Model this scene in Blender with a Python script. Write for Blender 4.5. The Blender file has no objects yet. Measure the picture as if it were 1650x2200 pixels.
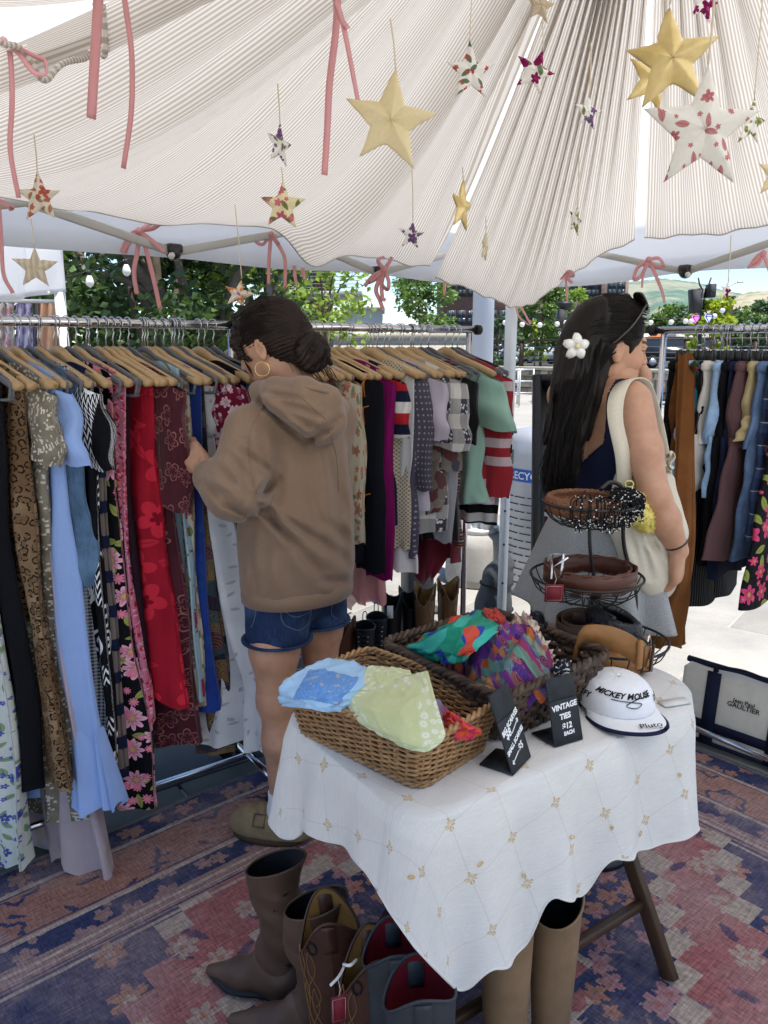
import bpy, math, random
import numpy as np
from mathutils import Vector, Matrix
PI = math.pi
rnd = random.Random(7)
NR = np.random.default_rng(7)
SC = bpy.context.scene
COL = SC.collection

# ------------------------------------------------------------------ camera, sky, sun, exposure
CAMZ, PITCH, FPX = 1.5, math.radians(12.0), 1650.0
cam = bpy.data.cameras.new('camera'); cam_o = bpy.data.objects.new('camera', cam); COL.objects.link(cam_o)
cam_o.location = (0, 0, CAMZ); cam_o.rotation_euler = (PI/2 - PITCH, 0, 0)
cam.sensor_fit = 'VERTICAL'; cam.sensor_height = 24.0; cam.lens = 18.0
cam.clip_start = 0.02; cam.clip_end = 6000
SC.camera = cam_o
SUN = Vector((0.40, -0.44, 2.0)).normalized()
world = bpy.data.worlds.new('World'); SC.world = world; world.use_nodes = True
wn = world.node_tree; wn.nodes.clear()
wo = wn.nodes.new('ShaderNodeOutputWorld'); wb = wn.nodes.new('ShaderNodeBackground'); ws = wn.nodes.new('ShaderNodeTexSky')
ws.sky_type = 'NISHITA'; ws.sun_disc = False
ws.sun_elevation = math.asin(SUN.z); ws.sun_rotation = math.atan2(SUN.x, SUN.y)
ws.air_density = 0.9; ws.dust_density = 0.0; ws.ozone_density = 3.0
wb.inputs[1].default_value = 0.062
wn.links.new(ws.outputs[0], wb.inputs[0]); wn.links.new(wb.outputs[0], wo.inputs[0])
sl = bpy.data.lights.new('sun', 'SUN'); sl.energy = 2.65; sl.angle = math.radians(0.5); sl.color = (1.0, 0.95, 0.87)
so = bpy.data.objects.new('sun', sl); COL.objects.link(so); so.rotation_euler = SUN.to_track_quat('Z', 'Y').to_euler()
so.location = (0, 0, 30)
SC.view_settings.view_transform = 'Standard'; SC.view_settings.look = 'None'
SC.view_settings.exposure = 1.76; SC.view_settings.gamma = 1.0; SC.view_settings.use_curve_mapping = False
SC.render.engine = 'CYCLES'
SC.cycles.max_bounces = 10; SC.cycles.diffuse_bounces = 4; SC.cycles.glossy_bounces = 3
SC.cycles.transmission_bounces = 6; SC.cycles.transparent_max_bounces = 12
SC.cycles.use_denoising = True
SC.cycles.sample_clamp_indirect = 6.0

CP, SP = math.cos(PITCH), math.sin(PITCH)
def ray(px, py):
 u, v = px - 825.0, 1100.0 - py
 return np.array((u, FPX*CP + v*SP, -FPX*SP + v*CP))
def at(px, py, Y):                      # the point of the place seen at a pixel, Y metres ahead
 d = ray(px, py); return np.array((0, 0, CAMZ)) + d*(Y/d[1])
def gp(px, py, z=0.0):                  # the same on a level plane
 d = ray(px, py); return np.array((0, 0, CAMZ)) + d*((z-CAMZ)/d[2])

# ------------------------------------------------------------------ objects
def link(o): COL.objects.link(o); return o
def tag(o, label=None, cat=None, group=None, kind=None):
 if label: o['label'] = label
 if cat: o['category'] = cat
 if group: o['group'] = group
 if kind: o['kind'] = kind
 return o
def thing(name, label, cat, loc=(0, 0, 0), rz=0.0, group=None):
 o = link(bpy.data.objects.new(name, None)); o.empty_display_size = 0.05
 o.location = loc; o.rotation_euler = (0, 0, rz)
 return tag(o, label, cat, group)

class MB:                               # collects shapes for ONE mesh
 def __init__(s): s.v = []; s.f = []; s.u = []; s.mi = []; s.n = 0; s.cols = []
 def add(s, v, f, uv=None, mi=0, col=None):
  v = np.asarray(v, float).reshape(-1, 3)
  if isinstance(f, np.ndarray): f = (f + s.n).tolist()
  else: f = [[i + s.n for i in q] for q in f]
  s.v.append(v); s.f += f; s.n += len(v); s.mi += [mi]*len(f)
  s.u.append(np.zeros((len(v), 2)) if uv is None else np.asarray(uv, float).reshape(-1, 2))
  s.cols.append(np.ones((len(v), 3)) if col is None else np.broadcast_to(np.asarray(col, float), (len(v), 3)))
  return s
 def mesh(s, name, mats, smooth=True):
  me = bpy.data.meshes.new(name)
  v = np.concatenate(s.v)
  me.vertices.add(len(v)); me.vertices.foreach_set('co', v.ravel().astype(np.float32))
  ln = np.fromiter((len(q) for q in s.f), int, len(s.f)); st = np.concatenate(([0], np.cumsum(ln)[:-1]))
  li = np.fromiter((i for q in s.f for i in q), int, int(ln.sum()))
  me.loops.add(len(li)); me.loops.foreach_set('vertex_index', li.astype(np.int32))
  me.polygons.add(len(ln)); me.polygons.foreach_set('loop_start', st.astype(np.int32))
  try: me.polygons.foreach_set('loop_total', ln.astype(np.int32))
  except Exception: pass
  me.update(calc_edges=True)
  if smooth: me.polygons.foreach_set('use_smooth', np.ones(len(ln), bool))
  u = np.concatenate(s.u)
  if np.any(u):
   ul = me.uv_layers.new(name='uv'); ul.data.foreach_set('uv', u[li].ravel().astype(np.float32))
  c = np.concatenate(s.cols)
  if np.any(c != 1.0):
   ca = me.color_attributes.new('col', 'FLOAT_COLOR', 'POINT')
   ca.data.foreach_set('color', np.concatenate((c, np.ones((len(c), 1))), 1).ravel().astype(np.float32))
  mats = mats if isinstance(mats, (list, tuple)) else [mats]
  for m in mats: me.materials.append(m)
  if len(mats) > 1: me.polygons.foreach_set('material_index', np.array(s.mi, np.int32))
  me.validate()
  return me
 def build(s, name, mats, parent=None, label=None, cat=None, group=None, kind=None, smooth=True, loc=None):
  o = link(bpy.data.objects.new(name, s.mesh(name, mats, smooth)))
  if parent is not None: o.parent = parent
  if loc is not None: o.location = loc
  return tag(o, label, cat, group, kind)
def smooth_by_angle(o, ang=35):
 me = o.data
 try: me.set_sharp_from_angle(angle=math.radians(ang))
 except Exception: pass
 return o
def copy_tree(o, parent=None):
 c = o.copy(); COL.objects.link(c); c.parent = parent
 for ch in o.children: copy_tree(ch, c)
 return c

# ------------------------------------------------------------------ shapes: each returns (verts, faces)
def nrm(a):
 a = np.asarray(a, float); return a/np.maximum(np.linalg.norm(a, axis=-1, keepdims=True), 1e-9)
def box(c, s, rz=0.0, bev=0.0):
 c = np.asarray(c, float); h = np.asarray(s, float)/2
 if bev <= 0:
  v = np.array([(x, y, z) for z in (-1, 1) for y in (-1, 1) for x in (-1, 1)], float)*h
  f = [[0, 2, 3, 1], [4, 5, 7, 6], [0, 1, 5, 4], [2, 6, 7, 3], [0, 4, 6, 2], [1, 3, 7, 5]]
 else:
  b = min(bev, h.min()*0.95); P = []; idx = {}
  for z in (-1, 1):
   for y in (-1, 1):
    for x in (-1, 1):
     for ax in range(3):
      q = np.array((x, y, z), float)*(h-b); q[ax] += (x, y, z)[ax]*b
      idx[(x, y, z, ax)] = len(P); P.append(q)
  v = np.array(P); f = []
  for ax in range(3):
   a1, a2 = (ax+1) % 3, (ax+2) % 3
   for sg in (-1, 1):
    q = []
    for s1, s2 in ((-1, -1), (1, -1), (1, 1), (-1, 1)):
     k = [0, 0, 0]; k[ax] = sg; k[a1] = s1; k[a2] = s2; q.append(idx[(*k, ax)])
    f.append(q if sg > 0 else q[::-1])
   for s1 in (-1, 1):
    for s2 in (-1, 1):
     def I(t, w):
      k = [0, 0, 0]; k[ax] = t; k[a1] = s1; k[a2] = s2; return idx[(*k, w)]
     q = [I(-1, a1), I(1, a1), I(1, a2), I(-1, a2)]
     f.append(q if s1*s2 < 0 else q[::-1])
  for z in (-1, 1):
   for y in (-1, 1):
    for x in (-1, 1):
     q = [idx[(x, y, z, 0)], idx[(x, y, z, 1)], idx[(x, y, z, 2)]]
     f.append(q if x*y*z > 0 else q[::-1])
 if rz:
  ca, sa = math.cos(rz), math.sin(rz); v = v @ np.array(((ca, sa, 0), (-sa, ca, 0), (0, 0, 1)))
 return v + c, f
def gridf(n, m, closed=False, flip=False):      # n rows of m verts
 i, j = np.meshgrid(np.arange(n-1), np.arange(m if closed else m-1), indexing='ij'); k = (j+1) % m
 q = np.stack((i*m+j, i*m+k, (i+1)*m+k, (i+1)*m+j), -1).reshape(-1, 4)
 return q[:, ::-1] if flip else q
def frames(p, up=None):
 p = np.asarray(p, float); t = np.gradient(p, axis=0); t = nrm(t)
 r = np.array(up if up is not None else (0, 0, 1.0), float)
 if abs(np.dot(r, t[0])) > .95: r = np.array((1.0, 0, 0)) if abs(t[0][0]) < .9 else np.array((0, 1.0, 0))
 a = np.empty_like(p); r = r - np.dot(r, t[0])*t[0]; r /= np.linalg.norm(r)
 for i in range(len(p)):
  r = r - np.dot(r, t[i])*t[i]; r /= max(np.linalg.norm(r), 1e-9); a[i] = r
 return t, a, np.cross(t, a)
def tube(p, r, n=8, closed=False, cap=True, flat=None):
 p = np.asarray(p, float); k = len(p); r = np.broadcast_to(np.asarray(r, float), (k,))
 if closed:
  q = np.concatenate((p[-2:], p, p[:2])); t, a, b = frames(q); a, b = a[2:-2], b[2:-2]
 else: t, a, b = frames(p)
 th = np.linspace(0, 2*PI, n, endpoint=False); fl = 1.0 if flat is None else flat
 v = p[:, None] + r[:, None, None]*(np.cos(th)[None, :, None]*a[:, None]*fl + np.sin(th)[None, :, None]*b[:, None])
 v = v.reshape(-1, 3); f = gridf(k, n, True).tolist()
 if closed: f += [[(k-1)*n+j, (k-1)*n+(j+1) % n, (j+1) % n, j] for j in range(n)]
 elif cap: f += [list(range(n))[::-1], [(k-1)*n+j for j in range(n)]]
 return v, f
def lathe(prof, n=24, c=(0, 0, 0), a0=0, a1=2*PI, cap=True):
 prof = np.asarray(prof, float); cl = abs(a1-a0-2*PI) < 1e-6
 th = np.linspace(a0, a1, n, endpoint=not cl)
 v = np.stack((prof[:, 0:1]*np.cos(th), prof[:, 0:1]*np.sin(th), np.repeat(prof[:, 1:2], n, 1)), -1).reshape(-1, 3)
 f = gridf(len(prof), n, cl).tolist()
 if cap and cl:
  f += [list(range(n))[::-1], [(len(prof)-1)*n+j for j in range(n)]]
 return v + np.asarray(c, float), f
def ball(c, r, n=10, m=14):
 r = np.broadcast_to(np.asarray(r, float), (3,)); a = np.linspace(-PI/2, PI/2, n+1)
 pr = np.stack((np.maximum(np.cos(a), 1e-3), np.sin(a)), 1); v, f = lathe(pr, m)
 return v*r + np.asarray(c, float), f
def strip(p, w, up=None, th=0.0006):            # a flat band along a path: w = half-width vector(s)
 p = np.asarray(p, float); w = np.broadcast_to(np.asarray(w, float), p.shape)
 t = nrm(np.gradient(p, axis=0)); nn = nrm(np.cross(t, w))*th/2
 v = np.stack((p-w-nn, p+w-nn, p+w+nn, p-w+nn), 1).reshape(-1, 3); k = len(p)
 f = gridf(k, 4, True).tolist() + [[3, 2, 1, 0], [(k-1)*4+j for j in range(4)]]
 return v, f
def prism(poly, z0, z1):                        # extruded outline (x, y)
 poly = np.asarray(poly, float); n = len(poly)
 v = np.concatenate((np.c_[poly, np.full(n, z0)], np.c_[poly, np.full(n, z1)]))
 f = [list(range(n))[::-1], list(range(n, 2*n))] + [[i, (i+1) % n, n+(i+1) % n, n+i] for i in range(n)]
 return v, f
def sheet(P, th=None, uv=None):                 # P[n][m] grid of points -> surface (optionally with thickness)
 P = np.asarray(P, float); n, m = P.shape[:2]; f = gridf(n, m)
 if th is None: return P.reshape(-1, 3), f
 du = np.gradient(P, axis=0); dv = np.gradient(P, axis=1); N = nrm(np.cross(dv, du))
 A = (P+N*th/2).reshape(-1, 3); B = (P-N*th/2).reshape(-1, 3); k = n*m
 e = [i*m for i in range(n)]; ring = [j for j in range(m)] + [i*m+m-1 for i in range(1, n)] + [(n-1)*m+j for j in range(m-2, -1, -1)] + [i*m for i in range(n-2, 0, -1)]
 r2 = ring[1:] + ring[:1]
 ff = f.tolist() + (f[:, ::-1]+k).tolist() + [[a, a+k, b+k, b] for a, b in zip(ring, r2)]
 return np.concatenate((A, B)), ff
def spline(pts, n=40, closed=False):            # Catmull-Rom through pts
 p = np.asarray(pts, float); k = len(p)
 if closed: q = np.concatenate((p[-1:], p, p[:2])); seg = k
 else: q = np.concatenate((2*p[:1]-p[1:2], p, 2*p[-1:]-p[-2:-1])); seg = k-1
 t = np.linspace(0, seg, n, endpoint=not closed); i = np.minimum(t.astype(int), seg-1); f = (t-i)[:, None]
 a, b, c, d = q[i], q[i+1], q[i+2], q[i+3]
 return .5*(2*b + (c-a)*f + (2*a-5*b+4*c-d)*f*f + (3*b-a-3*c+d)*f**3)
def interp(x, xs, ys): return np.interp(x, xs, ys)
def xf(v, M): v = np.asarray(v, float); M = np.asarray(M, float); return v @ M[:3, :3].T + M[:3, 3]
def rotz(v, a, c=(0, 0, 0)):
 ca, sa = math.cos(a), math.sin(a); c = np.asarray(c, float)
 return (np.asarray(v, float)-c) @ np.array(((ca, sa, 0), (-sa, ca, 0), (0, 0, 1))) + c
def basis(o, x, y, z): M = np.eye(4); M[:3, 0] = x; M[:3, 1] = y; M[:3, 2] = z; M[:3, 3] = o; return M
def vnoise(x, seed=0):                          # smooth value noise, 1-D
 r = np.random.default_rng(int(seed*1000)+99999).uniform(-1, 1, 512); x = np.asarray(x, float); i = np.floor(x).astype(int); f = x-i; f = f*f*(3-2*f)
 return r[i % 512]*(1-f) + r[(i+1) % 512]*f
def vnoise2(x, y, seed=0):
 r = np.random.default_rng(int(seed*1000)+99999).uniform(-1, 1, (64, 64)); x = np.asarray(x, float); y = np.asarray(y, float)
 i = np.floor(x).astype(int); j = np.floor(y).astype(int); f = x-i; g = y-j; f = f*f*(3-2*f); g = g*g*(3-2*g)
 a, b, c, d = i % 64, (i+1) % 64, j % 64, (j+1) % 64
 return (r[a, c]*(1-f)+r[b, c]*f)*(1-g) + (r[a, d]*(1-f)+r[b, d]*f)*g

# ------------------------------------------------------------------ signed-distance modelling (people, hats, shoes)
class SDF:
 def __init__(s): s.p = []
 def cap(s, a, b, ra, rb, k=.02, op='+', sq=None):   # tapered capsule; sq = (axis vector, factor) flattens it
  s.p.append(('c', np.array(a, float), np.array(b, float), ra, rb, k, op, sq)); return s
 def ell(s, c, r, k=.02, op='+', R=None):
  s.p.append(('e', np.array(c, float), np.array(r, float), R, None, k, op, None)); return s
 def chain(s, pts, rs, k=.02, op='+', sq=None):
  for i in range(len(pts)-1): s.cap(pts[i], pts[i+1], rs[i], rs[i+1], k, op, sq)
  return s
 def bounds(s):
  lo = np.full(3, 1e9); hi = -lo
  for q in s.p:
   if q[6] != '+': continue
   if q[0] == 'c':
    for P, r in ((q[1], q[3]), (q[2], q[4])): lo = np.minimum(lo, P-r); hi = np.maximum(hi, P+r)
   else:
    R = q[2].max(); lo = np.minimum(lo, q[1]-R); hi = np.maximum(hi, q[1]+R)
  return lo-.03, hi+.03
 def mesh(s, h=.006, disp=None, lo=None, hi=None):
  L, H = s.bounds()
  if lo is not None: L = np.array(lo, float)
  if hi is not None: H = np.array(hi, float)
  nn = np.ceil((H-L)/h).astype(int)+1
  D = np.full(nn, .1, np.float32)
  ax = [L[i]+h*np.arange(nn[i]) for i in range(3)]
  for q in s.p:
   kind, A, B, ra, rb, k, op, sq = q
   if kind == 'c': r = max(ra, rb); l = np.minimum(A, B)-r; u = np.maximum(A, B)+r
   else: R0 = B.max(); l = A-R0; u = A+R0
   pad = k+2.5*h+.012
   i0 = np.clip(np.floor((l-pad-L)/h).astype(int), 0, nn); i1 = np.clip(np.ceil((u+pad-L)/h).astype(int)+1, 0, nn)
   if np.any(i1 <= i0): continue
   sl_ = tuple(slice(a, b) for a, b in zip(i0, i1))
   X, Y, Z = np.meshgrid(*[ax[i][i0[i]:i1[i]] for i in range(3)], indexing='ij')
   P = np.stack((X, Y, Z), -1)
   if kind == 'c':
    if sq is not None:
     w = nrm(sq[0]); P = P + ((P-A) @ w)[..., None]*w*(1/sq[1]-1); B2 = B + np.dot(B-A, w)*w*(1/sq[1]-1)
    else: B2 = B
    d = B2-A; t = np.clip(((P-A) @ d)/max(d @ d, 1e-9), 0, 1)
    dist = np.linalg.norm(P-A-t[..., None]*d, axis=-1)-(ra+(rb-ra)*t)
    if sq is not None: dist = dist*min(1, sq[1]*1.3)
   else:
    Q = P-A
    if ra is not None: Q = Q @ np.asarray(ra, float)
    k0 = np.linalg.norm(Q/B, axis=-1); k1 = np.linalg.norm(Q/(B*B), axis=-1)
    dist = k0*(k0-1)/np.maximum(k1, 1e-6)
   cur = D[sl_]
   if op == '+':
    if k > 0:
     hh = np.clip(.5+.5*(cur-dist)/k, 0, 1); D[sl_] = cur*(1-hh)+dist*hh-k*hh*(1-hh)
    else: D[sl_] = np.minimum(cur, dist)
   else:
    nd = -dist
    if k > 0:
     hh = np.clip(.5-.5*(cur-nd)/k, 0, 1); D[sl_] = cur*(1-hh)+nd*hh+k*hh*(1-hh)
    else: D[sl_] = np.maximum(cur, nd)
  if disp is not None:
   m = np.abs(D) < .045; I = np.argwhere(m); D[m] += disp(L+I*h).astype(np.float32)
  return surface_nets(D, L, h)
def surface_nets(D, L, h):
 S = D < 0; nx, ny, nz = D.shape
 cnt = np.zeros((nx-1, ny-1, nz-1), np.int8)
 off = [(i, j, k) for i in (0, 1) for j in (0, 1) for k in (0, 1)]
 for i, j, k in off: cnt += S[i:nx-1+i, j:ny-1+j, k:nz-1+k]
 C = np.argwhere((cnt > 0) & (cnt < 8)); idx = np.full(cnt.shape, -1, np.int32); idx[tuple(C.T)] = np.arange(len(C))
 acc = np.zeros((len(C), 3)); num = np.zeros(len(C))
 for a in range(8):
  for ax in range(3):
   o = np.array(off[a])
   if o[ax]: continue
   o2 = o.copy(); o2[ax] = 1
   d0 = D[tuple((C+o).T)].astype(float); d1 = D[tuple((C+o2).T)].astype(float)
   m = (d0 < 0) != (d1 < 0); t = np.where(m, d0/np.where(m, d0-d1, 1), 0)
   pt = o+np.zeros((len(C), 3)); pt[:, ax] = t
   acc[m] += pt[m]; num[m] += 1
 V = L+h*(C+acc/np.maximum(num, 1)[:, None])
 F = []
 for ax in range(3):
  a1, a2 = (ax+1) % 3, (ax+2) % 3
  s0 = [slice(None)]*3; s1 = [slice(None)]*3; s0[ax] = slice(0, -1); s1[ax] = slice(1, None)
  A, B = S[tuple(s0)], S[tuple(s1)]
  E = np.argwhere(A != B); ok = (E[:, a1] > 0) & (E[:, a2] > 0) & (E[:, a1] < cnt.shape[a1]) & (E[:, a2] < cnt.shape[a2]); E = E[ok]
  ins = A[tuple(E.T)]
  q = []
  for d1, d2 in ((0, 0), (-1, 0), (-1, -1), (0, -1)):
   c = E.copy(); c[:, a1] += d1; c[:, a2] += d2; q.append(idx[tuple(c.T)])
  q = np.stack(q, 1); q[~ins] = q[~ins][:, ::-1]; F.append(q[:, ::-1] if False else q)
 F = np.concatenate(F); F = F[(F >= 0).all(1)]
 return V, F
def relax(V, F, n=2, lam=.5):
 V = V.copy(); e = np.concatenate((F[:, [0, 1]], F[:, [1, 2]], F[:, [2, 3]], F[:, [3, 0]]))
 for it in range(2*n):
  s = np.zeros_like(V); c = np.zeros(len(V))
  np.add.at(s, e[:, 0], V[e[:, 1]]); np.add.at(s, e[:, 1], V[e[:, 0]]); np.add.at(c, e[:, 0], 1); np.add.at(c, e[:, 1], 1)
  V += (lam if it % 2 == 0 else -lam*1.04)*(s/np.maximum(c, 1)[:, None]-V)
 return V

# ------------------------------------------------------------------ node materials
class X:
 def __init__(s, M, k): s.M = M; s.k = k
 def _m(s, op, *o):
  nd = s.M.n('ShaderNodeMath', operation=op)
  for i, v in enumerate((s,)+o): s.M.L(v, nd.inputs[i])
  return X(s.M, nd.outputs[0])
 def __add__(s, o): return s._m('ADD', o)
 __radd__ = __add__
 def __sub__(s, o): return s._m('SUBTRACT', o)
 def __rsub__(s, o): return s._m('MULTIPLY', -1)._m('ADD', o)
 def __mul__(s, o): return s._m('MULTIPLY', o)
 __rmul__ = __mul__
 def __truediv__(s, o): return s._m('DIVIDE', o)
 def __gt__(s, o): return s._m('GREATER_THAN', o)
 def __lt__(s, o): return s._m('LESS_THAN', o)
 def sin(s): return s._m('SINE')
 def cos(s): return s._m('COSINE')
 def abs(s): return s._m('ABSOLUTE')
 def fract(s): return s._m('FRACT')
 def floor(s): return s._m('FLOOR')
 def pow(s, e): return s._m('POWER', e)
 def sqrt(s): return s._m('SQRT')
 def atan2(s, o): return s._m('ARCTAN2', o)
 def max(s, o): return s._m('MAXIMUM', o)
 def min(s, o): return s._m('MINIMUM', o)
 def mod(s, o): return s._m('FLOORED_MODULO', o)
 def sm(s, a, b):                    # smoothstep a..b -> 0..1
  nd = s.M.n('ShaderNodeMapRange', interpolation_type='SMOOTHSTEP'); s.M.L(s, nd.inputs[0]); s.M.L(a, nd.inputs[1]); s.M.L(b, nd.inputs[2]); return X(s.M, nd.outputs[0])
MATS = {}
class Mat:
 def __init__(s, name, rough=.8, spec=.3, metal=0.0):
  s.m = bpy.data.materials.new(name); s.m.use_nodes = True; s.nt = s.m.node_tree; s.nt.nodes.clear()
  s.out = s.n('ShaderNodeOutputMaterial'); s.b = s.n('ShaderNodeBsdfPrincipled'); s.nt.links.new(s.b.outputs[0], s.out.inputs[0])
  s.set('Roughness', rough); s.set('Specular IOR Level', spec); s.set('Metallic', metal); s.cache = {}
 def n(s, t, **kw):
  nd = s.nt.nodes.new(t)
  for k, v in kw.items(): setattr(nd, k, v)
  return nd
 def L(s, a, sock):
  if isinstance(a, X): s.nt.links.new(a.k, sock)
  elif isinstance(a, (tuple, list, np.ndarray)):
   a = tuple(float(q) for q in a)
   n = len(sock.default_value); sock.default_value = a[:n] if len(a) >= n else a+(1.0,)*(n-len(a))
  else:
   try: sock.default_value = a
   except TypeError: sock.default_value = (a, a, a, 1.0)[:len(sock.default_value)]
  return s
 def set(s, name, v): s.L(v, s.b.inputs[name]); return s
 def col(s, v): return s.set('Base Color', v)
 def uv(s):
  if 'uv' not in s.cache: s.cache['uv'] = X(s, s.n('ShaderNodeUVMap').outputs[0])
  return s.cache['uv']
 def obj(s):
  if 'obj' not in s.cache: s.cache['obj'] = X(s, s.n('ShaderNodeTexCoord').outputs['Object'])
  return s.cache['obj']
 def pos(s):
  if 'pos' not in s.cache: s.cache['pos'] = X(s, s.n('ShaderNodeNewGeometry').outputs['Position'])
  return s.cache['pos']
 def rand(s): return X(s, s.n('ShaderNodeObjectInfo').outputs['Random'])
 def island(s): return X(s, s.n('ShaderNodeNewGeometry').outputs['Random Per Island'])
 def attr(s, a='col'): return X(s, s.n('ShaderNodeAttribute', attribute_name=a).outputs[0])
 def sep(s, v): nd = s.n('ShaderNodeSeparateXYZ'); s.L(v, nd.inputs[0]); return [X(s, nd.outputs[i]) for i in range(3)]
 def vec(s, x, y, z=0.0):
  nd = s.n('ShaderNodeCombineXYZ')
  for i, q in enumerate((x, y, z)): s.L(q, nd.inputs[i])
  return X(s, nd.outputs[0])
 def vop(s, op, a, b=None):
  nd = s.n('ShaderNodeVectorMath', operation=op); s.L(a, nd.inputs[0])
  if b is not None: s.L(b, nd.inputs[3] if op == 'SCALE' else nd.inputs[1])
  return X(s, nd.outputs[1] if op in ('LENGTH', 'DISTANCE', 'DOT_PRODUCT') else nd.outputs[0])
 def noise(s, v, scale=5.0, detail=2.0, rough=.5, color=False, dist=0.0):
  nd = s.n('ShaderNodeTexNoise'); s.L(v, nd.inputs['Vector']); s.L(scale, nd.inputs['Scale']); s.L(detail, nd.inputs['Detail']); s.L(rough, nd.inputs['Roughness']); s.L(dist, nd.inputs['Distortion'])
  return X(s, nd.outputs[1 if color else 0])
 def vor(s, v, scale=1.0, feature='F1', r=1.0, dim='2D'):
  nd = s.n('ShaderNodeTexVoronoi', feature=feature, voronoi_dimensions=dim); s.L(v, nd.inputs['Vector']); s.L(scale, nd.inputs['Scale']); s.L(r, nd.inputs['Randomness'])
  return (X(s, nd.outputs[0]),) + ((X(s, nd.outputs[1]), X(s, nd.outputs[2])) if feature == 'F1' else ())
 def wave(s, v, scale, dist=0.0, detail=2.0, kind='BANDS', direction='X', profile='SIN'):
  nd = s.n('ShaderNodeTexWave', wave_type=kind, wave_profile=profile)
  if kind == 'BANDS': nd.bands_direction = direction
  s.L(v, nd.inputs['Vector']); s.L(scale, nd.inputs['Scale']); s.L(dist, nd.inputs['Distortion']); s.L(detail, nd.inputs['Detail']); return X(s, nd.outputs[1])
 def mix(s, f, a, b, mode='MIX'):
  nd = s.n('ShaderNodeMix', data_type='RGBA', blend_type=mode); s.L(f, nd.inputs[0]); s.L(a, nd.inputs[6]); s.L(b, nd.inputs[7]); return X(s, nd.outputs[2])
 def ramp(s, f, stops, interp='LINEAR'):
  nd = s.n('ShaderNodeValToRGB'); cr = nd.color_ramp; cr.interpolation = interp; s.L(f, nd.inputs[0])
  while len(cr.elements) < len(stops): cr.elements.new(.5)
  for e, (p, c) in zip(cr.elements, stops): e.position = p; e.color = (*c[:3], 1)
  return X(s, nd.outputs[0])
 def bump(s, h, strength=.3, dist=.002):
  nd = s.n('ShaderNodeBump'); s.L(strength, nd.inputs['Strength']); s.L(dist, nd.inputs['Distance']); s.L(h, nd.inputs['Height']); s.nt.links.new(nd.outputs[0], s.b.inputs['Normal']); return s
 def vary(s, c, amt=.25, scale=3.0, v=None):     # wear: slow random light/dark of the thing's own colour
  f = s.noise(v if v is not None else s.obj(), scale, 4, .6)
  return s.mix(f.sm(.3, .7)*amt, c, (0, 0, 0)) if False else s.mix(1.0, c, s.ramp(f, [(.25, (1-amt,)*3), (.75, (1+amt*.0,)*3)]), 'MULTIPLY')
 def trans(s, c, f):                 # thin cloth that lets light through
  t = s.n('ShaderNodeBsdfTranslucent'); s.L(c, t.inputs[0]); m = s.n('ShaderNodeMixShader'); s.L(f, m.inputs[0])
  s.nt.links.new(s.b.outputs[0], m.inputs[1]); s.nt.links.new(t.outputs[0], m.inputs[2]); s.nt.links.new(m.outputs[0], s.out.inputs[0]); s.last = m; return s
 def sheer(s, f):                    # open weave: part of the light goes straight through
  t = s.n('ShaderNodeBsdfTransparent'); m = s.n('ShaderNodeMixShader'); s.L(f, m.inputs[0])
  src = s.out.inputs[0].links[0].from_socket; s.nt.links.new(src, m.inputs[1]); s.nt.links.new(t.outputs[0], m.inputs[2]); s.nt.links.new(m.outputs[0], s.out.inputs[0]); return s
def hexc(h):
 h = h.lstrip('#'); c = [int(h[i:i+2], 16)/255 for i in (0, 2, 4)]
 return tuple(q/12.92 if q <= .04045 else ((q+.055)/1.055)**2.4 for q in c)
def plain(name, c, rough=.6, spec=.4, metal=0.0, vary=.0, scale=8.0, bump=0.0, bscale=200.0):
 if name in MATS: return MATS[name]
 M = Mat(name, rough, spec, metal)
 M.col(M.vary(c, vary, scale) if vary else c)
 if bump: M.bump(M.noise(M.obj(), bscale, 3), bump, .002)
 MATS[name] = M.m; return M.m
# ------------------------------------------------------------------ ground
Mg = Mat('pale_concrete', .85, .25)
g1 = Mg.noise(Mg.pos(), .6, 5, .65); g2 = Mg.noise(Mg.pos(), 60, 3, .6)
Mg.col(Mg.mix(1.0, Mg.ramp(g1, [(.3, (.29, .278, .258)), (.7, (.37, .357, .333))]), Mg.ramp(g2, [(.3, (.88,)*3), (.7, (1.04,)*3)]), 'MULTIPLY'))
Mg.bump(g2, .25, .002)
Ms = Mat('paving_slab', .82, .3)
g1 = Ms.noise(Ms.pos(), 2.2, 5, .65); g2 = Ms.noise(Ms.pos(), 90, 3, .6); rr = Ms.rand()
Ms.col(Ms.mix(1.0, Ms.mix(rr, (.26, .248, .228), (.38, .366, .34)), Ms.ramp(g1*.7+g2*.3, [(.32, (.74,)*3), (.66, (1.08,)*3)]), 'MULTIPLY')); Ms.bump(g2, .3, .002)
Md = Mat('dark_paver', .7, .35)
g1 = Md.noise(Md.pos(), 3, 5, .6); g2 = Md.noise(Md.pos(), 120, 3, .6)
Md.col(Md.mix(1.0, Md.mix(Md.rand(), (.05, .052, .055), (.085, .087, .09)), Md.ramp(g1*.5+g2*.5, [(.3, (.75,)*3), (.7, (1.15,)*3)]), 'MULTIPLY')); Md.bump(g2, .3, .002)
joint = plain('joint_sand', (.20, .19, .175), .95, .1)

m = MB(); m.add([(-400, -60, -.03), (400, -60, -.03), (400, 4000, -.03), (-400, 4000, -.03)], [[0, 1, 2, 3]]); m.build('ground', plain('far_ground', (.22, .21, .19), .95, .1), kind='structure')
plaza = MB(); plaza.add([(-14, -8, -.012), (16, -8, -.012), (16, 40, -.012), (-14, 40, -.012)], [[0, 1, 2, 3]])
plaza = plaza.build('plaza', Mg.m, kind='structure')
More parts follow.
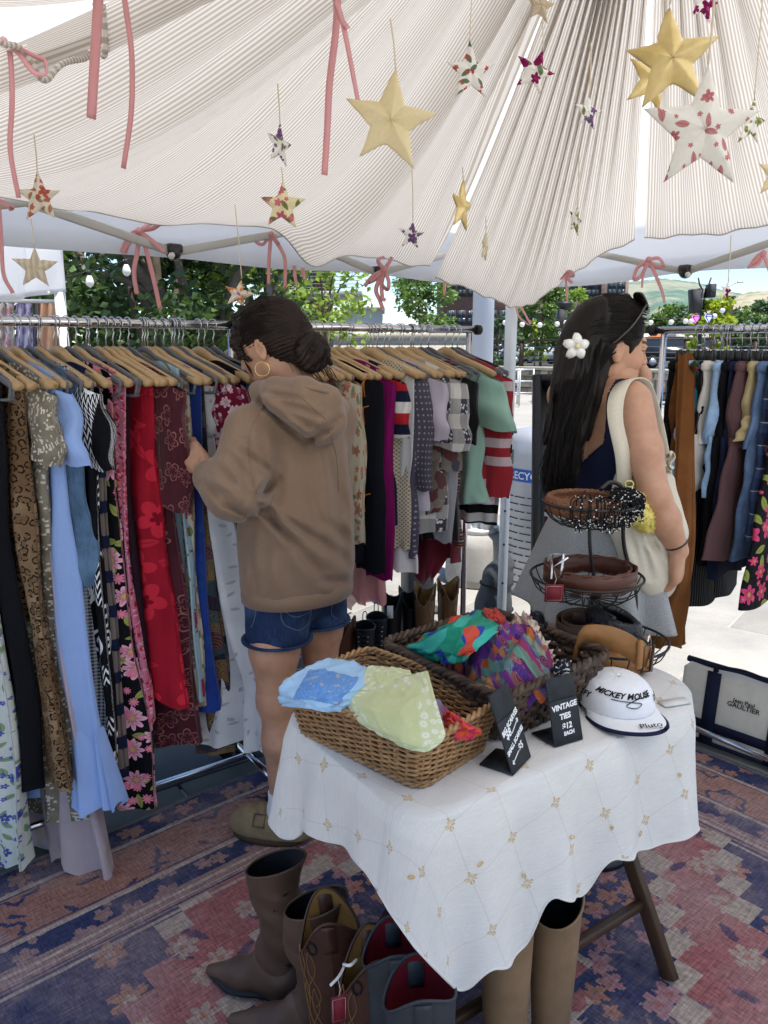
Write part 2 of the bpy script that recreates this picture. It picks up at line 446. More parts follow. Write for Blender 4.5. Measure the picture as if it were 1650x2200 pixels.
# slabs laid square to the view of the far wall; one mesh per slab size, instanced as parts of the plaza
ang = math.radians(-38)
def slab_mesh(name, w, d, mat):
 b = MB(); v, f = box((0, 0, -.03), (w-.010, d-.010, .06), 0, .006); b.add(v, f); return b.mesh(name, mat, False)
sm_ = slab_mesh('paving_slab', .9, .6, Ms.m)
ca, sa = math.cos(ang), math.sin(ang); nsl = 0
for i in range(-12, 14):
 for j in range(-4, 26):
  u = (i+.5*(j % 2))*.9; w = j*.6; x = u*ca-w*sa+1.0; y = u*sa+w*ca+3.6
  if y < 2.9 or y > 12 or abs(x) > y*.62+.4: continue
  if x < -.9 and y < 5.2: continue
  # hidden behind the left rack and the crowd of boots: keep only what the photo can see
  if nsl >= 290: continue
  o = link(bpy.data.objects.new('paving_slab', sm_)); o.parent = plaza; o.location = (x, y, -.008+rnd.uniform(-.0015, .0015)); o.rotation_euler = (0, 0, ang); nsl += 1
dk = slab_mesh('dark_paver', .62, .31, Md.m)
band = MB(); band.add([(-4.2, .2, -.009), (.5, 3.2, -.009), (-.4, 4.6, -.009), (-4.2, 3.0, -.009)], [[0, 1, 2, 3]]); band = band.build('paving_band', plain('dark_joint', (.028, .028, .03), .9, .1), kind='structure')
RD = np.array((.81, .587, 0)); RN = np.array((.587, -.81, 0)); Q0 = np.array((-.48, 2.47, 0))
ra = math.atan2(.587, .81)
for i in range(-6, 6):
 for j in range(-3, 4):
  p = Q0+RD*((i+.5*(j % 2))*.62+.1)+RN*(j*.31+.02)
  if p[0] > .2 or p[0] < -2.2: continue
  o = link(bpy.data.objects.new('dark_paver', dk)); o.parent = band; o.location = (p[0], p[1], -.004+rnd.uniform(-.001, .001)); o.rotation_euler = (0, 0, ra)

# ------------------------------------------------------------------ far terrain and mountain
Mm = Mat('mountain_scrub', .95, .1)
f = Mm.noise(Mm.pos(), .012, 6, .65); f2 = Mm.noise(Mm.pos(), .0035, 4, .6); zz = Mm.sep(Mm.pos())[2]
Mm.col(Mm.mix((f2*.6+f*.5).sm(.46, .62), (.24, .245, .19), (.085, .15, .12)))
def ridge(name, pts, Y, depth, seed, mat, rough=.05):
 pts = np.array(pts, float); n = 90; xs = np.linspace(pts[0, 0], pts[-1, 0], n); ys = np.interp(xs, pts[:, 0], pts[:, 1])
 P = np.zeros((14, n, 3))
 for j in range(14):
  t = j/13; yy = Y+depth*t
  for i in range(n):
   top = at(xs[i], ys[i], Y+depth); z = top[2]*(t**.8); a = at(xs[i], 750, yy)
   k = vnoise2(i*.22, j*.45, seed)*rough*top[2]*math.sin(PI*min(1, t*1.15))+vnoise2(i*.9, j*1.3, seed+1)*rough*.35*top[2]*t
   P[j, i] = (a[0], yy+k*1.5, z+k)
 b = MB(); v, ff = sheet(P); b.add(v, ff); return b.build(name, mat, kind='structure')
ridge('mountain', [(1150, 640), (1250, 618), (1335, 606), (1385, 601), (1405, 598), (1450, 602), (1490, 607), (1540, 624), (1600, 634), (1680, 640), (1900, 660)], 1500, 1200, 3, Mm.m)
Mh = Mat('dry_foothill', .95, .1); f = Mh.noise(Mh.pos(), .03, 5, .65); Mh.col(Mh.mix(f.sm(.45, .62), (.33, .29, .22), (.16, .19, .12)))
ridge('foothill', [(1200, 745), (1400, 700), (1470, 672), (1540, 640), (1600, 628), (1650, 622), (1900, 610)], 700, 350, 9, Mh.m, .06)
asph = plain('asphalt', (.07, .07, .072), .9, .2, vary=.25, scale=.5)
m = MB(); v, f = box((10, 75, .18), (150, 92, .5)); m.add(v, f); m.build('parking_lot', asph, kind='structure', smooth=False)
m = MB(); v, f = box((20, 105, .7), (150, 70, 1.5)); m.add(v, f); m.build('upper_parking_lot', asph, kind='structure', smooth=False)

# ------------------------------------------------------------------ stone retaining wall with its rail
WA, WB = np.array((3.0, 28.3)), np.array((11.5, 19.6))
wd = (WB-WA)/np.linalg.norm(WB-WA); wl = np.linalg.norm(WB-WA); wn2 = np.array((wd[1], -wd[0])); wn2 = wn2 if wn2[1] < 0 else -wn2; wrz = math.atan2(wd[1], wd[0])
Mst = Mat('tan_sandstone', .9, .15); Mst.col(Mst.mix(1.0, Mst.ramp(Mst.rand(), [(0, (.20, .175, .14)), (.35, (.31, .27, .21)), (.7, (.40, .36, .29)), (1, (.26, .25, .23))]), Mst.ramp(Mst.noise(Mst.pos(), 6, 4, .6), [(.3, (.78,)*3), (.7, (1.08,)*3)]), 'MULTIPLY')); Mst.bump(Mst.noise(Mst.pos(), 9, 4, .6), .5, .02)
wall = thing('retaining_wall', 'tan sandstone retaining wall across the plaza below the parked cars', 'wall', (WA[0], WA[1], 0), wrz)
m = MB(); v, f = box((wl/2, .26, .40), (wl, .40, .80)); m.add(v, f); m.build('core', plain('mortar', (.22, .205, .18), .95, .1), wall)
m = MB(); v, f = box((wl/2, .2, .86), (wl, .62, .10), 0, .015); m.add(v, f); m.build('coping', plain('coping_stone', (.42, .39, .33), .9, .15, vary=.2, scale=2), wall)
stm = []
for k, (w, h) in enumerate(((.30, .19), (.42, .19), (.52, .19), (.36, .39), (.24, .19))):
 b = MB(); v, f = box((0, 0, 0), (w-.025, .16, h-.025), 0, .02); v = v+NR.uniform(-.012, .012, v.shape); b.add(v, f); stm.append((w, h, b.mesh('stone', Mst.m, False)))
occ = {}
def put_stone(x, z, k):
 w, h, me = stm[k]; o = link(bpy.data.objects.new('stone', me)); o.parent = wall; o.location = (x+w/2, .02+rnd.uniform(-.012, .012), z+h/2)
nst = 0; skip = [0.0]*4; fill = [0.0]*4
for r in range(4):
 x = fill[r]
 while x < wl-.3 and nst < 255:
  z = .03+r*.195; bl = [q for q in occ.get(r, []) if q[0] <= x+.05 < q[1]]
  if bl: x = bl[0][1]; continue
  nxt = min([q[0] for q in occ.get(r, []) if q[0] > x+.05], default=1e9)
  k = rnd.choice((0, 1, 2, 4, 3 if r < 3 else 1, 0)); w = stm[k][0]
  if k == 3 and any(q[0] < x+w and q[1] > x for q in occ.get(r+1, [])): k = 0; w = .30
  if x+w > nxt+.12:
   k = 4; w = .24
   if x+w > nxt+.12: x = nxt; continue
  put_stone(x, z, k); nst += 1
  if k == 3: occ.setdefault(r+1, []).append((x, x+w))
  x += w
brown = plain('dark_brown_steel', (.045, .028, .02), .6, .4)
fen = thing('cable_fence', 'dark brown post and cable fence along the top of the stone wall', 'fence', (WA[0], WA[1], .9), wrz)
for i in range(7):
 x = .3+i*(wl-.6)/6; m = MB(); v, f = box((x, .22, .42), (.13, .10, .84)); m.add(v, f); m.build('post', brown, fen, smooth=False)
m = MB(); v, f = box((wl/2, .22, .87), (wl-.4, .16, .06)); m.add(v, f); m.build('top_rail', brown, fen, smooth=False)
for z in (.18, .34, .5, .66):
 m = MB(); v, f = tube([(.3, .22, z), (wl-.3, .22, z)], .012, 5); m.add(v, f); m.build('cable', plain('steel_cable', (.3, .3, .3), .4, .5, .8), fen)
# metal crowd rails standing on the plaza before the wall
galv = plain('galvanised_steel', (.55, .56, .57), .45, .5, .6)
for k, px in enumerate((1052, 1082, 1112)):
 p = at(px, 840, 20+k*.8); t = thing('metal_rail', ('galvanised steel rail panel behind the white tent pole', 'galvanised steel rail panel right of the white tent pole', 'galvanised steel rail panel left of the black framed mirror')[k], 'railing', (p[0], p[1], 0), -.1, 'steel rail panels on the plaza')
 for z in (.3, .62, .94):
  m = MB(); v, f = tube([(-.42, 0, z), (.42, 0, z)], .022, 6); m.add(v, f); m.build('bar', galv, t)
 for x in (-.42, 0, .42):
  m = MB(); v, f = tube([(x, 0, 0), (x, 0, .96)], .025, 6); m.add(v, f); m.build('upright', galv, t)

# ------------------------------------------------------------------ trees
def leaf_mat(name, c1, c2, tr=.35):
 M = Mat(name, .45, .45); c = M.mix(M.island(), c1, c2); M.col(c); M.trans(M.mix(1.0, c, (1.3, 1.5, .5), 'MULTIPLY'), tr); return M.m
bark = plain('grey_bark', (.17, .14, .11), .95, .1, vary=.5, scale=14, bump=.6, bscale=40)
def leaves(centres, rad, n, size, seed, flat=.55):
 r = np.random.default_rng(seed); k = len(centres); idx = r.integers(0, k, n)
 d = nrm(r.normal(size=(n, 3))); q = d*(r.random((n, 1))**.45)*np.asarray(rad)[idx][:, None]; q[:, 2] *= flat+.25
 P = np.asarray(centres)[idx]+q
 ax = nrm(r.normal(size=(n, 3))*(1, 1, .5)+q*.6+(0, 0, -.35)); nn = nrm(np.cross(ax, r.normal(size=(n, 3))))
 L = size*(.6+.8*r.random((n, 1))); W = L*.30
 cup = np.cross(nn, ax)*L*.10
 V = np.stack((P, P+ax*L*.45+nn*W+cup, P+ax*L, P+ax*L*.45-nn*W+cup), 1).reshape(-1, 3)
 F = np.arange(4*n).reshape(-1, 4); F = np.concatenate((F[:, [0, 1, 2]], F[:, [0, 2, 3]])); return V, F
def tree(label, base, h, spread, crown_lo, n, size, mat, seed, trunk_r=.1, lean=(0, 0), nb=7, clumps=34, group='trees around the plaza', name='tree', limbs=None, shape=None, fill=.30, dense=1.0):
 r = np.random.default_rng(seed); t = thing(name, label, 'tree', base, 0, group)
 m = MB(); top = np.array((lean[0], lean[1], h*.8)); p = spline([(0, 0, -.05), top*.35+(r.normal()*.05, 0, 0), top*.7, top], 14); v, f = tube(p, np.linspace(trunk_r, trunk_r*.3, 14), 9); m.add(v, f); m.build('trunk', bark, t)
 cen = []; rad = []
 for i in range(clumps):
  a = r.random()*2*PI; zz = crown_lo+(h-crown_lo)*r.random()**.85; tt = (zz-crown_lo)/(h-crown_lo)
  R = spread*(shape(tt) if shape else (math.sin(PI*(.18+.74*tt))**.8))*(.35+.65*math.sqrt(r.random()))
  cen.append((math.cos(a)*R+lean[0]*tt, math.sin(a)*R+lean[1]*tt, zz)); rad.append(spread*fill*(.6+.7*r.random()))
 for i in range(nb):
  c = np.array(cen[(i*7) % clumps]); s = p[3+int(9*i/nb)]
  q = spline([s, (s*.5+c*.5)+(0, 0, .12*h*r.random()), c], 8); m = MB(); v, f = tube(q, np.linspace(trunk_r*.5, trunk_r*.12, 8), 6); m.add(v, f); m.build('limb', bark, t)
 for q in limbs or []:
  m = MB(); q = spline(q, 16); v, f = tube(q, np.linspace(trunk_r*.75, trunk_r*.3, 16), 8); m.add(v, f); m.build('limb', bark, t)
 m = MB(); v, f = leaves(cen, rad, n, size, seed+1); m.add(v, f); m.build('crown', mat, t, smooth=False)
 return t
dark = leaf_mat('dark_glossy_leaf', (.030, .060, .022), (.065, .115, .035), .25)
lite = leaf_mat('light_green_leaf', (.14, .21, .045), (.28, .36, .09), .45)
mid = leaf_mat('mid_green_leaf', (.07, .13, .035), (.15, .23, .06), .4)
yel = leaf_mat('yellow_green_leaf', (.24, .30, .03), (.36, .40, .05), .4)
blu = leaf_mat('blue_green_leaf', (.05, .095, .05), (.09, .15, .07), .3)
P = at(345, 750, 7.2)
lim = [[at(462, 745, 7.2)-P*(1, 1, 0), at(410, 690, 7.0)-P*(1, 1, 0), at(350, 640, 6.9)-P*(1, 1, 0), at(225, 585, 6.7)-P*(1, 1, 0)],
 [at(405, 690, 7.0)-P*(1, 1, 0), at(395, 620, 6.9)-P*(1, 1, 0), at(372, 520, 6.9)-P*(1, 1, 0)],
 [at(350, 640, 6.9)-P*(1, 1, 0), at(310, 600, 6.8)-P*(1, 1, 0), at(270, 545, 6.7)-P*(1, 1, 0), at(225, 500, 6.7)-P*(1, 1, 0)],
 [at(455, 735, 7.2)-P*(1, 1, 0), at(478, 690, 7.1)-P*(1, 1, 0), at(505, 600, 7.0)-P*(1, 1, 0), at(545, 560, 7.0)-P*(1, 1, 0)],
 [at(340, 735, 6.9)-P*(1, 1, 0), at(330, 690, 6.9)-P*(1, 1, 0), at(285, 600, 6.8)-P*(1, 1, 0)]]
tree('dark leafy tree with grey crossing limbs behind the left clothes rack', (P[0], P[1], 0), 3.9, 1.12, .9, 12000, .095, dark, 21, .085, nb=5, clumps=80, limbs=lim, fill=.3, shape=lambda t: 1.0)
P = at(150, 700, 8.4); tree('dark green tree rising behind the neighbouring white canopy', (P[0], P[1], 0), 4.3, 1.7, .8, 8500, .11, dark, 22, .09, clumps=60)
P = at(575, 700, 8.2); tree('light green leafy tree above the hooded shopper', (P[0], P[1], 0), 2.75, .80, 1.15, 2200, .085, lite, 23, .05, clumps=36, fill=.34)
P = at(700, 700, 10.5); tree('thin light green tree before the brown balcony building', (P[0], P[1], 0), 2.9, .70, 1.5, 900, .10, lite, 24, .04, clumps=22, fill=.36)
P = at(400, 740, 10.0); tree('dark green tree in the shade behind the light green one', (P[0], P[1], 0), 4.4, 1.0, .3, 3500, .14, dark, 25, .1, clumps=60)
P = at(905, 700, 26); tree('bushy upright tree left of the white lamp column', (P[0], P[1], 0), 4.5, 1.0, .7, 4600, .15, mid, 26, .1, clumps=50, fill=.36)
P = at(978, 700, 27); tree('low green tree close by the lamp column', (P[0], P[1], 0), 2.0, .6, .8, 1300, .17, mid, 27, .06, clumps=26)
P = at(1165, 750, 31); tree('young round tree right of the white tent pole', (P[0], P[1], .2), 3.9, 1.1, 1.1, 4200, .16, mid, 28, .07, clumps=44, fill=.33)
P = at(1070, 750, 29); tree('dark low tree between lamp column and tent pole', (P[0], P[1], .2), 2.4, .8, .5, 2200, .16, blu, 29, .06, clumps=26)
P = at(1235, 750, 36); tree('feathery young tree before the brick building', (P[0], P[1], .4), 3.6, .9, 1.3, 1800, .17, lite, 30, .06, clumps=26)
for k, (px, Y, h, sp, mt, lb) in enumerate(((1440, 95, 5.4, 2.2, mid, 'round green tree at the foot of the mountain, left of the speaker post'), (1412, 88, 3.9, 1.3, mid, 'small tree beyond the car park beside the sunglasses'), (1475, 88, 4.6, 1.7, blu, 'blue green tree just left of the speaker post'), (1570, 92, 4.6, 2.4, blu, 'blue green tree beyond the right clothes rack'), (1605, 80, 3.9, 2.0, mid, 'mid green tree beyond the right rack, second from the photo edge'))):
 P = at(px, 750, Y); tree(lb, (P[0], P[1], 1.2), h, sp, .6, 1900, .42, mt, 40+k, .16, clumps=34, fill=.36)
P = at(1640, 750, 24); tree('dark tree at the right edge above the jeans rack', (P[0], P[1], .0), 3.0, .62, .9, 2600, .15, blu, 46, .07, clumps=32)
P = at(1530, 750, 21); tree('yellow green bush behind the globe lights', (P[0], P[1], .6), 2.15, .62, .7, 1500, .15, yel, 47, .04, clumps=24, name='bush')
P = at(1150, 750, 40); tree('small yellow green shrub beside the parked pickup', (P[0], P[1], .4), 2.4, .8, .6, 700, .2, yel, 48, .04, clumps=16, name='bush')

# ------------------------------------------------------------------ buildings
glass = plain('dark_window_glass', (.03, .045, .06), .08, .6)
wframe = plain('window_frame_metal', (.05, .05, .055), .5, .4)
Mb = Mat('red_brick', .9, .15); br = Mb.n('ShaderNodeTexBrick'); Mb.L(Mb.vop('MULTIPLY', Mb.obj(), (1, 1, 1)), br.inputs['Vector'])
x_, y_, z_ = Mb.sep(Mb.obj()); Mb.L(Mb.vec(x_, z_, 0), br.inputs['Vector']); br.inputs['Scale'].default_value = 2.2
br.inputs['Color1'].default_value = (.20, .085, .065, 1); br.inputs['Color2'].default_value = (.14, .065, .05, 1); br.inputs['Mortar'].default_value = (.26, .22, .19, 1)
Mb.col(X(Mb, br.outputs[0]))
def windows(par, xs, zs, w, h, y, name='window'):
 me = MB(); v, f = box((0, 0, 0), (w, .14, h)); me.add(v, f); fm = me.mesh('window', wframe, False)
 pa = MB()
 for sx in (-1, 1):
  for sz in (-1, 1): v, f = box((sx*w*.235, -.06, sz*h*.235), (w*.40, .05, h*.40)); pa.add(v, f)
 pm = pa.mesh('pane', glass, False)
 for x in xs:
  for z in zs:
   o = link(bpy.data.objects.new(name, fm)); o.parent = par; o.location = (x, y, z); q = link(bpy.data.objects.new('pane', pm)); q.parent = o; q.location = (0, -.03, 0)
Y = 96.0
bx = at(952, 700, Y)[0]; bw = at(1342, 700, Y)[0]-bx
bb = thing('brick_building', 'red brick building with dark framed windows behind the lamp column', 'building', (bx, Y, 0))
m = MB(); v, f = box((bw*.30, 6, 8), (bw*.60, 12, 16)); m.add(v, f); m.build('wall', Mb.m, bb, smooth=False)
Mb2 = Mb.m.copy(); Mb2.name = 'pale_brick'; b2 = [n for n in Mb2.node_tree.nodes if n.type == 'TEX_BRICK'][0]; b2.inputs['Color1'].default_value = (.36, .24, .19, 1); b2.inputs['Color2'].default_value = (.29, .19, .15, 1)
m = MB(); v, f = box((bw*.67, 5.2, 8), (bw*.14, 12, 15.4)); m.add(v, f); m.build('bay', Mb2, bb, 'pale brick bay', smooth=False)
m = MB(); v, f = box((bw*.80, 6, 8), (bw*.12, 12, 16)); m.add(v, f); m.build('bay', plain('charcoal_cladding', (.06, .065, .075), .7, .3), bb, 'charcoal clad bay', smooth=False)
m = MB(); v, f = box((bw*.93, 5.4, 7.4), (bw*.14, 12, 14)); m.add(v, f); m.build('bay', Mb2, bb, 'pale brick end bay', smooth=False)
windows(bb, [bw*q for q in (.045, .10, .155, .21, .27, .33, .39, .45, .51, .57)], [1.9, 5.2, 8.5], 1.05, 1.7, -.04)
windows(bb, [bw*.64, bw*.70], [1.9, 5.2, 8.5], 1.0, 1.7, -.84); windows(bb, [bw*.78, bw*.83], [5.2, 8.5], 1.2, 1.9, -.04); windows(bb, [bw*.91, bw*.96], [5.2, 8.5], 1.0, 1.7, -.64)
Y = 55.0; cream = plain('cream_stucco', (.52, .49, .42), .9, .15)
p = at(735, 700, Y); q = at(822, 700, Y); t = thing('cream_building', 'low cream stucco building seen between the two trees', 'building', (p[0], Y, 0)); w = q[0]-p[0]
m = MB(); v, f = box((w/2, 4, 2.1), (w, 8, 4.2)); m.add(v, f); m.build('wall', cream, t, smooth=False)
m = MB(); v, f = box((w/2, 3.9, 4.3), (w+.3, 8.3, .2)); m.add(v, f); m.build('parapet', plain('cream_cap', (.6, .58, .52), .9, .15), t, smooth=False)
windows(t, [w*.85], [2.7], .9, 1.1, -.03)
m = MB(); v, f = box((w*.3, -1.2, 1.3), (w*.5, 2.2, 2.6)); m.add(v, f); m.build('annex', plain('grey_stucco', (.40, .41, .42), .9, .15), t, 'grey low annex', smooth=False)
Y = 22.0; p = at(560, 750, Y); q = at(1012, 750, Y); w = q[0]-p[0]
Mlw = Mat('pale_ashlar', .9, .15); br = Mlw.n('ShaderNodeTexBrick'); x_, y_, z_ = Mlw.sep(Mlw.obj()); Mlw.L(Mlw.vec(x_, z_, 0), br.inputs['Vector']); br.inputs['Scale'].default_value = 2.6
br.inputs['Color1'].default_value = (.46, .42, .35, 1); br.inputs['Color2'].default_value = (.36, .33, .27, 1); br.inputs['Mortar'].default_value = (.28, .26, .22, 1); Mlw.col(X(Mlw, br.outputs[0]))
t = thing('stone_planter_wall', 'pale ashlar planter wall seen between hangers of the far rack', 'wall', (p[0], Y, 0))
m = MB(); v, f = box((w/2, .3, .9), (w, .6, 1.8)); m.add(v, f); m.build('body', Mlw.m, t, smooth=False)
m = MB(); v, f = box((w/2, .3, 1.86), (w+.1, .7, .12), 0, .02); m.add(v, f); m.build('coping', plain('coping_stone', (.42, .39, .33)), t, smooth=False)
Y = 16.0; p = at(560, 700, Y); q = at(706, 700, Y); w = q[0]-p[0]
t = thing('balcony_building', 'brown clad building with grey balconies behind the light green trees', 'building', (p[0], Y, 0))
clad = plain('brown_wood_cladding', (.17, .09, .05), .8, .2, vary=.3, scale=3)
m = MB(); v, f = box((w-.14, .3, 2.2), (.30, .6, 4.4)); m.add(v, f); m.build('column', clad, t, smooth=False)
m = MB(); v, f = box((w*.4, 2.6, 2.4), (w*1.0, 2, 4.8)); m.add(v, f); m.build('wall', plain('charcoal_cladding', (.06, .065, .075)), t, smooth=False)
bal = plain('balcony_metal', (.16, .17, .18), .5, .4)
for z in (2.55, 4.2):
 m = MB(); v, f = box((w*.95, .2, z), (1.5, 1.2, .12)); m.add(v, f); b = m.build('balcony', bal, t, smooth=False)
 for k in range(6): m = MB(); v, f = tube([(w*.95-.72, -.38, z+.12+k*.07), (w*.95+.72, -.38, z+.12+k*.07)], .008, 5); m.add(v, f); m.build('rail_bar', bal, b)
windows(t, [w*.35, w*.7], [1.2, 3.1], .7, 1.2, 1.55)

# ------------------------------------------------------------------ cars
tyre = plain('tyre_rubber', (.02, .02, .02), .9, .2); rim = plain('alloy_rim', (.5, .5, .52), .35, .5, .8); cglass = plain('car_glass', (.02, .025, .03), .05, .7)
def car_mesh(kind):
 if kind == 'pickup': side = [(-2.6, .45), (-2.62, .95), (-2.5, 1.12), (-.75, 1.14), (-.62, 1.78), (.55, 1.80), (1.2, 1.16), (2.3, 1.08), (2.6, .92), (2.62, .45)]; gl = [(-.52, 1.22), (-.46, 1.66), (.46, 1.68), (.95, 1.22)]; wx = (-1.6, 1.65)
 elif kind == 'suv': side = [(-2.3, .42), (-2.34, 1.0), (-2.15, 1.62), (-1.9, 1.72), (.35, 1.72), (1.1, 1.12), (2.1, 1.02), (2.35, .85), (2.35, .42)]; gl = [(-1.95, 1.15), (-1.8, 1.58), (.25, 1.58), (.85, 1.15)]; wx = (-1.4, 1.42)
 else: side = [(-2.2, .38), (-2.25, .85), (-1.9, 1.0), (-1.2, 1.42), (.25, 1.44), (1.05, .98), (2.0, .88), (2.25, .7), (2.25, .38)]; gl = [(-1.35, 1.0), (-.95, 1.34), (.18, 1.35), (.78, 1.0)]; wx = (-1.35, 1.4)
 n = len(side); W = .9; b = MB(); v = []
 for y, k in ((-W, 1), (-W*.98, 1), (W*.98, 1), (W, 1)):
  pass
 S = np.array(side); inset = np.clip((S[:, 1]-1.0)*.28, 0, .25)
 L = np.c_[S[:, 0], -(W-inset), S[:, 1]]; R = np.c_[S[:, 0], (W-inset), S[:, 1]]
 b.add(np.concatenate((L, R)), [list(range(n)), list(range(2*n-1, n-1, -1))]+[[(i+1) % n, i, n+i, n+(i+1) % n] for i in range(n)])
 body = b.mesh('body', [None], False) if False else b
 g = MB(); G = np.array(gl); ins = np.clip((G[:, 1]-1.0)*.28, 0, .25)
 for s in (-1, 1):
  a = np.c_[G[:, 0], s*(W-ins+.008), G[:, 1]]; g.add(a, [[0, 1, 2, 3] if s > 0 else [3, 2, 1, 0]])
 ws_ = MB(); x1, z1, x2, z2 = G[3, 0]+.12, G[3, 1]-.02, G[2, 0]+.14, G[2, 1]+.02
 ws_.add([(x1+.06, -.76, z1), (x1+.06, .76, z1), (x2, .62, z2), (x2, -.62, z2)], [[0, 1, 2, 3]])
 return b, g, ws_, wx
def make_car(kind, label, paint, loc, rz, group='parked cars beyond the stone wall'):
 t = thing('parked_car', label, 'car', loc, rz, group); b, g, w_, wx = car_mesh(kind)
 b.build('body', paint, t, smooth=False); g.build('side_window', cglass, t, smooth=False); w_.build('windscreen', cglass, t, smooth=False)
 for x in wx:
  for s in (-1, 1):
   m = MB(); v, f = lathe([(.05, -.12), (.33, -.12), (.36, -.08), (.36, .08), (.33, .12), (.05, .12)], 16); v = v[:, [0, 2, 1]]; m.add(v+(x, s*.82, .36), f); wl_ = m.build('wheel', tyre, t)
   m = MB(); v, f = lathe([(.02, -.13), (.2, -.13), (.22, .13), (.02, .13)], 12); v = v[:, [0, 2, 1]]; m.add(v+(x, s*.825, .36), f); m.build('rim', rim, wl_)
 for s in (-1, 1):
  m = MB(); v, f = box((2.25 if kind == 'sedan' else 2.36, s*.62, .74), (.12, .34, .14), 0, .03); m.add(v, f); m.build('headlight', plain('lamp_lens', (.6, .6, .62), .1, .7), t)
  m = MB(); v, f = box((-2.26 if kind == 'sedan' else -2.36, s*.7, .86), (.1, .2, .2), 0, .03); m.add(v, f); m.build('tail_light', plain('tail_lens', (.3, .01, .01), .2, .6), t)
 return t
def paint(n, c): M = plain('paint_'+n, c, .25, .6); return M
def cp(px, Y, z): p = at(px, 780, Y); return (p[0], Y, z)
make_car('pickup', 'silver pickup truck parked between tent pole and hair flower', paint('silver', (.42, .44, .46)), cp(1160, 50, .43), PI*.97)
make_car('suv', 'black car parked just right of the woman\'s face', paint('black', (.012, .013, .015)), cp(1440, 44, .43), .06)
make_car('sedan', 'white car in the upper row below the orange parasol', paint('white', (.75, .75, .75)), cp(1398, 74, 1.45), .5)
make_car('suv', 'grey car in the upper row left of the jeans rack', paint('grey', (.12, .13, .14)), cp(1436, 72, 1.45), .9)
make_car('suv', 'white high car at the right end of the upper row', paint('white', 0), cp(1480, 72, 1.45), .9)
make_car('suv', 'dark grey car behind the pickup, low in the shade', paint('charcoal', (.05, .052, .055)), cp(1232, 56, .43), .1)
make_car('suv', 'black car half hidden by the hanging brown suede trousers', paint('black', 0), cp(1520, 46, .43), .2)
make_car('sedan', 'white car half hidden behind the tent pole', paint('white', 0), cp(1092, 60, .43), .15)
# orange parasols
for k, (px, py, Y, lb) in enumerate(((1200, 715, 62, 'orange cafe parasol left of the white hair flower'), (1411, 719, 58, 'orange cafe parasol right of the woman\'s face'))):
 p = at(px, py, Y); t = thing('parasol', lb, 'parasol', (p[0], Y, .43), 0, 'orange parasols at the car park'); H = p[2]-.43
 m = MB(); v, f = lathe([(.03, H+.12), (.6, H-.1), (1.15, H-.38), (1.17, H-.44)], 8); m.add(v, f); Mo = Mat('orange_canvas', .8, .2); Mo.col((.62, .20, .05)); Mo.trans((.7, .22, .05), .3); m.build('canopy', Mo.m, t, smooth=False)
 m = MB(); v, f = tube([(0, 0, 0), (0, 0, H+.15)], .03, 6); m.add(v, f); m.build('pole', brown, t)

# ------------------------------------------------------------------ lamp posts, globe lights
blk = plain('black_metal', (.015, .015, .016), .5, .4)
def gem_lamp(label, p, c, s):
 t = thing('gem_light', label, 'light', p, 0, 'gem shaped lights on the posts')
 m = MB(); v, f = prism([(-.5*s, .25*s), (-.28*s, .5*s), (.28*s, .5*s), (.5*s, .25*s), (0, -.5*s)], -.04, .04); v = v[:, [0, 2, 1]]; m.add(v, f[::-1] if False else [q[::-1] for q in f])
 M = Mat('gem_plastic', .3, .5); M.col(c); M.set('Emission Color', c); M.set('Emission Strength', .8); m.build('body', M.m, t, smooth=False)
 m = MB(); fr = [(-.5*s, -.05, .25*s), (-.28*s, -.05, .5*s), (.28*s, -.05, .5*s), (.5*s, -.05, .25*s), (0, -.05, -.5*s)]; v, f = tube(fr, .015, 5, closed=True); m.add(v, f); v, f = tube([fr[0], fr[3]], .012, 5); m.add(v, f); m.build('rim', blk, t)
def lamp_post(label, px, top, Y, head, boxes):
 p = at(px, top, Y); H = p[2]; t = thing('lamp_post', label, 'lamp post', (p[0], Y, 0), 0, 'black lamp posts on the plaza')
 m = MB(); v, f = tube([(0, 0, 0), (0, 0, H-.12)], .055, 10); m.add(v, f); m.build('post', blk, t)
 for z in np.linspace(1.0, H-.4, 7): m = MB(); v, f = tube([(0, 0, z), (0, 0, z+.03)], .068, 10); m.add(v, f); m.build('collar', galv, t)
 if head:
  m = MB(); v, f = lathe([(.02, H+.05), (.22, H), (.24, H-.05), (.07, H-.22), (.06, H-.3)], 12); m.add(v, f); m.build('lantern', blk, t)
 else:
  for s in (-1, 1): m = MB(); v, f = tube([(0, 0, H-.2), (s*.12, 0, H-.02), (s*.17, 0, H+.16)], .022, 6); m.add(v, f); m.build('arm', blk, t)
 for dx, dz, w, h, tilt in boxes:
  m = MB(); v, f = box((0, 0, 0), (w, .3, h), 0, .02); M4 = Matrix.Rotation(tilt, 3, 'Y'); v = v @ np.array(M4).T+(dx, -.16, dz); m.add(v, f); s = m.build('speaker_box', blk, t)
  m = MB(); v, f = box((0, 0, 0), (w*.8, .02, h*.85)); v = v @ np.array(M4).T+(dx, -.32, dz); m.add(v, f); m.build('grille', plain('speaker_grille', (.05, .05, .055), .8, .2), s, smooth=False)
lamp_post('black lamp post with a lantern left of the hair flower', 1213, 650, 22, True, [(-.13, 2.30, .22, .5, .12)])
lamp_post('black lamp post carrying two speakers above the jeans rack', 1513, 610, 21, False, [(-.27, 2.72, .24, .62, -.14), (.12, 2.98, .18, .34, 0)])
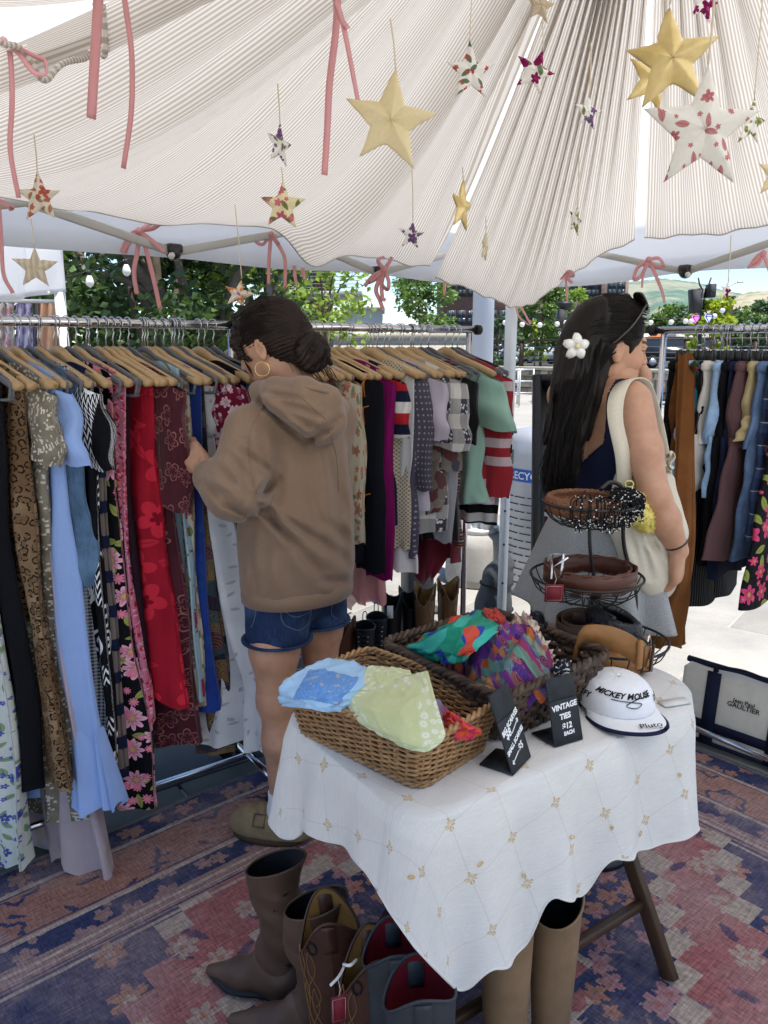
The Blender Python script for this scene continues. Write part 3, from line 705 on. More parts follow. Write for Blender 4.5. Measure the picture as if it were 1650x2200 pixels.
for px, py, Y, c, lb in ((1206, 718, 21, (.65, .55, .8), 'white lilac gem light on the post by the hair flower'), (1221, 718, 21, (.25, .7, .8), 'turquoise gem light on the post by the hair flower'), (1495, 685, 19.8, (.75, .12, .6), 'magenta gem light left of the speaker post'), (1522, 684, 19.8, (.3, .35, .9), 'blue gem light right of the speaker post')): gem_lamp(lb, at(px, py, Y), c, .19 if px > 1400 else .15)
Mgl = Mat('globe_bulb', .3, .5); Mgl.col((.82, .82, .80)); Mgl.trans((.9, .9, .88), .4)
gl = [(1085, 693), (1122, 697), (1160, 698), (1197, 696), (1216, 693), (1233, 688), (1240, 680), (1250, 671)]; gr = [(1398, 693), (1442, 692), (1473, 690), (1485, 690), (1535, 679), (1552, 667)]
lbl = ['globe bulb right beside the white tent pole', 'globe bulb second from the white tent pole', 'globe bulb under the young round tree', 'globe bulb just left of the lantern post', 'globe bulb just right of the lantern post', 'globe bulb on the rising string, lowest of three by the hair', 'globe bulb on the rising string, middle of three by the hair', 'globe bulb on the rising string, topmost of three by the hair',
 'globe bulb nearest the woman\'s forehead', 'globe bulb below the round mountain tree', 'left globe bulb of the close pair by the speaker post', 'right globe bulb of the close pair by the speaker post', 'globe bulb before the yellow green bush, lower one', 'globe bulb before the yellow green bush, upper one']
gm = MB(); v, f = ball((0, 0, 0), .067, 8, 12); gm.add(v, f); gm = gm.mesh('globe', Mgl.m); cm = MB(); v, f = lathe([(.02, .06), (.028, .06), (.028, .11), (.02, .12)], 8); cm.add(v, f); cm = cm.mesh('cap', blk)
for (px, py), lb in zip(gl+gr, lbl):
 t = thing('globe_light', lb, 'light', at(px, py, 20), 0, 'white globe bulbs strung across the plaza')
 for nm, me in (('globe', gm), ('cap', cm)): o = link(bpy.data.objects.new(nm, me)); o.parent = t
for pts, lb in ((gl, 'thin black cable carrying the globe bulbs left of the woman'), (gr, 'thin black cable carrying the globe bulbs above the jeans rack')):
 m = MB(); p = [at(a, b-7, 20) for a, b in pts]; p = [p[0]+(p[0]-p[1])*1.5]+p+[p[-1]+(p[-1]-p[-2])*2]; v, f = tube(spline(p, 40), .008, 5); m.add(v, f); m.build('light_cable', blk, None, lb, 'cable')
# far street lamp
p = at(1590, 605, 60); t = thing('street_lamp', 'slim grey street lamp arm against the blue sky at right', 'street lamp', (at(1556, 640, 60)[0], 60, 1)); dx = p[0]-t.location[0]
m = MB(); v, f = tube(spline([(0, 0, 0), (0, 0, p[2]-2.0), (dx*.4, 0, p[2]-1.25), (dx, 0, p[2]-1)], 16), .05, 6); m.add(v, f); m.build('pole', galv, t)
m = MB(); v, f = box((dx, 0, p[2]-1.02), (.5, .2, .1), 0, .03); m.add(v, f); m.build('lamp_head', galv, t)
p = at(1571, 640, 22); t = thing('timber_post', 'dark timber post beside the yellow green bush', 'post', (p[0], 22, 0))
m = MB(); v, f = box((0, 0, p[2]/2), (.12, .12, p[2]), 0, .01); m.add(v, f); m.build('shaft', brown, t); m = MB(); v, f = box((0, 0, p[2]+.03), (.18, .18, .05), 0, .01); m.add(v, f); m.build('cap', brown, t)
# ------------------------------------------------------------------ the canopy over the stall
TC = np.array((.60, 3.75)); TA = np.array((-.741, -.671)); TB = np.array((.671, -.741)); TS = 3.05
def tp(a, b, z): p = TC+TA*a+TB*b; return np.array((p[0], p[1], z))
Mw = Mat('white_canopy_polyester', .7, .25); w1 = Mw.noise(Mw.pos(), 3.0, 4, .6)
Mw.col((.84, .84, .85)); Mw.trans((.94, .94, .95), .68); Mw.bump(w1, .25, .03)
tent = thing('canopy_tent', 'white pop up canopy standing over the whole stall', 'tent', (TC[0], TC[1], 0)); T0 = np.array((TC[0], TC[1], 0))
PK = tp(TS/2, TS/2, 2.95)
cn = [tp(0, 0, 2.02), tp(TS, 0, 2.02), tp(TS, TS, 2.02), tp(0, TS, 2.02)]
for k in range(4):
 A, B = cn[k], cn[(k+1) % 4]; n = 14; P = np.zeros((n, n, 3))
 for i in range(n):
  for j in range(n):
   u, w = i/(n-1), j/(n-1); e = A*(1-w)+B*w; q = e*(1-u)+PK*u; q[2] -= .06*math.sin(PI*u)*(1-.6*abs(2*w-1)) - .03*math.sin(PI*w)*(1-u); P[i, j] = q-T0
 m = MB(); v, f = sheet(P); m.add(v, f); m.build('roof_panel', Mw.m, tent)
 n = 60; P = np.zeros((5, n, 3)); d = nrm(B-A); o = np.cross(d, (0, 0, 1)); o = -o if np.dot(o, PK-A) > 0 else o
 for i in range(5):
  for j in range(n):
   w = j/(n-1); q = A*(1-w)+B*w; t = i/4
   q = q+o*(.012+.02*t+.012*t*vnoise(w*9, k+3)); q[2] = 2.02+.03*math.sin(PI*w)*(1-t)-t*(.25+.012*vnoise(w*7, k)+.02*math.sin(PI*w)*(-1)); P[i, j] = q-T0
 m = MB(); v, f = sheet(P, .002); m.add(v, f); m.build('valance', Mw.m, tent)
pole = plain('white_powder_coat', (.66, .66, .64), .4, .45); greyb = plain('grey_truss_steel', (.42, .41, .38), .45, .45); bp = plain('black_plastic', (.012, .012, .012), .35, .5); redp = plain('red_plastic', (.55, .03, .03), .35, .5)
for a, b in ((0, 0), (TS, 0), (TS, TS), (0, TS)):
 p = tp(a*.985+.02, b*.985+.02, 0)-T0; rz = math.atan2(TA[1], TA[0]); m = MB()
 v, f = box(p+(0, 0, 1.5), (.044, .044, 1.05), rz, .004); m.add(v, f); leg = m.build('leg', pole, tent)
 m = MB(); v, f = box(p+(0, 0, .5), (.036, .036, 1.0), rz, .003); m.add(v, f); il = m.build('inner_leg', pole, tent)
 m = MB(); v, f = box(p+(0, 0, .985), (.054, .054, .075), rz, .006); m.add(v, f); m.build('latch', bp, tent)
 m = MB(); v, f = box(p+(-.012, -.035, .99), (.026, .03, .045), 0, .006); m.add(v, f); m.build('button', redp, tent)
 m = MB(); v, f = box(p+(0, 0, .006), (.1, .1, .012), rz, .003); m.add(v, f); m.build('foot', pole, tent)
 for z in (.35, .55, .72, .86): m = MB(); v, f = tube([p+(-.004, -.0275, z), p+(-.004, -.0305, z)], .006, 8); m.add(v, f); m.build('hole', bp, il)
side = [lambda s, z: tp(s, .03, z), lambda s, z: tp(.03, s, z), lambda s, z: tp(TS-.03, s, z), lambda s, z: tp(s, TS-.03, z)]
for fn in side[:2]:
 nodes = [(.02, 1.92), (.44, 1.90), (.87, 1.79), (1.31, 1.90), (1.74, 1.80), (2.18, 1.90), (2.62, 1.80), (3.03, 1.92)]
 for (s0, z0), (s1, z1) in zip(nodes[:-1], nodes[1:]):
  a, b = fn(s0, z0)-T0, fn(s1, z1)-T0; d = nrm(b-a); m = MB(); x = nrm(np.cross(d, (0, 0, 1))); z = np.cross(x, d); L = np.linalg.norm(b-a)
  v, f = box((0, 0, 0), (.016, L, .026), 0, .003); m.add(xf(v, basis((a+b)/2, x, d, z)), f); m.build('truss_bar', greyb, tent)
 for s, z in nodes[1:-1]:
  if z > 1.85: continue
  c = fn(s, z)-T0; m = MB(); v, f = ball(c, (.026, .026, .026), 8, 12); m.add(v, f); v, f = box(c+(0, 0, .01), (.05, .045, .03), math.atan2(TA[1], TA[0]), .006); m.add(v, f); m.build('truss_joint', bp, tent)
  m = MB(); v, f = tube([c+(-.0, -.02, -.01), c+(0, -.031, -.016)], .01, 10); m.add(v, f); m.build('bolt', pole, tent)

# ------------------------------------------------------------------ striped cloth gathered at the peak
Mc = Mat('beige_striped_cotton', .85, .15); uu, vv, _ = Mc.sep(Mc.uv())
st = (uu*(1/.0112)+Mc.noise(Mc.uv(), 9, 1)*.25).fract(); line = (st-.5).abs().sm(.21, .29)
cc = Mc.mix(line, (.52, .455, .385), (.76, .735, .695)); Mc.col(cc); Mc.trans(Mc.mix(line, (.54, .475, .40), (.80, .77, .725)), .60)
GC = tp(TS/2, TS/2, 2.60)
def eave(q):                                    # q: metres along the eave, 0 at the far corner, negative to the left
 if q < -TS: e = tp(TS-.05, -q-TS, 0)
 elif q < 0: e = tp(-q, .05, 0)
 else: e = tp(.05, q, 0)
 return e
def cloth_panel(name, label, q0, q1, hem, sag, seed, n=150, k=44, pleat=.026, rmax=None, rows=None, u0=0, stretch=1.0, freq=9.0, hole=None):
 qs = np.linspace(q0, q1, n); P = np.zeros((k, n, 3)); UV = np.zeros((k, n, 2)); hq, hz = zip(*hem)
 ez = np.interp(qs, hq, hz); ez = np.convolve(np.pad(ez, 4, 'edge'), np.ones(9)/9, 'valid')
 ph = np.cumsum(1+.5*vnoise(qs*3, seed))/n*(q1-q0)*freq*2*PI
 am = .6+.5*vnoise(qs*4.3, seed+5)
 for j, q in enumerate(qs):
  e = eave(q); e[2] = ez[j]; R = 1.0 if rmax is None else np.interp(q, *zip(*rmax))
  if q < -.0 and q > -TS: pass
  sg = np.interp(q, *zip(*sag))
  # round the corner of the eave so the cloth hangs as a belly there
  if -.62 < q < .62: t_ = (q+.62)/1.24; e = tp(.62, .05, ez[j])*(1-t_)**2+tp(.07, .07, ez[j])*2*t_*(1-t_)+tp(.05, .62, ez[j])*t_*t_
  for i in range(k):
   r = .03+(R-.03)*(i/(k-1)); p = GC*(1-r)+e*r
   z = p[2]-sg*4*r*(1-r)*(.55+.9*r)*.8
   A = pleat*am[j]*(max(0, 1-r)**.7*.9+.12)*min(1, r*9)
   z += A*math.sin(ph[j]) + +.058*(q < -.6)*math.sin(q*6.5+1.2*math.sin(q*2.1)+r*1.5)*math.sin(PI*min(1, r*1.05))**.8 + .010*vnoise(q*2.1+r*3.1, seed+9)*r + .004*math.sin(ph[j]*.5+r*9)
   side_ = A*.7*math.cos(ph[j])
   t = nrm(np.array((-(e-GC)[1], (e-GC)[0], 0))); p = p+t*side_*.6; p[2] = z
   P[i, j] = p; UV[i, j] = (q*stretch+u0+(min(0, q+2.0)*.35), r*1.9)
 m = MB(); v, f = sheet(P)
 if hole:                                     # the slit between two cloths, with its own rolled hem
  hp = np.array(hole); qc = qs[f % n].mean(1); rc = (f//n).mean(1)/(k-1); ins = np.zeros(len(f), bool)
  for (ax, ay), (bx_, by_) in zip(hp, np.roll(hp, -1, 0)): ins ^= ((ay > rc) != (by_ > rc)) & (qc < (bx_-ax)*(rc-ay)/((by_-ay) if by_ != ay else 1e-9)+ax)
  f = f[~ins]
 m.add(v, f, UV.reshape(-1, 2)); o = m.build(name, Mc.m, None, label, 'fabric drape', 'striped cloths lining the canopy')
 if hole:
  L = spline(hp, 90, True); L = hp[np.r_[0:len(hp), 0]]; L = np.concatenate([a+(b-a)*np.linspace(0, 1, 16, endpoint=False)[:, None] for a, b in zip(L[:-1], L[1:])]); ii = np.clip(L[:, 1]*(k-1), 0, k-1.001); jj = np.clip((L[:, 0]-q0)/(q1-q0)*(n-1), 0, n-1.001); a, b = ii.astype(int), jj.astype(int); fi, fj = (ii-a)[:, None], (jj-b)[:, None]; C = P[a, b]*(1-fi)*(1-fj)+P[a+1, b]*fi*(1-fj)+P[a, b+1]*(1-fi)*fj+P[a+1, b+1]*fi*fj
  hm = MB(); w_, f_ = tube(C-(0, 0, .003), .006, 7, closed=True); hm.add(w_, f_, np.c_[np.repeat(np.arange(len(C))*.01, 7), np.zeros(len(w_))]); hm.build('rolled_hem', Mc.m, o)
 hm = MB(); v, f = tube(P[-1]+(0, 0, .002), .0045, 5); hm.add(v, f, np.c_[np.linspace(0, (q1-q0)*2, n).repeat(5), np.zeros(n*5)]); hm.build('hem', Mc.m, o)
 return P
PA = cloth_panel('striped_drape', 'wide beige striped cloth sweeping across the left of the canopy', -6.1, -.60, [(-6.1, 2.0), (-4.2, 1.98), (-3.05, 1.95), (-2.24, 1.90), (-1.84, 1.868), (-1.6, 1.885), (-1.33, 1.90), (-1.21, 1.775), (-1.05, 1.845), (-.85, 1.845), (-.62, 1.82)],
 [(-6.1, .12), (-3.6, .20), (-2.4, .20), (-1.2, .14), (-.6, .06)], 5, n=380, rmax=[(-6.1, 1.0), (-.6, 1.0)], pleat=.034, freq=5.5, k=90, hole=[(-3.03, .478), (-3.18, .535), (-3.44, .625), (-3.9, .76), (-3.9, .62), (-3.36, .510)])
PB = cloth_panel('striped_drape', 'pleated beige striped cloth hanging in a belly over the far corner', -.56, .655, [(-.56, 1.80), (-.35, 1.76), (-.1, 1.69), (.0, 1.67), (.12, 1.70), (.3, 1.80), (.5, 1.89), (.655, 1.93)], [(-.6, .05), (0, .09), (.66, .02)], 12, n=170, pleat=.030, freq=10)
PC = cloth_panel('striped_drape', 'beige striped cloth hanging behind the large hanging stars at right', .70, 2.55, [(.70, 1.935), (1.0, 1.92), (1.3, 1.94), (1.6, 1.90), (2.55, 1.93)], [(.7, .02), (1.4, .06), (2.55, .08)], 17, n=150, pleat=.026, freq=8)
# ------------------------------------------------------------------ print patterns for cloth (uv in metres)
def motif(M, uv, cell, seed=0.0, keep=.0, jit=.85):
 """scattered cells: local x, y (in cells, randomly turned), radius, angle, random"""
 v = M.vop('SCALE', M.vop('ADD', uv, (seed*.137+3, seed*.071+3, 0)), 1/cell); d, c, p = M.vor(v, 1.0, 'F1', jit); r1, r2, r3 = M.sep(c)
 lx, ly, _ = M.sep(M.vop('SUBTRACT', v, p)); a = r1*6.283; ca_, sa_ = a.cos(), a.sin()
 return lx*ca_+ly*sa_, ly*ca_-lx*sa_, d, r2, r3 > keep
def flower(M, uv, cell, R, n, seed=0.0, keep=.0):
 x, y, d, r, k = motif(M, uv, cell, seed, keep); an = y.atan2(x); pet = (an*(n/2)).cos().abs()*.5+.5
 rad = pet*(r*.5+.6)*R; m = (d < rad)*k; core = (d < rad*.28)*k
 return m, core, d, rad
def leafs(M, uv, cell, L, W, seed=0.0, keep=.0):
 x, y, d, r, k = motif(M, uv, cell, seed, keep); t = x*(1/L); w = (1.0-t*t).max(0.0)*W; m = (y.abs() < w)*k; vein = (y.abs() < w*.12)*k
 return m, vein
def cloth(name, fn, rough=.85, tr=0.0, sheen=.0, wv=.5, sheer=0.0):
 if name in MATS: return MATS[name]
 M = Mat(name, rough, .12); uv = M.uv(); c = fn(M, uv)
 n = M.noise(uv, 260, 2, .6); n2 = M.noise(uv, 14, 3, .6)
 c = M.mix(1.0, c, M.ramp(n*.55+n2*.45, [(.28, (1-.32*wv,)*3), (.72, (1.06,)*3)]), 'MULTIPLY'); M.col(c)
 if sheen: M.set('Sheen Weight', sheen)
 ux, uy, _ = M.sep(uv); M.bump(M.noise(M.vec(ux*1.0, uy*.22), 26, 4, .55, dist=.5), min(.55, wv*1.1), .014)
 if tr: M.trans(c, tr)
 if sheer: M.sheer(sheer)
 MATS[name] = M.m; return M.m
def solid(c): return lambda M, uv: M.mix(0.0, c, c)
def floral(base, pet, core, leaf, cell, R=.42, n=5, keep=.15, pet2=None):
 def fn(M, uv):
  c = M.mix(0.0, base, base)
  l, ve = leafs(M, uv, cell*.7, .42, .17, 2.0, .25); c = M.mix(l, c, leaf); c = M.mix(ve, c, tuple(q*.6 for q in leaf))
  m, k, d, rad = flower(M, uv, cell, R, n, 0.0, keep); sh = (d/rad).sm(.1, 1.0); c = M.mix(m, c, M.mix(sh, tuple(q*.55 for q in pet), pet2 or pet)); c = M.mix(k, c, core)
  m, k, d, rad = flower(M, uv, cell*.55, R*.8, n, 5.0, .5); c = M.mix(m, c, pet); return M.mix(k, c, core)
 return fn
def denimf(c):
 def fn(M, uv):
  x, y, _ = M.sep(uv); t = M.noise(M.vec(x*1.0, y*.35, 0), 55, 3, .7); f = M.noise(uv, 5, 2)
  return M.mix(1.0, M.mix(f.sm(.3, .75), c, tuple(min(1, q*1.75+.03) for q in c)), M.ramp(t, [(.3, (.72,)*3), (.7, (1.2,)*3)]), 'MULTIPLY')
 return fn
def leopard(M, uv):
 w = M.vop('ADD', uv, M.vop('SCALE', M.noise(uv, 45, 2, color=True), .012)); d, c, p = M.vor(w, 42, 'F1', .9)
 ring = d.sm(.22, .30)*(1.0-d.sm(.40, .50)); gap = M.noise(uv, 110, 1).sm(.40, .46)
 b = M.mix(M.noise(uv, 7, 2).sm(.3, .7), (.15, .085, .04), (.30, .20, .11)); b = M.mix(1.0-d.sm(.2, .26), b, (.17, .09, .04)); return M.mix(ring*gap, b, (.012, .008, .006))
def sequin(M, uv):
 d, c, p = M.vor(uv, 170, 'F1', .6); r, g, b = M.sep(c); f = M.noise(uv, 13, 2).sm(.35, .65)
 return M.mix(r > .78, M.mix(f, (.16, .135, .095), (.26, .225, .165)), (.62, .57, .47))
def gingham(sz, a, b):
 def fn(M, uv):
  x, y, _ = M.sep(uv); p = ((x*(1/sz)).fract() > .5); q = ((y*(1/sz)).fract() > .5); return M.mix((p+q)*.5, a, b)
 return fn
def pinkleaf(M, uv):
 c = M.mix(M.noise(uv, 8, 2).sm(.4, .6), (.62, .16, .24), (.70, .26, .38)); l, v = leafs(M, uv, .020, .52, .20, 1, .1); c = M.mix(l, c, (.50, .02, .05)); l, v = leafs(M, uv, .015, .5, .16, 4, .35); return M.mix(l, c, (.85, .48, .60))
def hibiscus(M, uv):
 c = M.mix(M.noise(uv, 4, 2).sm(.3, .7), (.26, .006, .018), (.36, .010, .026))
 m, k, d, rad = flower(M, uv, .125, .50, 5, 0, .1); c = M.mix(m*((d/rad) < .95), c, (.58, .022, .045)); c = M.mix((d < rad*.36)*m, c, (.22, .004, .015))
 l, v = leafs(M, uv, .085, .45, .14, 3, .45); c = M.mix(l, c, (.52, .02, .04)); return M.mix(v, c, (.3, .008, .02))
def brocade(M, uv):
 c = M.mix(M.noise(uv, 6, 3).sm(.3, .7), (.05, .006, .012), (.085, .012, .022)); x, y, d, r, k = motif(M, uv, .062, 0, .1); an = y.atan2(x); rad = ((an*2.5).cos().abs()*.5+.5)*.46
 edge = ((d-rad).abs() < .035)*k; c = M.mix(edge, c, (.30, .12, .11)); e2 = ((d-rad*.55).abs() < .022)*k; return M.mix(e2, c, (.22, .07, .07))
def abstractbw(M, uv):
 c = M.mix(0.0, (.006, .006, .008), (.006,)*3); x, y, d, r, k = motif(M, uv, .13, 2, .35)
 ring = ((d*7.0).fract() > .55)*(d < .34)*k; x2, y2, _ = M.sep(uv); zig = (((y2*38+((x2*60).fract()-.5).abs()*2.0).fract()) > .62)*(M.noise(uv, 6, 0).sm(.56, .58)); return M.mix(ring.max(zig), c, (.78, .78, .78))
def dots(a, b, cell, R):
 def fn(M, uv):
  x, y, _ = M.sep(uv); d = ((x*(1/cell)).fract()-.5).pow(2)+((y*(1/cell)).fract()-.5).pow(2); return M.mix(d < R*R, a, b)
 return fn
def swirl(M, uv):
 c = M.mix(M.noise(uv, 3, 2), (.30, .46, .52), (.48, .62, .66)); x, y, d, r, k = motif(M, uv, .16, 1, .2); an = y.atan2(x); sp = ((d*5.0-an*(1/6.283)).fract()-.5).abs() < .10; c = M.mix(sp*(d < .45)*k, c, (.20, .17, .05)); m, kk, d2, rad = flower(M, uv, .11, .3, 4, 5, .55); return M.mix(m, c, (.42, .03, .10))
def paisley(cols, sc=24):
 def fn(M, uv):
  w = M.vop('ADD', uv, M.vop('SCALE', M.noise(uv, 16, 3, color=True), .05)); d, c, p = M.vor(w, sc, 'F1', 1); r, g, b = M.sep(c)
  cc = M.ramp(r, [(i/len(cols), q) for i, q in enumerate(cols)], 'CONSTANT'); ring = ((d*6.0+g).fract() > .6); return M.mix(ring*.7, cc, M.ramp(b, [(i/len(cols), q) for i, q in enumerate(cols[::-1])], 'CONSTANT'))
 return fn
def eyelet(M, uv):
 c = M.mix(M.noise(uv, 9, 2).sm(.3, .7), (.62, .62, .64), (.74, .74, .75)); x, y, _ = M.sep(uv); l, v = leafs(M, uv, .045, .20, .10, 1, .15); return M.mix(l, c, (.45, .45, .46))
def crochet(M, uv):
 x, y, _ = M.sep(uv); a = ((x*70+y*70).fract()-.5).abs(); b = ((x*70-y*70).fract()-.5).abs(); h = (a < .13).max(b < .13); return M.mix(h, (.28, .24, .17), (.66, .60, .47))
def plaidstars(M, uv):
 x, y, _ = M.sep(uv); p = ((x*(1/.105)).fract() > .5); q = ((y*(1/.105)).fract() > .5); c = M.mix((p+q)*.5, (.06, .055, .075), (.68, .66, .62)); m, k, d, rad = flower(M, uv, .0175, .36, 5, 0, 0); return M.mix(m*(1.0-p)*(1.0-q), c, (.75, .74, .72))
def stripes(per, cols, vert=False):
 def fn(M, uv):
  x, y, _ = M.sep(uv); t = ((x if vert else y)*(1/per)).fract(); return M.ramp(t, [(i/len(cols), q) for i, q in enumerate(cols)], 'CONSTANT')
 return fn
def tartan(M, uv):
 x, y, _ = M.sep(uv); c = M.mix(((x*14).fract() > .55)*.5+((y*14).fract() > .55)*.3, (.012, .018, .05), (.05, .09, .20)); return M.mix(((x*14).fract() > .94).max((y*14).fract() > .95), c, (.35, .38, .42))
def watercolor(a, b, c3):
 def fn(M, uv):
  f = M.noise(uv, 5, 3, .6); g = M.noise(M.vop('ADD', uv, (3.1, 1.7, 0)), 7, 3, .6); return M.mix(g.sm(.55, .7)*.7, M.mix(f.sm(.4, .62), a, b), c3)
 return fn

# ------------------------------------------------------------------ rails
chrome = plain('chrome_tube', (.62, .62, .64), .14, .5, 1.0); rub = plain('caster_rubber', (.015, .015, .016), .6, .3)
H_ANG = math.atan2(-.54, .84); HD = np.array((math.cos(H_ANG), math.sin(H_ANG), 0))
def rack(label, p0, p1, zb, zr, group='chrome clothes rails', low=True, casters=True, foot=.42):
 p0 = np.array((*p0, 0.)); p1 = np.array((*p1, 0.)); d = nrm(p1-p0); L = np.linalg.norm(p1-p0); n = np.array((-d[1], d[0], 0)); rz = math.atan2(d[1], d[0])
 t = thing('clothes_rail', label, 'clothes rack', p0, rz, group)
 m = MB(); v, f = tube([(-.04, 0, zb), (L+.04, 0, zb)], .0135, 14); m.add(v, f); m.build('top_bar', chrome, t)
 for x in (-.045, L+.045): m = MB(); v, f = lathe([(.004, -.012), (.019, -.010), (.019, .010), (.004, .012)], 14); v = v[:, [2, 1, 0]]; m.add(v+(x, 0, zb), f); m.build('end_cap', rub, t)
 for x in (0.0, L):
  m = MB(); v, f = tube([(x, 0, zr), (x, 0, zb-.012)], .0115, 12); m.add(v, f); u = m.build('upright', chrome, t)
  m = MB(); v, f = tube([(x, 0, 1.0), (x, 0, 1.05)], .014, 12); m.add(v, f); m.build("collar", chrome, u)
  m = MB(); v, f = tube([(x, -foot/2, zr), (x, foot/2, zr)], .0125, 10); m.add(v, f); m.build('foot_bar', chrome, t)
  if casters:
   for s in (-1, 1):
    y = s*(foot/2-.015); m = MB(); v, f = tube([(x, y, zr), (x, y, zr-.03)], .010, 8); m.add(v, f); v, f = box((x, y, zr-.045), (.05, .026, .03), 0, .008); m.add(v, f); c = m.build('caster', rub, t)
    for q in (-1, 1): m = MB(); v, f = lathe([(.004, -.007), (.026, -.007), (.028, 0), (.026, .007), (.004, .007)], 14); v = v[:, [0, 2, 1]]; m.add(v+(x, y+q*.011, .029), f); m.build('wheel', rub, c)
 if low: m = MB(); v, f = tube([(0, 0, zr), (L, 0, zr)], .0115, 12); m.add(v, f); m.build('bottom_bar', chrome, t)
 return t
ZB = 1.572
def Rp(s): return Q0[:2]+RD[:2]*s
rack('long chrome clothes rail of dresses along the left side of the stall', Rp(-1.25), Rp(.0), ZB, .10)
rack('chrome clothes rail of tops and jackets behind the hooded shopper', Rp(.055), Rp(1.0), ZB, .10)
RR0 = np.array((1.02, 2.87)); RRD = np.array((.6, -.8)); RRN = np.array((-.8, -.6))
rack('dark chrome clothes rail of trousers and jeans at the right', RR0, RR0+RRD*1.15, 1.565, .10)

# ------------------------------------------------------------------ hangers
wood = plain('pale_hanger_wood', (.52, .34, .16), .42, .45, vary=.3, scale=22); greyv = plain('grey_velvet_hanger', (.14, .14, .15), .85, .2); wire = plain('hook_wire', (.55, .55, .57), .25, .5, 1.0)
def zarm(x): x = np.abs(x)/.215; return -.064-.010*np.clip(x*4, 0, 1)**2-.080*np.clip(x, 0, 1.1)**1.15
HME = {}
def hanger_meshes(kind):
 if kind in HME: return HME[kind]
 a = np.linspace(2.9, -1.35, 18); hk = np.c_[.017*np.cos(a), 0*a, .017*np.sin(a)+.0]; tail = np.array([(.006, 0, -.028), (0, 0, -.04), (0, 0, -.068)])
 m = MB(); v, f = tube(np.concatenate((hk, tail)), .0017, 6); m.add(v, f); hook = m.mesh('hook', wire)
 m = MB(); xs = np.linspace(-.215, .215, 41); th = {'wood': .0075, 'grey': .003, 'clip': .003}[kind]; P = []
 for x in xs:
  zt = zarm(x); q = abs(x)/.215; hh = (.034-.010*q)*(1 if q < .97 else .7) if kind == 'wood' else .017
  t2 = th*(1+.9*max(0, (q-.7)/.3)) if kind == 'wood' else th
  P.append([(x, -t2, zt-.25*hh), (x, -t2*.5, zt), (x, t2*.5, zt), (x, t2, zt-.25*hh), (x, t2, zt-.75*hh), (x, t2*.5, zt-hh), (x, -t2*.5, zt-hh), (x, -t2, zt-.75*hh)])
 P = np.array(P); n, k = P.shape[:2]; f = gridf(n, k, True, True).tolist()+[list(range(k)), [(n-1)*k+j for j in range(k)][::-1]]; m.add(P.reshape(-1, 3), f)
 if kind == 'grey': v, f = tube(spline([(-.21, 0, -.165), (-.2, 0, -.19), (-.17, 0, -.197), (.17, 0, -.197), (.2, 0, -.19), (.21, 0, -.165)], 24), .004, 6); m.add(v, f)
 body = m.mesh('shoulder_bar', wood if kind == 'wood' else greyv); HME[kind] = (hook, body); return HME[kind]
def hanger(kind, p, rz, label, group='hangers on the left and middle rails', tilt=0.0, name=None):
 t = thing(name or ('wooden_hanger' if kind == 'wood' else 'velvet_hanger'), label, 'hanger', p, rz, group); t.rotation_euler = (0, tilt, rz)
 hk, bd = hanger_meshes(kind); o = link(bpy.data.objects.new('hook', hk)); o.parent = t; o = link(bpy.data.objects.new('shoulder_bar', bd)); o.parent = t; return t

# ------------------------------------------------------------------ garments
def shell(L, hw, th, fold, nf, seed, ztop=zarm, neck=.05, rows=44, nt=72, hemw=.0, hemz=0.0, z0=0.0, uoff=0.0, thr=.0, frill=0.0):
 """hanging body: closed loft from the hanger down; hw = [(t, half width)], th = [(t, half thickness)]"""
 tt = np.linspace(0, 1, rows)**1.15; th_ = np.linspace(0, 2*PI, nt, endpoint=False); P = np.zeros((rows, nt, 3)); UV = np.zeros((rows, nt, 2))
 c = np.sign(np.cos(th_))*np.abs(np.cos(th_))**.8; s = np.sin(th_)
 for i, t in enumerate(tt):
  w = np.interp(t, *zip(*hw)); d = np.interp(t, *zip(*th)); x = c*w
  zt = ztop(x) + z0 - neck*np.exp(-(x/.055)**2)*(1+.6*(s > 0)) if ztop is not None else np.full(nt, z0)
  zb = -L+z0+hemw*vnoise(c*2.2+5, seed+2)+hemz*c
  z = zt*(1-t)+zb*t; A = fold*min(1, t*2.2)*(.45+.75*t)
  y = A*np.sin(c*nf*PI+seed+1.3*vnoise(t*2.5+c*.6, seed+3)) + A*.45*np.sin(c*nf*2.3*PI+seed*2+t*2) + .006*vnoise(t*4, seed+7)
  y = y+d*np.sign(s)*np.abs(s)**.7*(1+.25*np.sin(c*nf*PI*1.7+seed*3))
  x = x+.020*t*vnoise(t*5+s*.8, seed+4)+thr*t
  if frill and t > .93: y = y+frill*np.sin(c*26)*(t-.93)/.07
  P[i] = np.c_[x, y, z]; UV[i] = np.c_[x+.6*(s < 0)+uoff, z]
 f = gridf(rows, nt, True, True); return P, UV, f
def sleeve_tube(x0, z0, L, w0, w1, seed, dx=.02, cuff=None, sgn=1, rows=18, nt=22, flare=0.0):
 P = np.zeros((rows, nt, 3)); UV = np.zeros((rows, nt, 2)); a = np.linspace(0, 2*PI, nt, endpoint=False)
 for i in range(rows):
  t = i/(rows-1); w = w0+(w1-w0)*t+flare*t**3; cx = sgn*(x0-.035+dx*math.sin(t*PI*.6)+.008*vnoise(t*5, seed)); cz = z0-L*t
  th = .018+.012*math.sin(PI*t)
  x = cx+w*np.cos(a); y = th*np.sin(a)*(1+.3*np.sin(a*3+seed+t*6))+.006*np.sin(t*9+seed); z = cz+.5*w*np.cos(a)*sgn*(-.7)*(1-.7*t)+.006*np.sin(a*4+t*9)*t
  P[i] = np.c_[x, y, z]; UV[i] = np.c_[a*w0+.3, z]
 return P.reshape(-1, 3), gridf(rows, nt, True, True), UV.reshape(-1, 2)
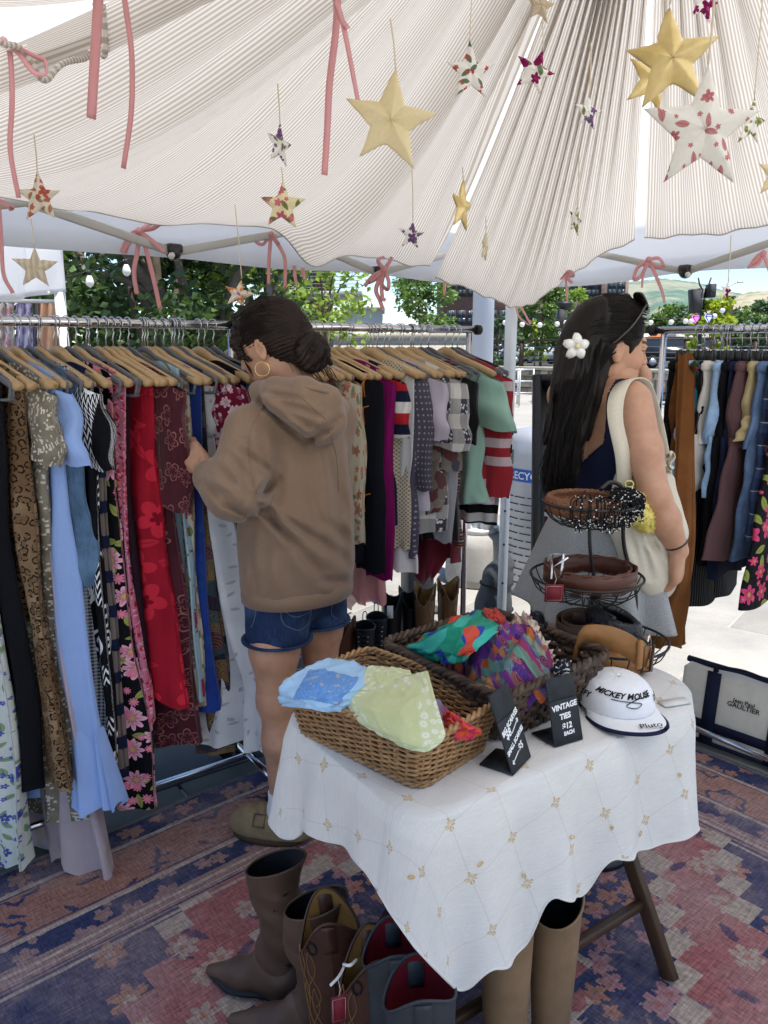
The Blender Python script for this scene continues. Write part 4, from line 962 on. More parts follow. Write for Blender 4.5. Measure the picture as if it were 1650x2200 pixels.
def near_s(px, hw, z, base=Rp, hd=HD):                       # where on the rail the near edge meets a pixel column
 best = None
 for s in np.linspace(-1.3, 1.1, 2401):
  p = base(s)+hd[:2]*hw; dep = p[1]*CP-(z-CAMZ)*SP; q = 825+FPX*p[0]/dep
  if best is None or abs(q-px) < best[0]: best = (abs(q-px), s)
 return best[1]
GN = [0]
def garment(name, label, cat, mat, px, L, hw, th=((0, .009), (.25, .02), (1, .03)), fold=.014, nf=2.5, neck=.05, hang='wood', short='', sleeve=None, ruffle=None, hemw=.03, rot=0.0, hz=1.15, shift=0.0, s=None, extra=None, hangz=0.0, hemz=0.0, frill=0.0, group='garments on the left and middle rails', ztop=zarm):
 GN[0] += 1; sd = GN[0]*1.7; nearw = np.interp(.25, *zip(*hw))+shift
 if s is None: s = near_s(px, nearw, hz)
 p = Rp(s); rz = H_ANG+rot; loc = (p[0], p[1], ZB+hangz)
 if hang: hanger(hang, loc, rz, f"{'pale wooden' if hang == 'wood' else 'grey velvet'} hanger holding the {short}")
 t = thing(name, label, cat, loc, rz, group)
 P, UV, f = shell(L, hw, th, fold, nf, sd, neck=neck, hemw=hemw, hemz=hemz, frill=frill, ztop=ztop); P[..., 0] += shift; UV[..., 0] += sd*.37
 m = MB(); m.add(P.reshape(-1, 3), f, UV.reshape(-1, 2)); m.build('body', mat, t)
 if ruffle:                                                # a gathered flounce sewn to the hem
  rl, rw, rm = ruffle; n = 150; a = np.linspace(0, 2*PI, n, endpoint=False); c = np.sign(np.cos(a))*np.abs(np.cos(a))**.8; Q = np.zeros((12, n, 3)); U2 = np.zeros((12, n, 2)); k = (np.arange(n)*P.shape[1]/n); base = np.stack([np.interp(k, np.arange(P.shape[1]), P[-2, :, q], period=P.shape[1]) for q in range(3)], 1)
  for i in range(12):
   q = i/11; Q[i] = base+np.c_[c*rw*q, np.sin(a)*rw*.9*q+.010*(.25+q)*np.sin(np.arange(n)*.85+sd)+.006*np.sin(np.arange(n)*.33), np.full(n, .012-rl*q)+.010*q*np.sin(np.arange(n)*.41+1)]; U2[i] = np.c_[np.arange(n)*.012, np.full(n, -rl*q)]
  m = MB(); m.add(Q.reshape(-1, 3), gridf(12, n, True, True), U2.reshape(-1, 2)); m.build('ruffle', rm or mat, t)
 if sleeve:
  sl_, w0, w1 = sleeve[:3]; smat = sleeve[3] if len(sleeve) > 3 and sleeve[3] else mat
  for sg in (1, -1):
   v, f, u = sleeve_tube(np.interp(.05, *zip(*hw))+shift*sg, zarm(.2)-.012, sl_, w0, w1, sd+sg, sgn=sg, flare=sleeve[4] if len(sleeve) > 4 else 0.0); m = MB(); m.add(v, f, u+sd*.2); m.build('sleeve', smat, t)
 if extra: extra(t, P)
 return t
def W(*a): return list(zip(np.linspace(0, 1, len(a)), a))
BLACK = cloth('black_cotton', solid((.008, .008, .010)), .9); NAVY = cloth('navy_cloth', solid((.012, .017, .045)), .9)
lbl_dress = 'dresses on the left rail'
G = garment
G('dress', 'cream dress with small blue flowers, cut by the left photo edge', 'dress', cloth('cream_blue_floral', floral((.62, .64, .58), (.07, .10, .42), (.5, .4, .1), (.25, .35, .2), .055, .34, 5, .4)), -42, 1.50, W(.17, .14, .16, .18), short='cream dress at the photo edge', group=lbl_dress)
G('dress', 'plain black dress at the far left of the rail', 'dress', BLACK, 20, 1.27, W(.17, .14, .15, .17), short='plain black dress at the left', hang='grey', group=lbl_dress)
G('dress', 'brown leopard print dress near the left photo edge', 'dress', cloth('leopard_print', leopard, .75), 68, 1.245, W(.18, .17, .19, .22, .27), fold=.018, short='leopard print dress', group=lbl_dress, ztop=zarm)
G('dress', 'taupe sequinned dress with rosettes right of the leopard print', 'dress', cloth('taupe_sequins', sequin, .35), 90, 1.40, W(.20, .15, .16, .19, .22), fold=.016, short='taupe sequinned dress', hang='grey', sleeve=(.20, .08, .07), group=lbl_dress)
G('dress', 'sheer lilac floral dress trailing over the bottom bar to the floor', 'dress', cloth('lilac_chiffon', watercolor((.62, .52, .58), (.72, .60, .62), (.45, .40, .25)), .7, .35, wv=.2, sheer=.12), 98, 1.56, W(.14, .14, .17, .22, .28), fold=.026, hemw=.07, short='sheer lilac dress', group=lbl_dress)
G('dress', 'light blue ruffled dress with a flounced hem', 'dress', cloth('sky_blue_cotton', solid((.32, .46, .80)), .8, .1, wv=.3), 140, 1.13, W(.20, .17, .18, .20, .23), fold=.022, sleeve=(.20, .075, .06, None, .05), ruffle=(.22, .06, None), short='light blue ruffled dress', group=lbl_dress)
G('shirt_dress', 'faded denim shirt dress behind the light blue one', 'dress', cloth('mid_blue_denim', denimf((.075, .135, .22)), .85), 178, .74, W(.19, .18, .19, .20), hang='grey', short='faded denim shirt dress', group=lbl_dress)
G('dress', 'long black and white gingham dress showing below the denim', 'dress', cloth('small_gingham', gingham(.0105, (.66, .66, .66), (.05, .05, .07)), .85), 172, 1.20, W(.14, .13, .16, .19), short='gingham dress', group=lbl_dress)
G('dress', 'black dress printed with white abstract shapes and zigzags', 'dress', cloth('black_white_abstract', abstractbw, .85), 207, 1.34, W(.21, .19, .19, .20), hang='grey', sleeve=(.22, .08, .08), short='abstract black and white dress', group=lbl_dress)
G('dress', 'navy dress with big taupe spots', 'dress', cloth('navy_spots', dots((.012, .018, .05), (.20, .16, .14), .10, .33)), 222, 1.30, W(.18, .16, .17, .18), short='navy spotted dress', group=lbl_dress)
pfl = floral((.006, .006, .008), (.78, .20, .34), (.62, .42, .10), (.30, .33, .08), .082, .46, 9, .15, (.85, .42, .52))
G('dress', 'long black dress with large pink flowers and green leaves', 'dress', cloth('black_pink_floral', pfl, .8), 247, 1.40, W(.18, .16, .18, .20, .22), fold=.013, hang='grey', short='black dress with pink flowers', group=lbl_dress)
G('dress', 'pink and red leaf print dress left of the red one', 'dress', cloth('pink_red_leaf', pinkleaf, .8, .08), 270, 1.14, W(.20, .17, .17, .19, .20), fold=.014, short='pink leaf print dress', group=lbl_dress)
G('dress', 'dark plum dress squeezed between pink print and red dress', 'dress', cloth('dark_plum', solid((.022, .008, .014))), 284, 1.15, W(.17, .15, .16, .18), hang='grey', short='dark plum dress', group=lbl_dress)
G('dress', 'bright red dress with tonal hibiscus flowers', 'dress', cloth('red_hibiscus', hibiscus, .75), 333, 1.10, W(.18, .17, .19, .22, .24), fold=.016, short='red hibiscus dress', group=lbl_dress)
G('dress', 'burgundy embroidered dress with short sleeves, right of the red one', 'dress', cloth('burgundy_brocade', brocade, .55, 0, .2), 362, 1.28, W(.20, .17, .18, .20, .22), sleeve=(.36, .085, .085), short='burgundy embroidered dress', group=lbl_dress)
G('dress', 'pale blue silky dress with curling scroll print', 'dress', cloth('pale_blue_scroll', swirl, .5), 398, 1.12, W(.15, .15, .17, .19), hang='grey', short='pale blue scroll dress', group=lbl_dress)
G('dress', 'cream dress with faded roses beside the royal blue one', 'dress', cloth('cream_faded_rose', floral((.58, .54, .42), (.45, .22, .18), (.3, .2, .1), (.20, .22, .12), .075, .42, 5, .2)), 410, 1.18, W(.16, .15, .16, .18), short='cream rose dress', group=lbl_dress)
G('dress', 'royal blue velvet dress held by the hooded shopper', 'dress', cloth('royal_blue_velvet', watercolor((.006, .03, .21), (.012, .05, .30), (.01, .09, .24)), .6, 0, .4), 432, 1.16, W(.18, .16, .16, .18), short='royal blue dress', group=lbl_dress)
G('dress', 'dark multicolour paisley dress touching the bottom bar', 'dress', cloth('dark_paisley', paisley([(.02, .025, .04), (.10, .03, .05), (.03, .08, .09), (.22, .14, .06)])), 444, 1.32, W(.16, .15, .17, .19), hang='grey', short='dark paisley dress', group=lbl_dress)
G('dress', 'sheer white eyelet dress with a frilled hem', 'dress', cloth('white_eyelet_voile', eyelet, .8, .25, wv=.2), 470, 1.14, W(.12, .16, .22, .29, .36), fold=.03, nf=3.2, neck=.07, sleeve=(.16, .06, .05), ruffle=(.17, .06, None), short='white eyelet dress', hang='grey', group=lbl_dress)
G('blouse', 'burgundy blouse scattered with white flowers', 'blouse', cloth('burgundy_white_floral', floral((.16, .008, .03), (.70, .50, .58), (.5, .3, .2), (.32, .10, .16), .05, .45, 6, .1)), 506, .56, W(.21, .19, .20, .21), sleeve=(.22, .085, .08), short='burgundy floral blouse', group='tops on the left rail')
G('jacket', 'black waistcoat just left of the shopper', 'waistcoat', BLACK, 530, .62, W(.19, .17, .18), short='black waistcoat', group='tops on the left rail')
G('jacket', 'blue denim jacket hanging by the shopper\'s face', 'jacket', cloth('mid_blue_denim', None), 556, .58, W(.21, .2, .2), sleeve=(.5, .08, .06), hang='grey', short='denim jacket by the face', group='tops on the left rail')
G('dress', 'black dress partly hidden behind the white eyelet one', 'dress', BLACK, 548, 1.16, W(.17, .15, .17, .20), hang='grey', short='black dress behind the white one', group=lbl_dress)

# ---- middle rail
lt = 'tops on the middle rail'
G('blouse', 'cream blouse with pale roses close to the shopper\'s bun', 'blouse', cloth('cream_rose_knit', floral((.60, .54, .44), (.52, .25, .20), (.4, .2, .1), (.30, .30, .2), .06, .38, 5, .3)), 690, .66, W(.2, .18, .19), sleeve=(.5, .08, .06), short='cream blouse by the bun', group=lt)
G('dress', 'red sleeveless dress behind the shopper', 'dress', cloth('scarlet', solid((.42, .012, .015))), 708, .98, W(.18, .17, .2, .22), short='red sleeveless dress', group=lt)
G('blouse', 'white blouse showing at the shopper\'s elbow', 'blouse', cloth('white_cotton', solid((.70, .70, .71)), .85, .1, wv=.25), 735, .92, W(.17, .17, .18), short='long white blouse', hang='grey', group=lt)
G('jacket', 'cream floral jacket just right of the shopper\'s hood', 'jacket', cloth('cream_floral_jacket', floral((.56, .50, .38), (.48, .22, .15), (.35, .2, .1), (.25, .28, .15), .07, .4, 5, .3)), 752, .66, W(.21, .2, .2), sleeve=(.54, .08, .065), short='cream floral jacket', group=lt)
def tassels(t, P):
 om = plain('orange_thread', (.48, .17, .02), .8, .2)
 for (x, z) in ((.17, -.20), (.205, -.17), (.20, -.26), (.205, -.55), (.15, -.56)):
  m = MB()
  for k in range(5): a = rnd.uniform(-.012, .012); v, f = tube(spline([(x, -.035, z), (x+a*.6, -.045, z-.02), (x+a, -.042, z-.055)], 6), .0016, 4); m.add(v, f)
  v, f = tube([(x-.03, -.034, z+.004), (x, -.037, z), (x+.02, -.034, z+.006)], .0022, 4); m.add(v, f); m.build('tassel', om, t)
G('jacket', 'black jacket with orange thread tassels', 'jacket', cloth('black_wool', solid((.010, .011, .016)), .95), 800, .78, W(.215, .21, .20, .20), th=W(.012, .028, .034, .036), sleeve=(.66, .075, .06), short='black jacket with tassels', extra=tassels, group=lt)
G('jumper', 'magenta long sleeved top right of the black jacket', 'jumper', cloth('magenta_knit', solid((.20, .006, .10)), .9), 826, .78, W(.19, .19, .20, .22), fold=.014, sleeve=(.70, .07, .055), short='magenta top', group=lt)
G('tunic', 'pale pink chiffon tunic hanging lowest on the middle rail', 'tunic', cloth('pink_chiffon', watercolor((.72, .32, .36), (.80, .42, .44), (.66, .25, .32)), .7, .35, wv=.2, sheer=.15), 822, 1.06, W(.14, .13, .13, .13), fold=.02, hemw=.09, hang='grey', short='pink chiffon tunic', group=lt)
G('polo_shirt', 'navy polo shirt with a red and white shoulder stripe', 'polo shirt', NAVY, 846, .70, W(.19, .19, .19), sleeve=(.2, .08, .075, cloth('red_white_navy_band', stripes(.11, [(.45, .02, .03), (.45, .02, .03), (.7, .68, .66), (.7, .68, .66), (.012, .017, .045), (.012, .017, .045)]))), short='navy polo shirt', group=lt)
G('vest_top', 'cream crochet vest with scalloped hem', 'vest', cloth('cream_crochet', crochet, .9), 870, .78, W(.165, .16, .18, .19), fold=.014, neck=.08, frill=.008, short='cream crochet vest', group=lt)
G('blouse', 'white blouse between the crochet vest and the dotted dress', 'blouse', cloth('white_cotton', None), 888, .86, W(.19, .18, .19), short='white blouse beside the crochet vest', group=lt)
G('blouse', 'sheer grey lilac blouse with tiny dots', 'blouse', cloth('grey_dotted_chiffon', dots((.11, .10, .14), (.42, .40, .46), .021, .18), .8, .2), 898, .84, W(.18, .17, .19, .2), fold=.016, sleeve=(.4, .08, .07), hang='grey', short='grey dotted blouse', group=lt)
G('t_shirt', 'pale lilac t-shirt right of the dotted blouse', 't-shirt', cloth('pale_lilac_cotton', solid((.52, .47, .54)), .85, wv=.3), 925, .66, W(.2, .19, .19), sleeve=(.22, .085, .08), short='pale lilac t-shirt', group=lt)
G('shirt', 'grey and white checked shirt with blocks of stars', 'shirt', cloth('grey_star_check', plaidstars), 962, .72, W(.215, .20, .2), sleeve=(.26, .10, .095), short='checked shirt with stars', group=lt)
G('blouse', 'light grey blouse with gathered cuffs below the checked shirt', 'blouse', cloth('light_grey_voile', solid((.40, .40, .43)), .85, .15), 958, .70, W(.15, .15, .16), sleeve=(.62, .07, .05), hang='grey', short='light grey blouse', group=lt)
G('skirt', 'dark red velvet skirt with pointed hem', 'skirt', cloth('dark_red_velvet', watercolor((.14, .006, .02), (.24, .012, .035), (.10, .004, .012)), .6, 0, .4), 968, .90, W(.10, .10, .13, .17), fold=.02, hemw=.12, hang='grey', short='dark red velvet skirt', group=lt)
G('shirt', 'patchwork shirt with brown and red prints', 'shirt', cloth('patchwork_print', paisley([(.22, .18, .15), (.30, .27, .24), (.16, .05, .05), (.08, .08, .10)])), 962, .66, W(.2, .19, .19), sleeve=(.34, .085, .07), short='patchwork shirt', group=lt)
G('blouse', 'black velvet top with puffed sleeves beside the mint one', 'top', cloth('black_velvet', solid((.004, .004, .005)), .7, 0, .3), 980, .80, W(.2, .18, .19, .2), th=W(.012, .03, .036, .034), sleeve=(.24, .10, .085), short='black velvet top', group=lt)
G('cardigan', 'fine striped cardigan showing under the mint top', 'cardigan', cloth('fine_dark_stripe', stripes(.024, [(.03, .03, .035), (.35, .30, .27), (.03, .03, .035), (.28, .07, .05)])), 988, .78, W(.17, .17, .18), hang='grey', short='fine striped cardigan', group=lt)
def mint_frill(t, P): pass
G('blouse', 'mint green top with ruffled sleeves and scalloped hem', 'top', cloth('mint_jersey', solid((.34, .55, .45)), .8, .08, wv=.2), 1044, .64, W(.20, .175, .18, .19), fold=.012, neck=.10, sleeve=(.20, .095, .10, None, .03), frill=.010, short='mint ruffled top', group=lt, rot=-.05)
G('jumper', 'red jumper with white stripes at the end of the rail', 'jumper', cloth('red_white_stripe_knit', stripes(.28, [(.36, .03, .04)]*5+[(.62, .5, .52), (.36, .03, .04), (.62, .5, .52)])), 1066, .66, W(.2, .19, .19), sleeve=(.46, .085, .075), hang='grey', short='red striped jumper', group=lt)
G('blouse', 'black and white striped top last on the middle rail', 'top', cloth('black_white_band', stripes(.07, [(.01, .01, .01), (.6, .58, .58)])), 1072, .74, W(.19, .18, .18), sleeve=(.3, .075, .07), hang='grey', short='striped top at the rail end', group=lt)
# empty looking hangers crowding the middle rail
for k, px in enumerate((610, 635, 660, 730, 778, 812, 858, 905, 940, 985)):
 s = near_s(px, .2, 1.4); p = Rp(s); hanger('wood', (p[0], p[1], ZB), H_ANG+rnd.uniform(-.06, .06), ('pale wooden hanger hidden behind the bun, leftmost of the middle rail', 'pale wooden hanger behind the bun', 'pale wooden hanger just right of the bun', 'pale wooden hanger over the cream floral jacket', 'pale wooden hanger over the black jacket with tassels', 'pale wooden hanger over the magenta top', 'pale wooden hanger over the navy polo shirt', 'pale wooden hanger over the lilac t-shirt', 'pale wooden hanger over the checked shirt', 'pale wooden hanger beside the black velvet top')[k])
for k, px in enumerate((18, 48, 110, 150, 190, 235, 300, 318, 352, 385, 420, 478, 492)):
 s = near_s(px, .2, 1.4); p = Rp(s); hanger('wood' if k % 3 else 'grey', (p[0], p[1], ZB), H_ANG+rnd.uniform(-.08, .08), 'spare hanger over the '+('plain black dress', 'leopard dress', 'lilac dress', 'light blue dress', 'denim shirt dress', 'black floral dress', 'plum dress', 'red dress', 'burgundy dress', 'scroll print dress', 'royal blue dress', 'burgundy floral blouse', 'black waistcoat')[k])

# ------------------------------------------------------------------ right rail: trousers clipped by the waist
def RRp(s): return RR0+RRD*s
RH_ANG = math.atan2(RRN[1], RRN[0])
def left_s(px, hw, z):
 best = None
 for s in np.linspace(0, 1.2, 1201):
  p = RRp(s)+RRN*hw; dep = p[1]*CP-(z-CAMZ)*SP; q = 825+FPX*p[0]/dep
  if best is None or abs(q-px) < best[0]: best = (abs(q-px), s)
 return best[1]
def trousers(label, cat, mat, px, L, hw, legw, short, drop=.055, rot=0.0, fold=.010, wide=0.0, name='trousers', extra=None, shorts=False, thr=0.0, hang=True):
 GN[0] += 1; sd = GN[0]*1.3; s = left_s(px, hw, 1.35); p = RRp(s); loc = (p[0], p[1], 1.565); rz = RH_ANG+rot; z0 = -drop-.05
 if hang:
  h = thing('clip_hanger', f'clip hanger holding the {short}', 'hanger', loc, rz, 'clip hangers on the right rail')
  o = link(bpy.data.objects.new('hook', hanger_meshes('grey')[0])); o.parent = h
  m = MB(); v, f = tube([(-hw*.8, 0, -.07), (hw*.8, 0, -.07)], .0028, 6); m.add(v, f); m.build('crossbar', wire, h)
  for x in (-hw*.7, hw*.7): m = MB(); v, f = box((x, 0, -.09), (.022, .02, .045), 0, .004); m.add(v, f); m.build('clip', bp, h)
 t = thing(name, label, cat, loc, rz, 'trousers and skirts on the right rail')
 cr = .27 if not shorts else .24
 if L < .3: cr = L*.7
 P, UV, f = shell(cr, [(0, hw), (1, hw*1.12)], [(0, .012), (.4, .024), (1, .028)], fold*.6, 2, sd, ztop=None, neck=0, rows=16, nt=48, z0=z0); UV[..., 0] += sd
 m = MB(); m.add(P.reshape(-1, 3), f, UV.reshape(-1, 2)); m.build('seat', mat, t)
 for sg in (-1, 1):
  n, r = 40, 30; a = np.linspace(0, 2*PI, n, endpoint=False); Q = np.zeros((r, n, 3)); U = np.zeros((r, n, 2))
  for i in range(r):
   k = i/(r-1); w = hw*.56*(1-k)+legw*k+wide*k*k; cx = sg*hw*.55*(1+.15*k)+thr*k; c = np.cos(a); y = (.022+.004*k)*np.sin(a)+fold*(.3+k)*np.sin(c*2.5+sd+sg+k*2)+.004*np.sin(k*14+c*3+sd); z = z0-cr+.03-(L-cr)*k+.006*np.sin(c*4+sd)*k
   Q[i] = np.c_[cx+w*c, y+.004*sg, z]; U[i] = np.c_[w*c+sg*.4+sd, z]
  m = MB(); m.add(Q.reshape(-1, 3), gridf(r, n, True, True), U.reshape(-1, 2)); m.build('leg', mat, t)
 m = MB(); v, f = box((0, 0, z0-.018), (hw*2.06, .034, .04), 0, .012); m.add(v, f, v[:, [0, 2]]); m.build('waistband', mat, t)
 if extra: extra(t, hw, z0, L)
 return t
lden = cloth('light_blue_denim', denimf((.22, .34, .50))); mden = cloth('jeans_blue_denim', denimf((.07, .12, .22)))
def pocket(mat): 
 def fn(t, hw, z0, L):
  m = MB(); v, f = box((hw*.55, -.036, z0-L*.42), (hw*.75, .016, .13), 0, .005); m.add(v, f, v[:, [0, 2]]); pk = m.build('cargo_pocket', mat, t)
  m = MB(); v, f = box((hw*.55, -.046, z0-L*.42+.05), (hw*.8, .008, .04), 0, .003); m.add(v, f, v[:, [0, 2]]); m.build('pocket_flap', mat, pk)
  m = MB(); v, f = box((hw*.5, -.034, z0-.10), (hw*.6, .012, .09), 0, .004); m.add(v, f, v[:, [0, 2]]); m.build('pocket', mat, t)
  m = MB(); v, f = box((hw*.5, -.034, z0-L*.93), (hw*1.0, .02, .04), 0, .012); m.add(v, f, v[:, [0, 2]]); m.build('elastic_cuff', mat, t)
 return fn
suede = plain('brown_suede', (.17, .065, .018), .95, .15, vary=.35, scale=9)
T = trousers
T('black shorts hanging first at the far end of the right rail', 'shorts', BLACK, 1437, .52, .15, .10, 'black shorts at the far end', shorts=True)
T('tan brown suede trousers pulled aside by the long haired shopper', 'trousers', suede, 1452, .80, .15, .10, 'brown suede trousers')
T('light blue jeans next to the brown suede trousers', 'jeans', lden, 1474, .46, .15, .11, 'light blue jeans by the suede', thr=.03)
T('teal trousers wedged behind the cream ones', 'trousers', cloth('teal_cotton', solid((.01, .13, .20))), 1490, .44, .15, .10, 'teal trousers')
T('cream white jeans with a small leather patch', 'jeans', cloth('cream_drill', solid((.60, .56, .50)), wv=.3), 1506, .46, .15, .10, 'cream white jeans', thr=.04)
T('pale blue jeans with ragged hems right of the cream pair', 'jeans', lden, 1532, .48, .15, .09, 'pale blue ragged jeans')
T('dark green skirt with red roses low behind the jeans', 'skirt', cloth('green_rose_print', floral((.025, .04, .018), (.30, .02, .04), (.15, .01, .02), (.07, .10, .04), .06, .42, 5, .2)), 1484, .64, .16, .16, 'green rose skirt', wide=.02)
T('black ruffled skirt with pinstripes reaching lowest on the right rail', 'skirt', cloth('black_pinstripe', stripes(.012, [(.006, .006, .007)]*7+[(.10, .10, .11)], True)), 1500, .88, .15, .13, 'black pinstripe skirt', wide=.03)
T('black corduroy trousers left of the navy pair', 'trousers', BLACK, 1550, .70, .15, .10, 'black corduroy trousers')
T('navy blue trousers between black and mauve', 'trousers', NAVY, 1566, .74, .15, .11, 'navy trousers')
mv = cloth('mauve_canvas', solid((.115, .062, .065)), wv=.5)
T('mauve brown cargo trousers with stitched pockets', 'trousers', mv, 1580, .66, .16, .12, 'mauve cargo trousers', extra=pocket(mv), wide=.02, thr=.05)
kh = cloth('khaki_linen', solid((.42, .34, .18)), wv=.4)
T('khaki cropped shorts with rolled hems', 'shorts', kh, 1606, .28, .15, .10, 'khaki cropped shorts', shorts=True)
T('mid blue jeans with a frayed hem near the right photo edge', 'jeans', mden, 1625, .66, .16, .10, 'frayed mid blue jeans')
T('navy tartan trousers right of the frayed jeans', 'trousers', cloth('navy_tartan', tartan), 1650, .58, .16, .11, 'navy tartan trousers')
T('black skirt with bright pink flowers at the right photo edge', 'skirt', cloth('black_hot_floral', floral((.008, .008, .010), (.62, .06, .16), (.5, .3, .05), (.25, .28, .06), .09, .44, 6, .2)), 1668, .78, .18, .17, 'black floral skirt', wide=.03)

sq = spline([at(1476, 760, 2.66), at(1470, 950, 2.40), at(1468, 1120, 2.10), at(1463, 1225, 1.93), at(1450, 1300, 1.93), at(1436, 1385, 1.95)], 30); t = thing('trouser_leg', 'brown suede trouser leg gripped in the long haired woman\'s hand', 'trousers', sq[0], 0, 'trousers and skirts on the right rail'); m = MB()
n = 30; a = np.linspace(0, 2*PI, n, endpoint=False); P = np.array([[q-sq[0]+np.array((math.cos(b)*r*(1+.2*math.sin(b*3+i*.2)), math.sin(b)*.014+.006*math.sin(b*4+i*.3), .004*math.sin(b*3))) for b in a] for i, (q, r) in enumerate(zip(sq, np.interp(np.arange(30), [0, 12, 19, 22, 29], [.028, .030, .024, .034, .044])))]); m.add(P.reshape(-1, 3), gridf(30, n, True, True)); m.build('leg', suede, t)
m = MB(); v, f = tube(P[-1], .003, 5, closed=True); m.add(v, f); m.build('hem', suede, t)
# ------------------------------------------------------------------ people
def skin_mat(name, c):
 M = Mat(name, .48, .4); a = M.attr('col'); n = M.noise(M.pos(), 22, 4, .6); cc = M.mix(1.0, M.mix(1.0, c, a, 'MULTIPLY'), M.ramp(n, [(.3, (.86, .78, .75)), (.7, (1.06, 1.05, 1.04))]), 'MULTIPLY'); fk = M.vor(M.pos(), 160, 'F1', 1, '3D')[0]; cc = M.mix((fk < .10)*(M.noise(M.pos(), 30, 1) > .54)*.35, cc, (.20, .09, .05)); M.col(cc)
 M.set('Subsurface Weight', .12); M.set('Subsurface Radius', (.012, .005, .003)); M.bump(M.noise(M.pos(), 420, 2), .08, .001); return M.m
def hair_mat(name, c1, c2):
 M = Mat(name, .5, .22); x, y, z = M.sep(M.uv()); f = M.noise(M.vec(x*1.0, y*.04, 0), 420, 3, .6); g = M.noise(M.pos(), 30, 3); M.col(M.mix((f*.6+g*.4).sm(.35, .65), c1, c2)); M.bump(f, .4, .002); return M.m
def head_local(h=.0024, jaw=1.0):
 S = SDF()
 S.ell((-.012, 0, .025), (.094, .074, .086), .02).ell((.028, 0, -.035), (.064, .058, .086), .03)
 for s in (-1, 1): S.cap((.0, s*.046, -.066), (.056, s*.008, -.100), .020, .018, .025)
 S.ell((.070, 0, -.100), (.017, .019, .014), .016).ell((.074, 0, .020), (.020, .046, .012), .016)
 for s in (-1, 1):
  S.ell((.056, s*.036, -.030), (.026, .022, .022), .02); S.ell((.092, s*.032, .001), (.016, .017, .010), .010, '-'); S.ell((.077, s*.031, .000), (.013, .0145, .0125), .003)
  S.ell((.078, s*.031, .0075), (.0145, .0165, .0065), .003)
 S.cap((.086, 0, .016), (.1065, 0, -.030), .006, .0095, .012)
 for s in (-1, 1): S.ell((.098, s*.0105, -.034), (.009, .0065, .006), .006)
 S.ell((.086, 0, -.059), (.011, .021, .0052), .006).ell((.0845, 0, -.069), (.010, .018, .0058), .005); S.ell((.099, 0, -.0645), (.010, .022, .0012), .003, '-')
 S.cap((-.022, 0, -.06), (-.040, 0, -.185), .050, .054, .025)
 for s in (-1, 1):
  S.ell((-.006, s*.076, -.010), (.017, .007, .030), .005); S.ell((-.001, s*.083, -.006), (.009, .005, .017), .003, '-'); S.ell((-.004, s*.076, -.033), (.009, .006, .009), .004)
 V, F = S.mesh(h); C = np.ones((len(V), 3))
 x, y, z = V.T
 lip = (np.abs(z+.064) < .0095-.0004*(np.abs(y)*1000)**.7) & (np.abs(y) < .024) & (x > .07); C[lip] = (.80, .42, .42)
 brow = (np.abs(z-.019-.10*np.abs(np.abs(y)-.03)*-1) < .0038) & (np.abs(y) > .013) & (np.abs(y) < .05) & (x > .05); C[brow] = (.16, .12, .10)
 lash = (np.abs(z+.0035) < .0016) & (np.abs(np.abs(y)-.031) < .016) & (x > .07); C[lash] = (.08, .06, .06)
 ck = np.exp(-(((np.abs(y)-.042)/.018)**2+((z+.03)/.02)**2))*(x > .03); C *= 1-ck[:, None]*np.array((.0, .16, .14))
 return V, F, C
HL = head_local()
def fr(f, tilt=0.0, roll=0.0):          # head frame: x forward, y left, z up
 f = nrm((f[0], f[1], 0)); l = np.array((-f[1], f[0], 0)); u = np.array((0, 0, 1.)); ct, st_ = math.cos(tilt), math.sin(tilt)
 f2 = f*ct-u*st_; u2 = u*ct+f*st_; cr, sr = math.cos(roll), math.sin(roll); return f2, l*cr+u2*sr, u2*cr-l*sr
def hand(S, o, fx, up, thumb, curl, sc=1.0, th=(.75, .6, -.25), spread=.05):
 """palm from wrist o along fx; up = back of the hand; thumb = +1/-1 side"""
 fx = nrm(fx); up = nrm(np.array(up)-np.dot(up, fx)*fx); sd = np.cross(up, fx)*thumb
 P = lambda x, y, z: o+(fx*x+sd*y+up*z)*sc
 for i, y in enumerate((.026, .009, -.009, -.026)): S.cap(P(.012, y*.72, 0), P(.078-.004*abs(i-1), y, .002), .013*sc, .0115*sc, .012)
 S.cap(P(.02, -.01, -.004), P(.06, 0, -.006), .016*sc, .016*sc, .012)
 for i, (y, L) in enumerate(zip((.027, .009, -.009, -.026), (.072, .080, .074, .058))):
  a = 0.0; p = np.array((.080-.004*abs(i-1), y, .002)); rr = (.0092, .0086, .0078, .0066)
  for j, fL in enumerate((.45, .31, .24)):
   a += curl[i]*(.75, 1.0, .7)[j]; d = np.array((math.cos(a), (1.5-i)*spread, -math.sin(a))); q = p+nrm(d)*L*fL
   S.cap(P(*p), P(*q), rr[j]*sc, rr[j+1]*sc, .0035); p = q
 p0 = np.array((.018, .022, -.006)); d = nrm(th); p1 = p0+d*.042; p2 = p1+nrm(d+np.array((.45, -.25, -.1)))*.032; p3 = p2+nrm(d+np.array((.7, -.5, -.2)))*.024
 S.cap(P(*p0), P(*p1), .015*sc, .0115*sc, .010); S.cap(P(*p1), P(*p2), .0112*sc, .0098*sc, .004); S.cap(P(*p2), P(*p3), .0098*sc, .0078*sc, .004)
def strands(m, paths, r, n=10, seg=3):
 for p in paths:
  q = spline(p, n); v, f = tube(q, r*np.r_[.5, np.ones(n-2), .25], seg, cap=False); L = rnd.random()*3; m.add(v, f, np.c_[np.tile(np.arange(seg)*.0012, n)+L, np.repeat(np.linspace(0, .5, n), seg)])
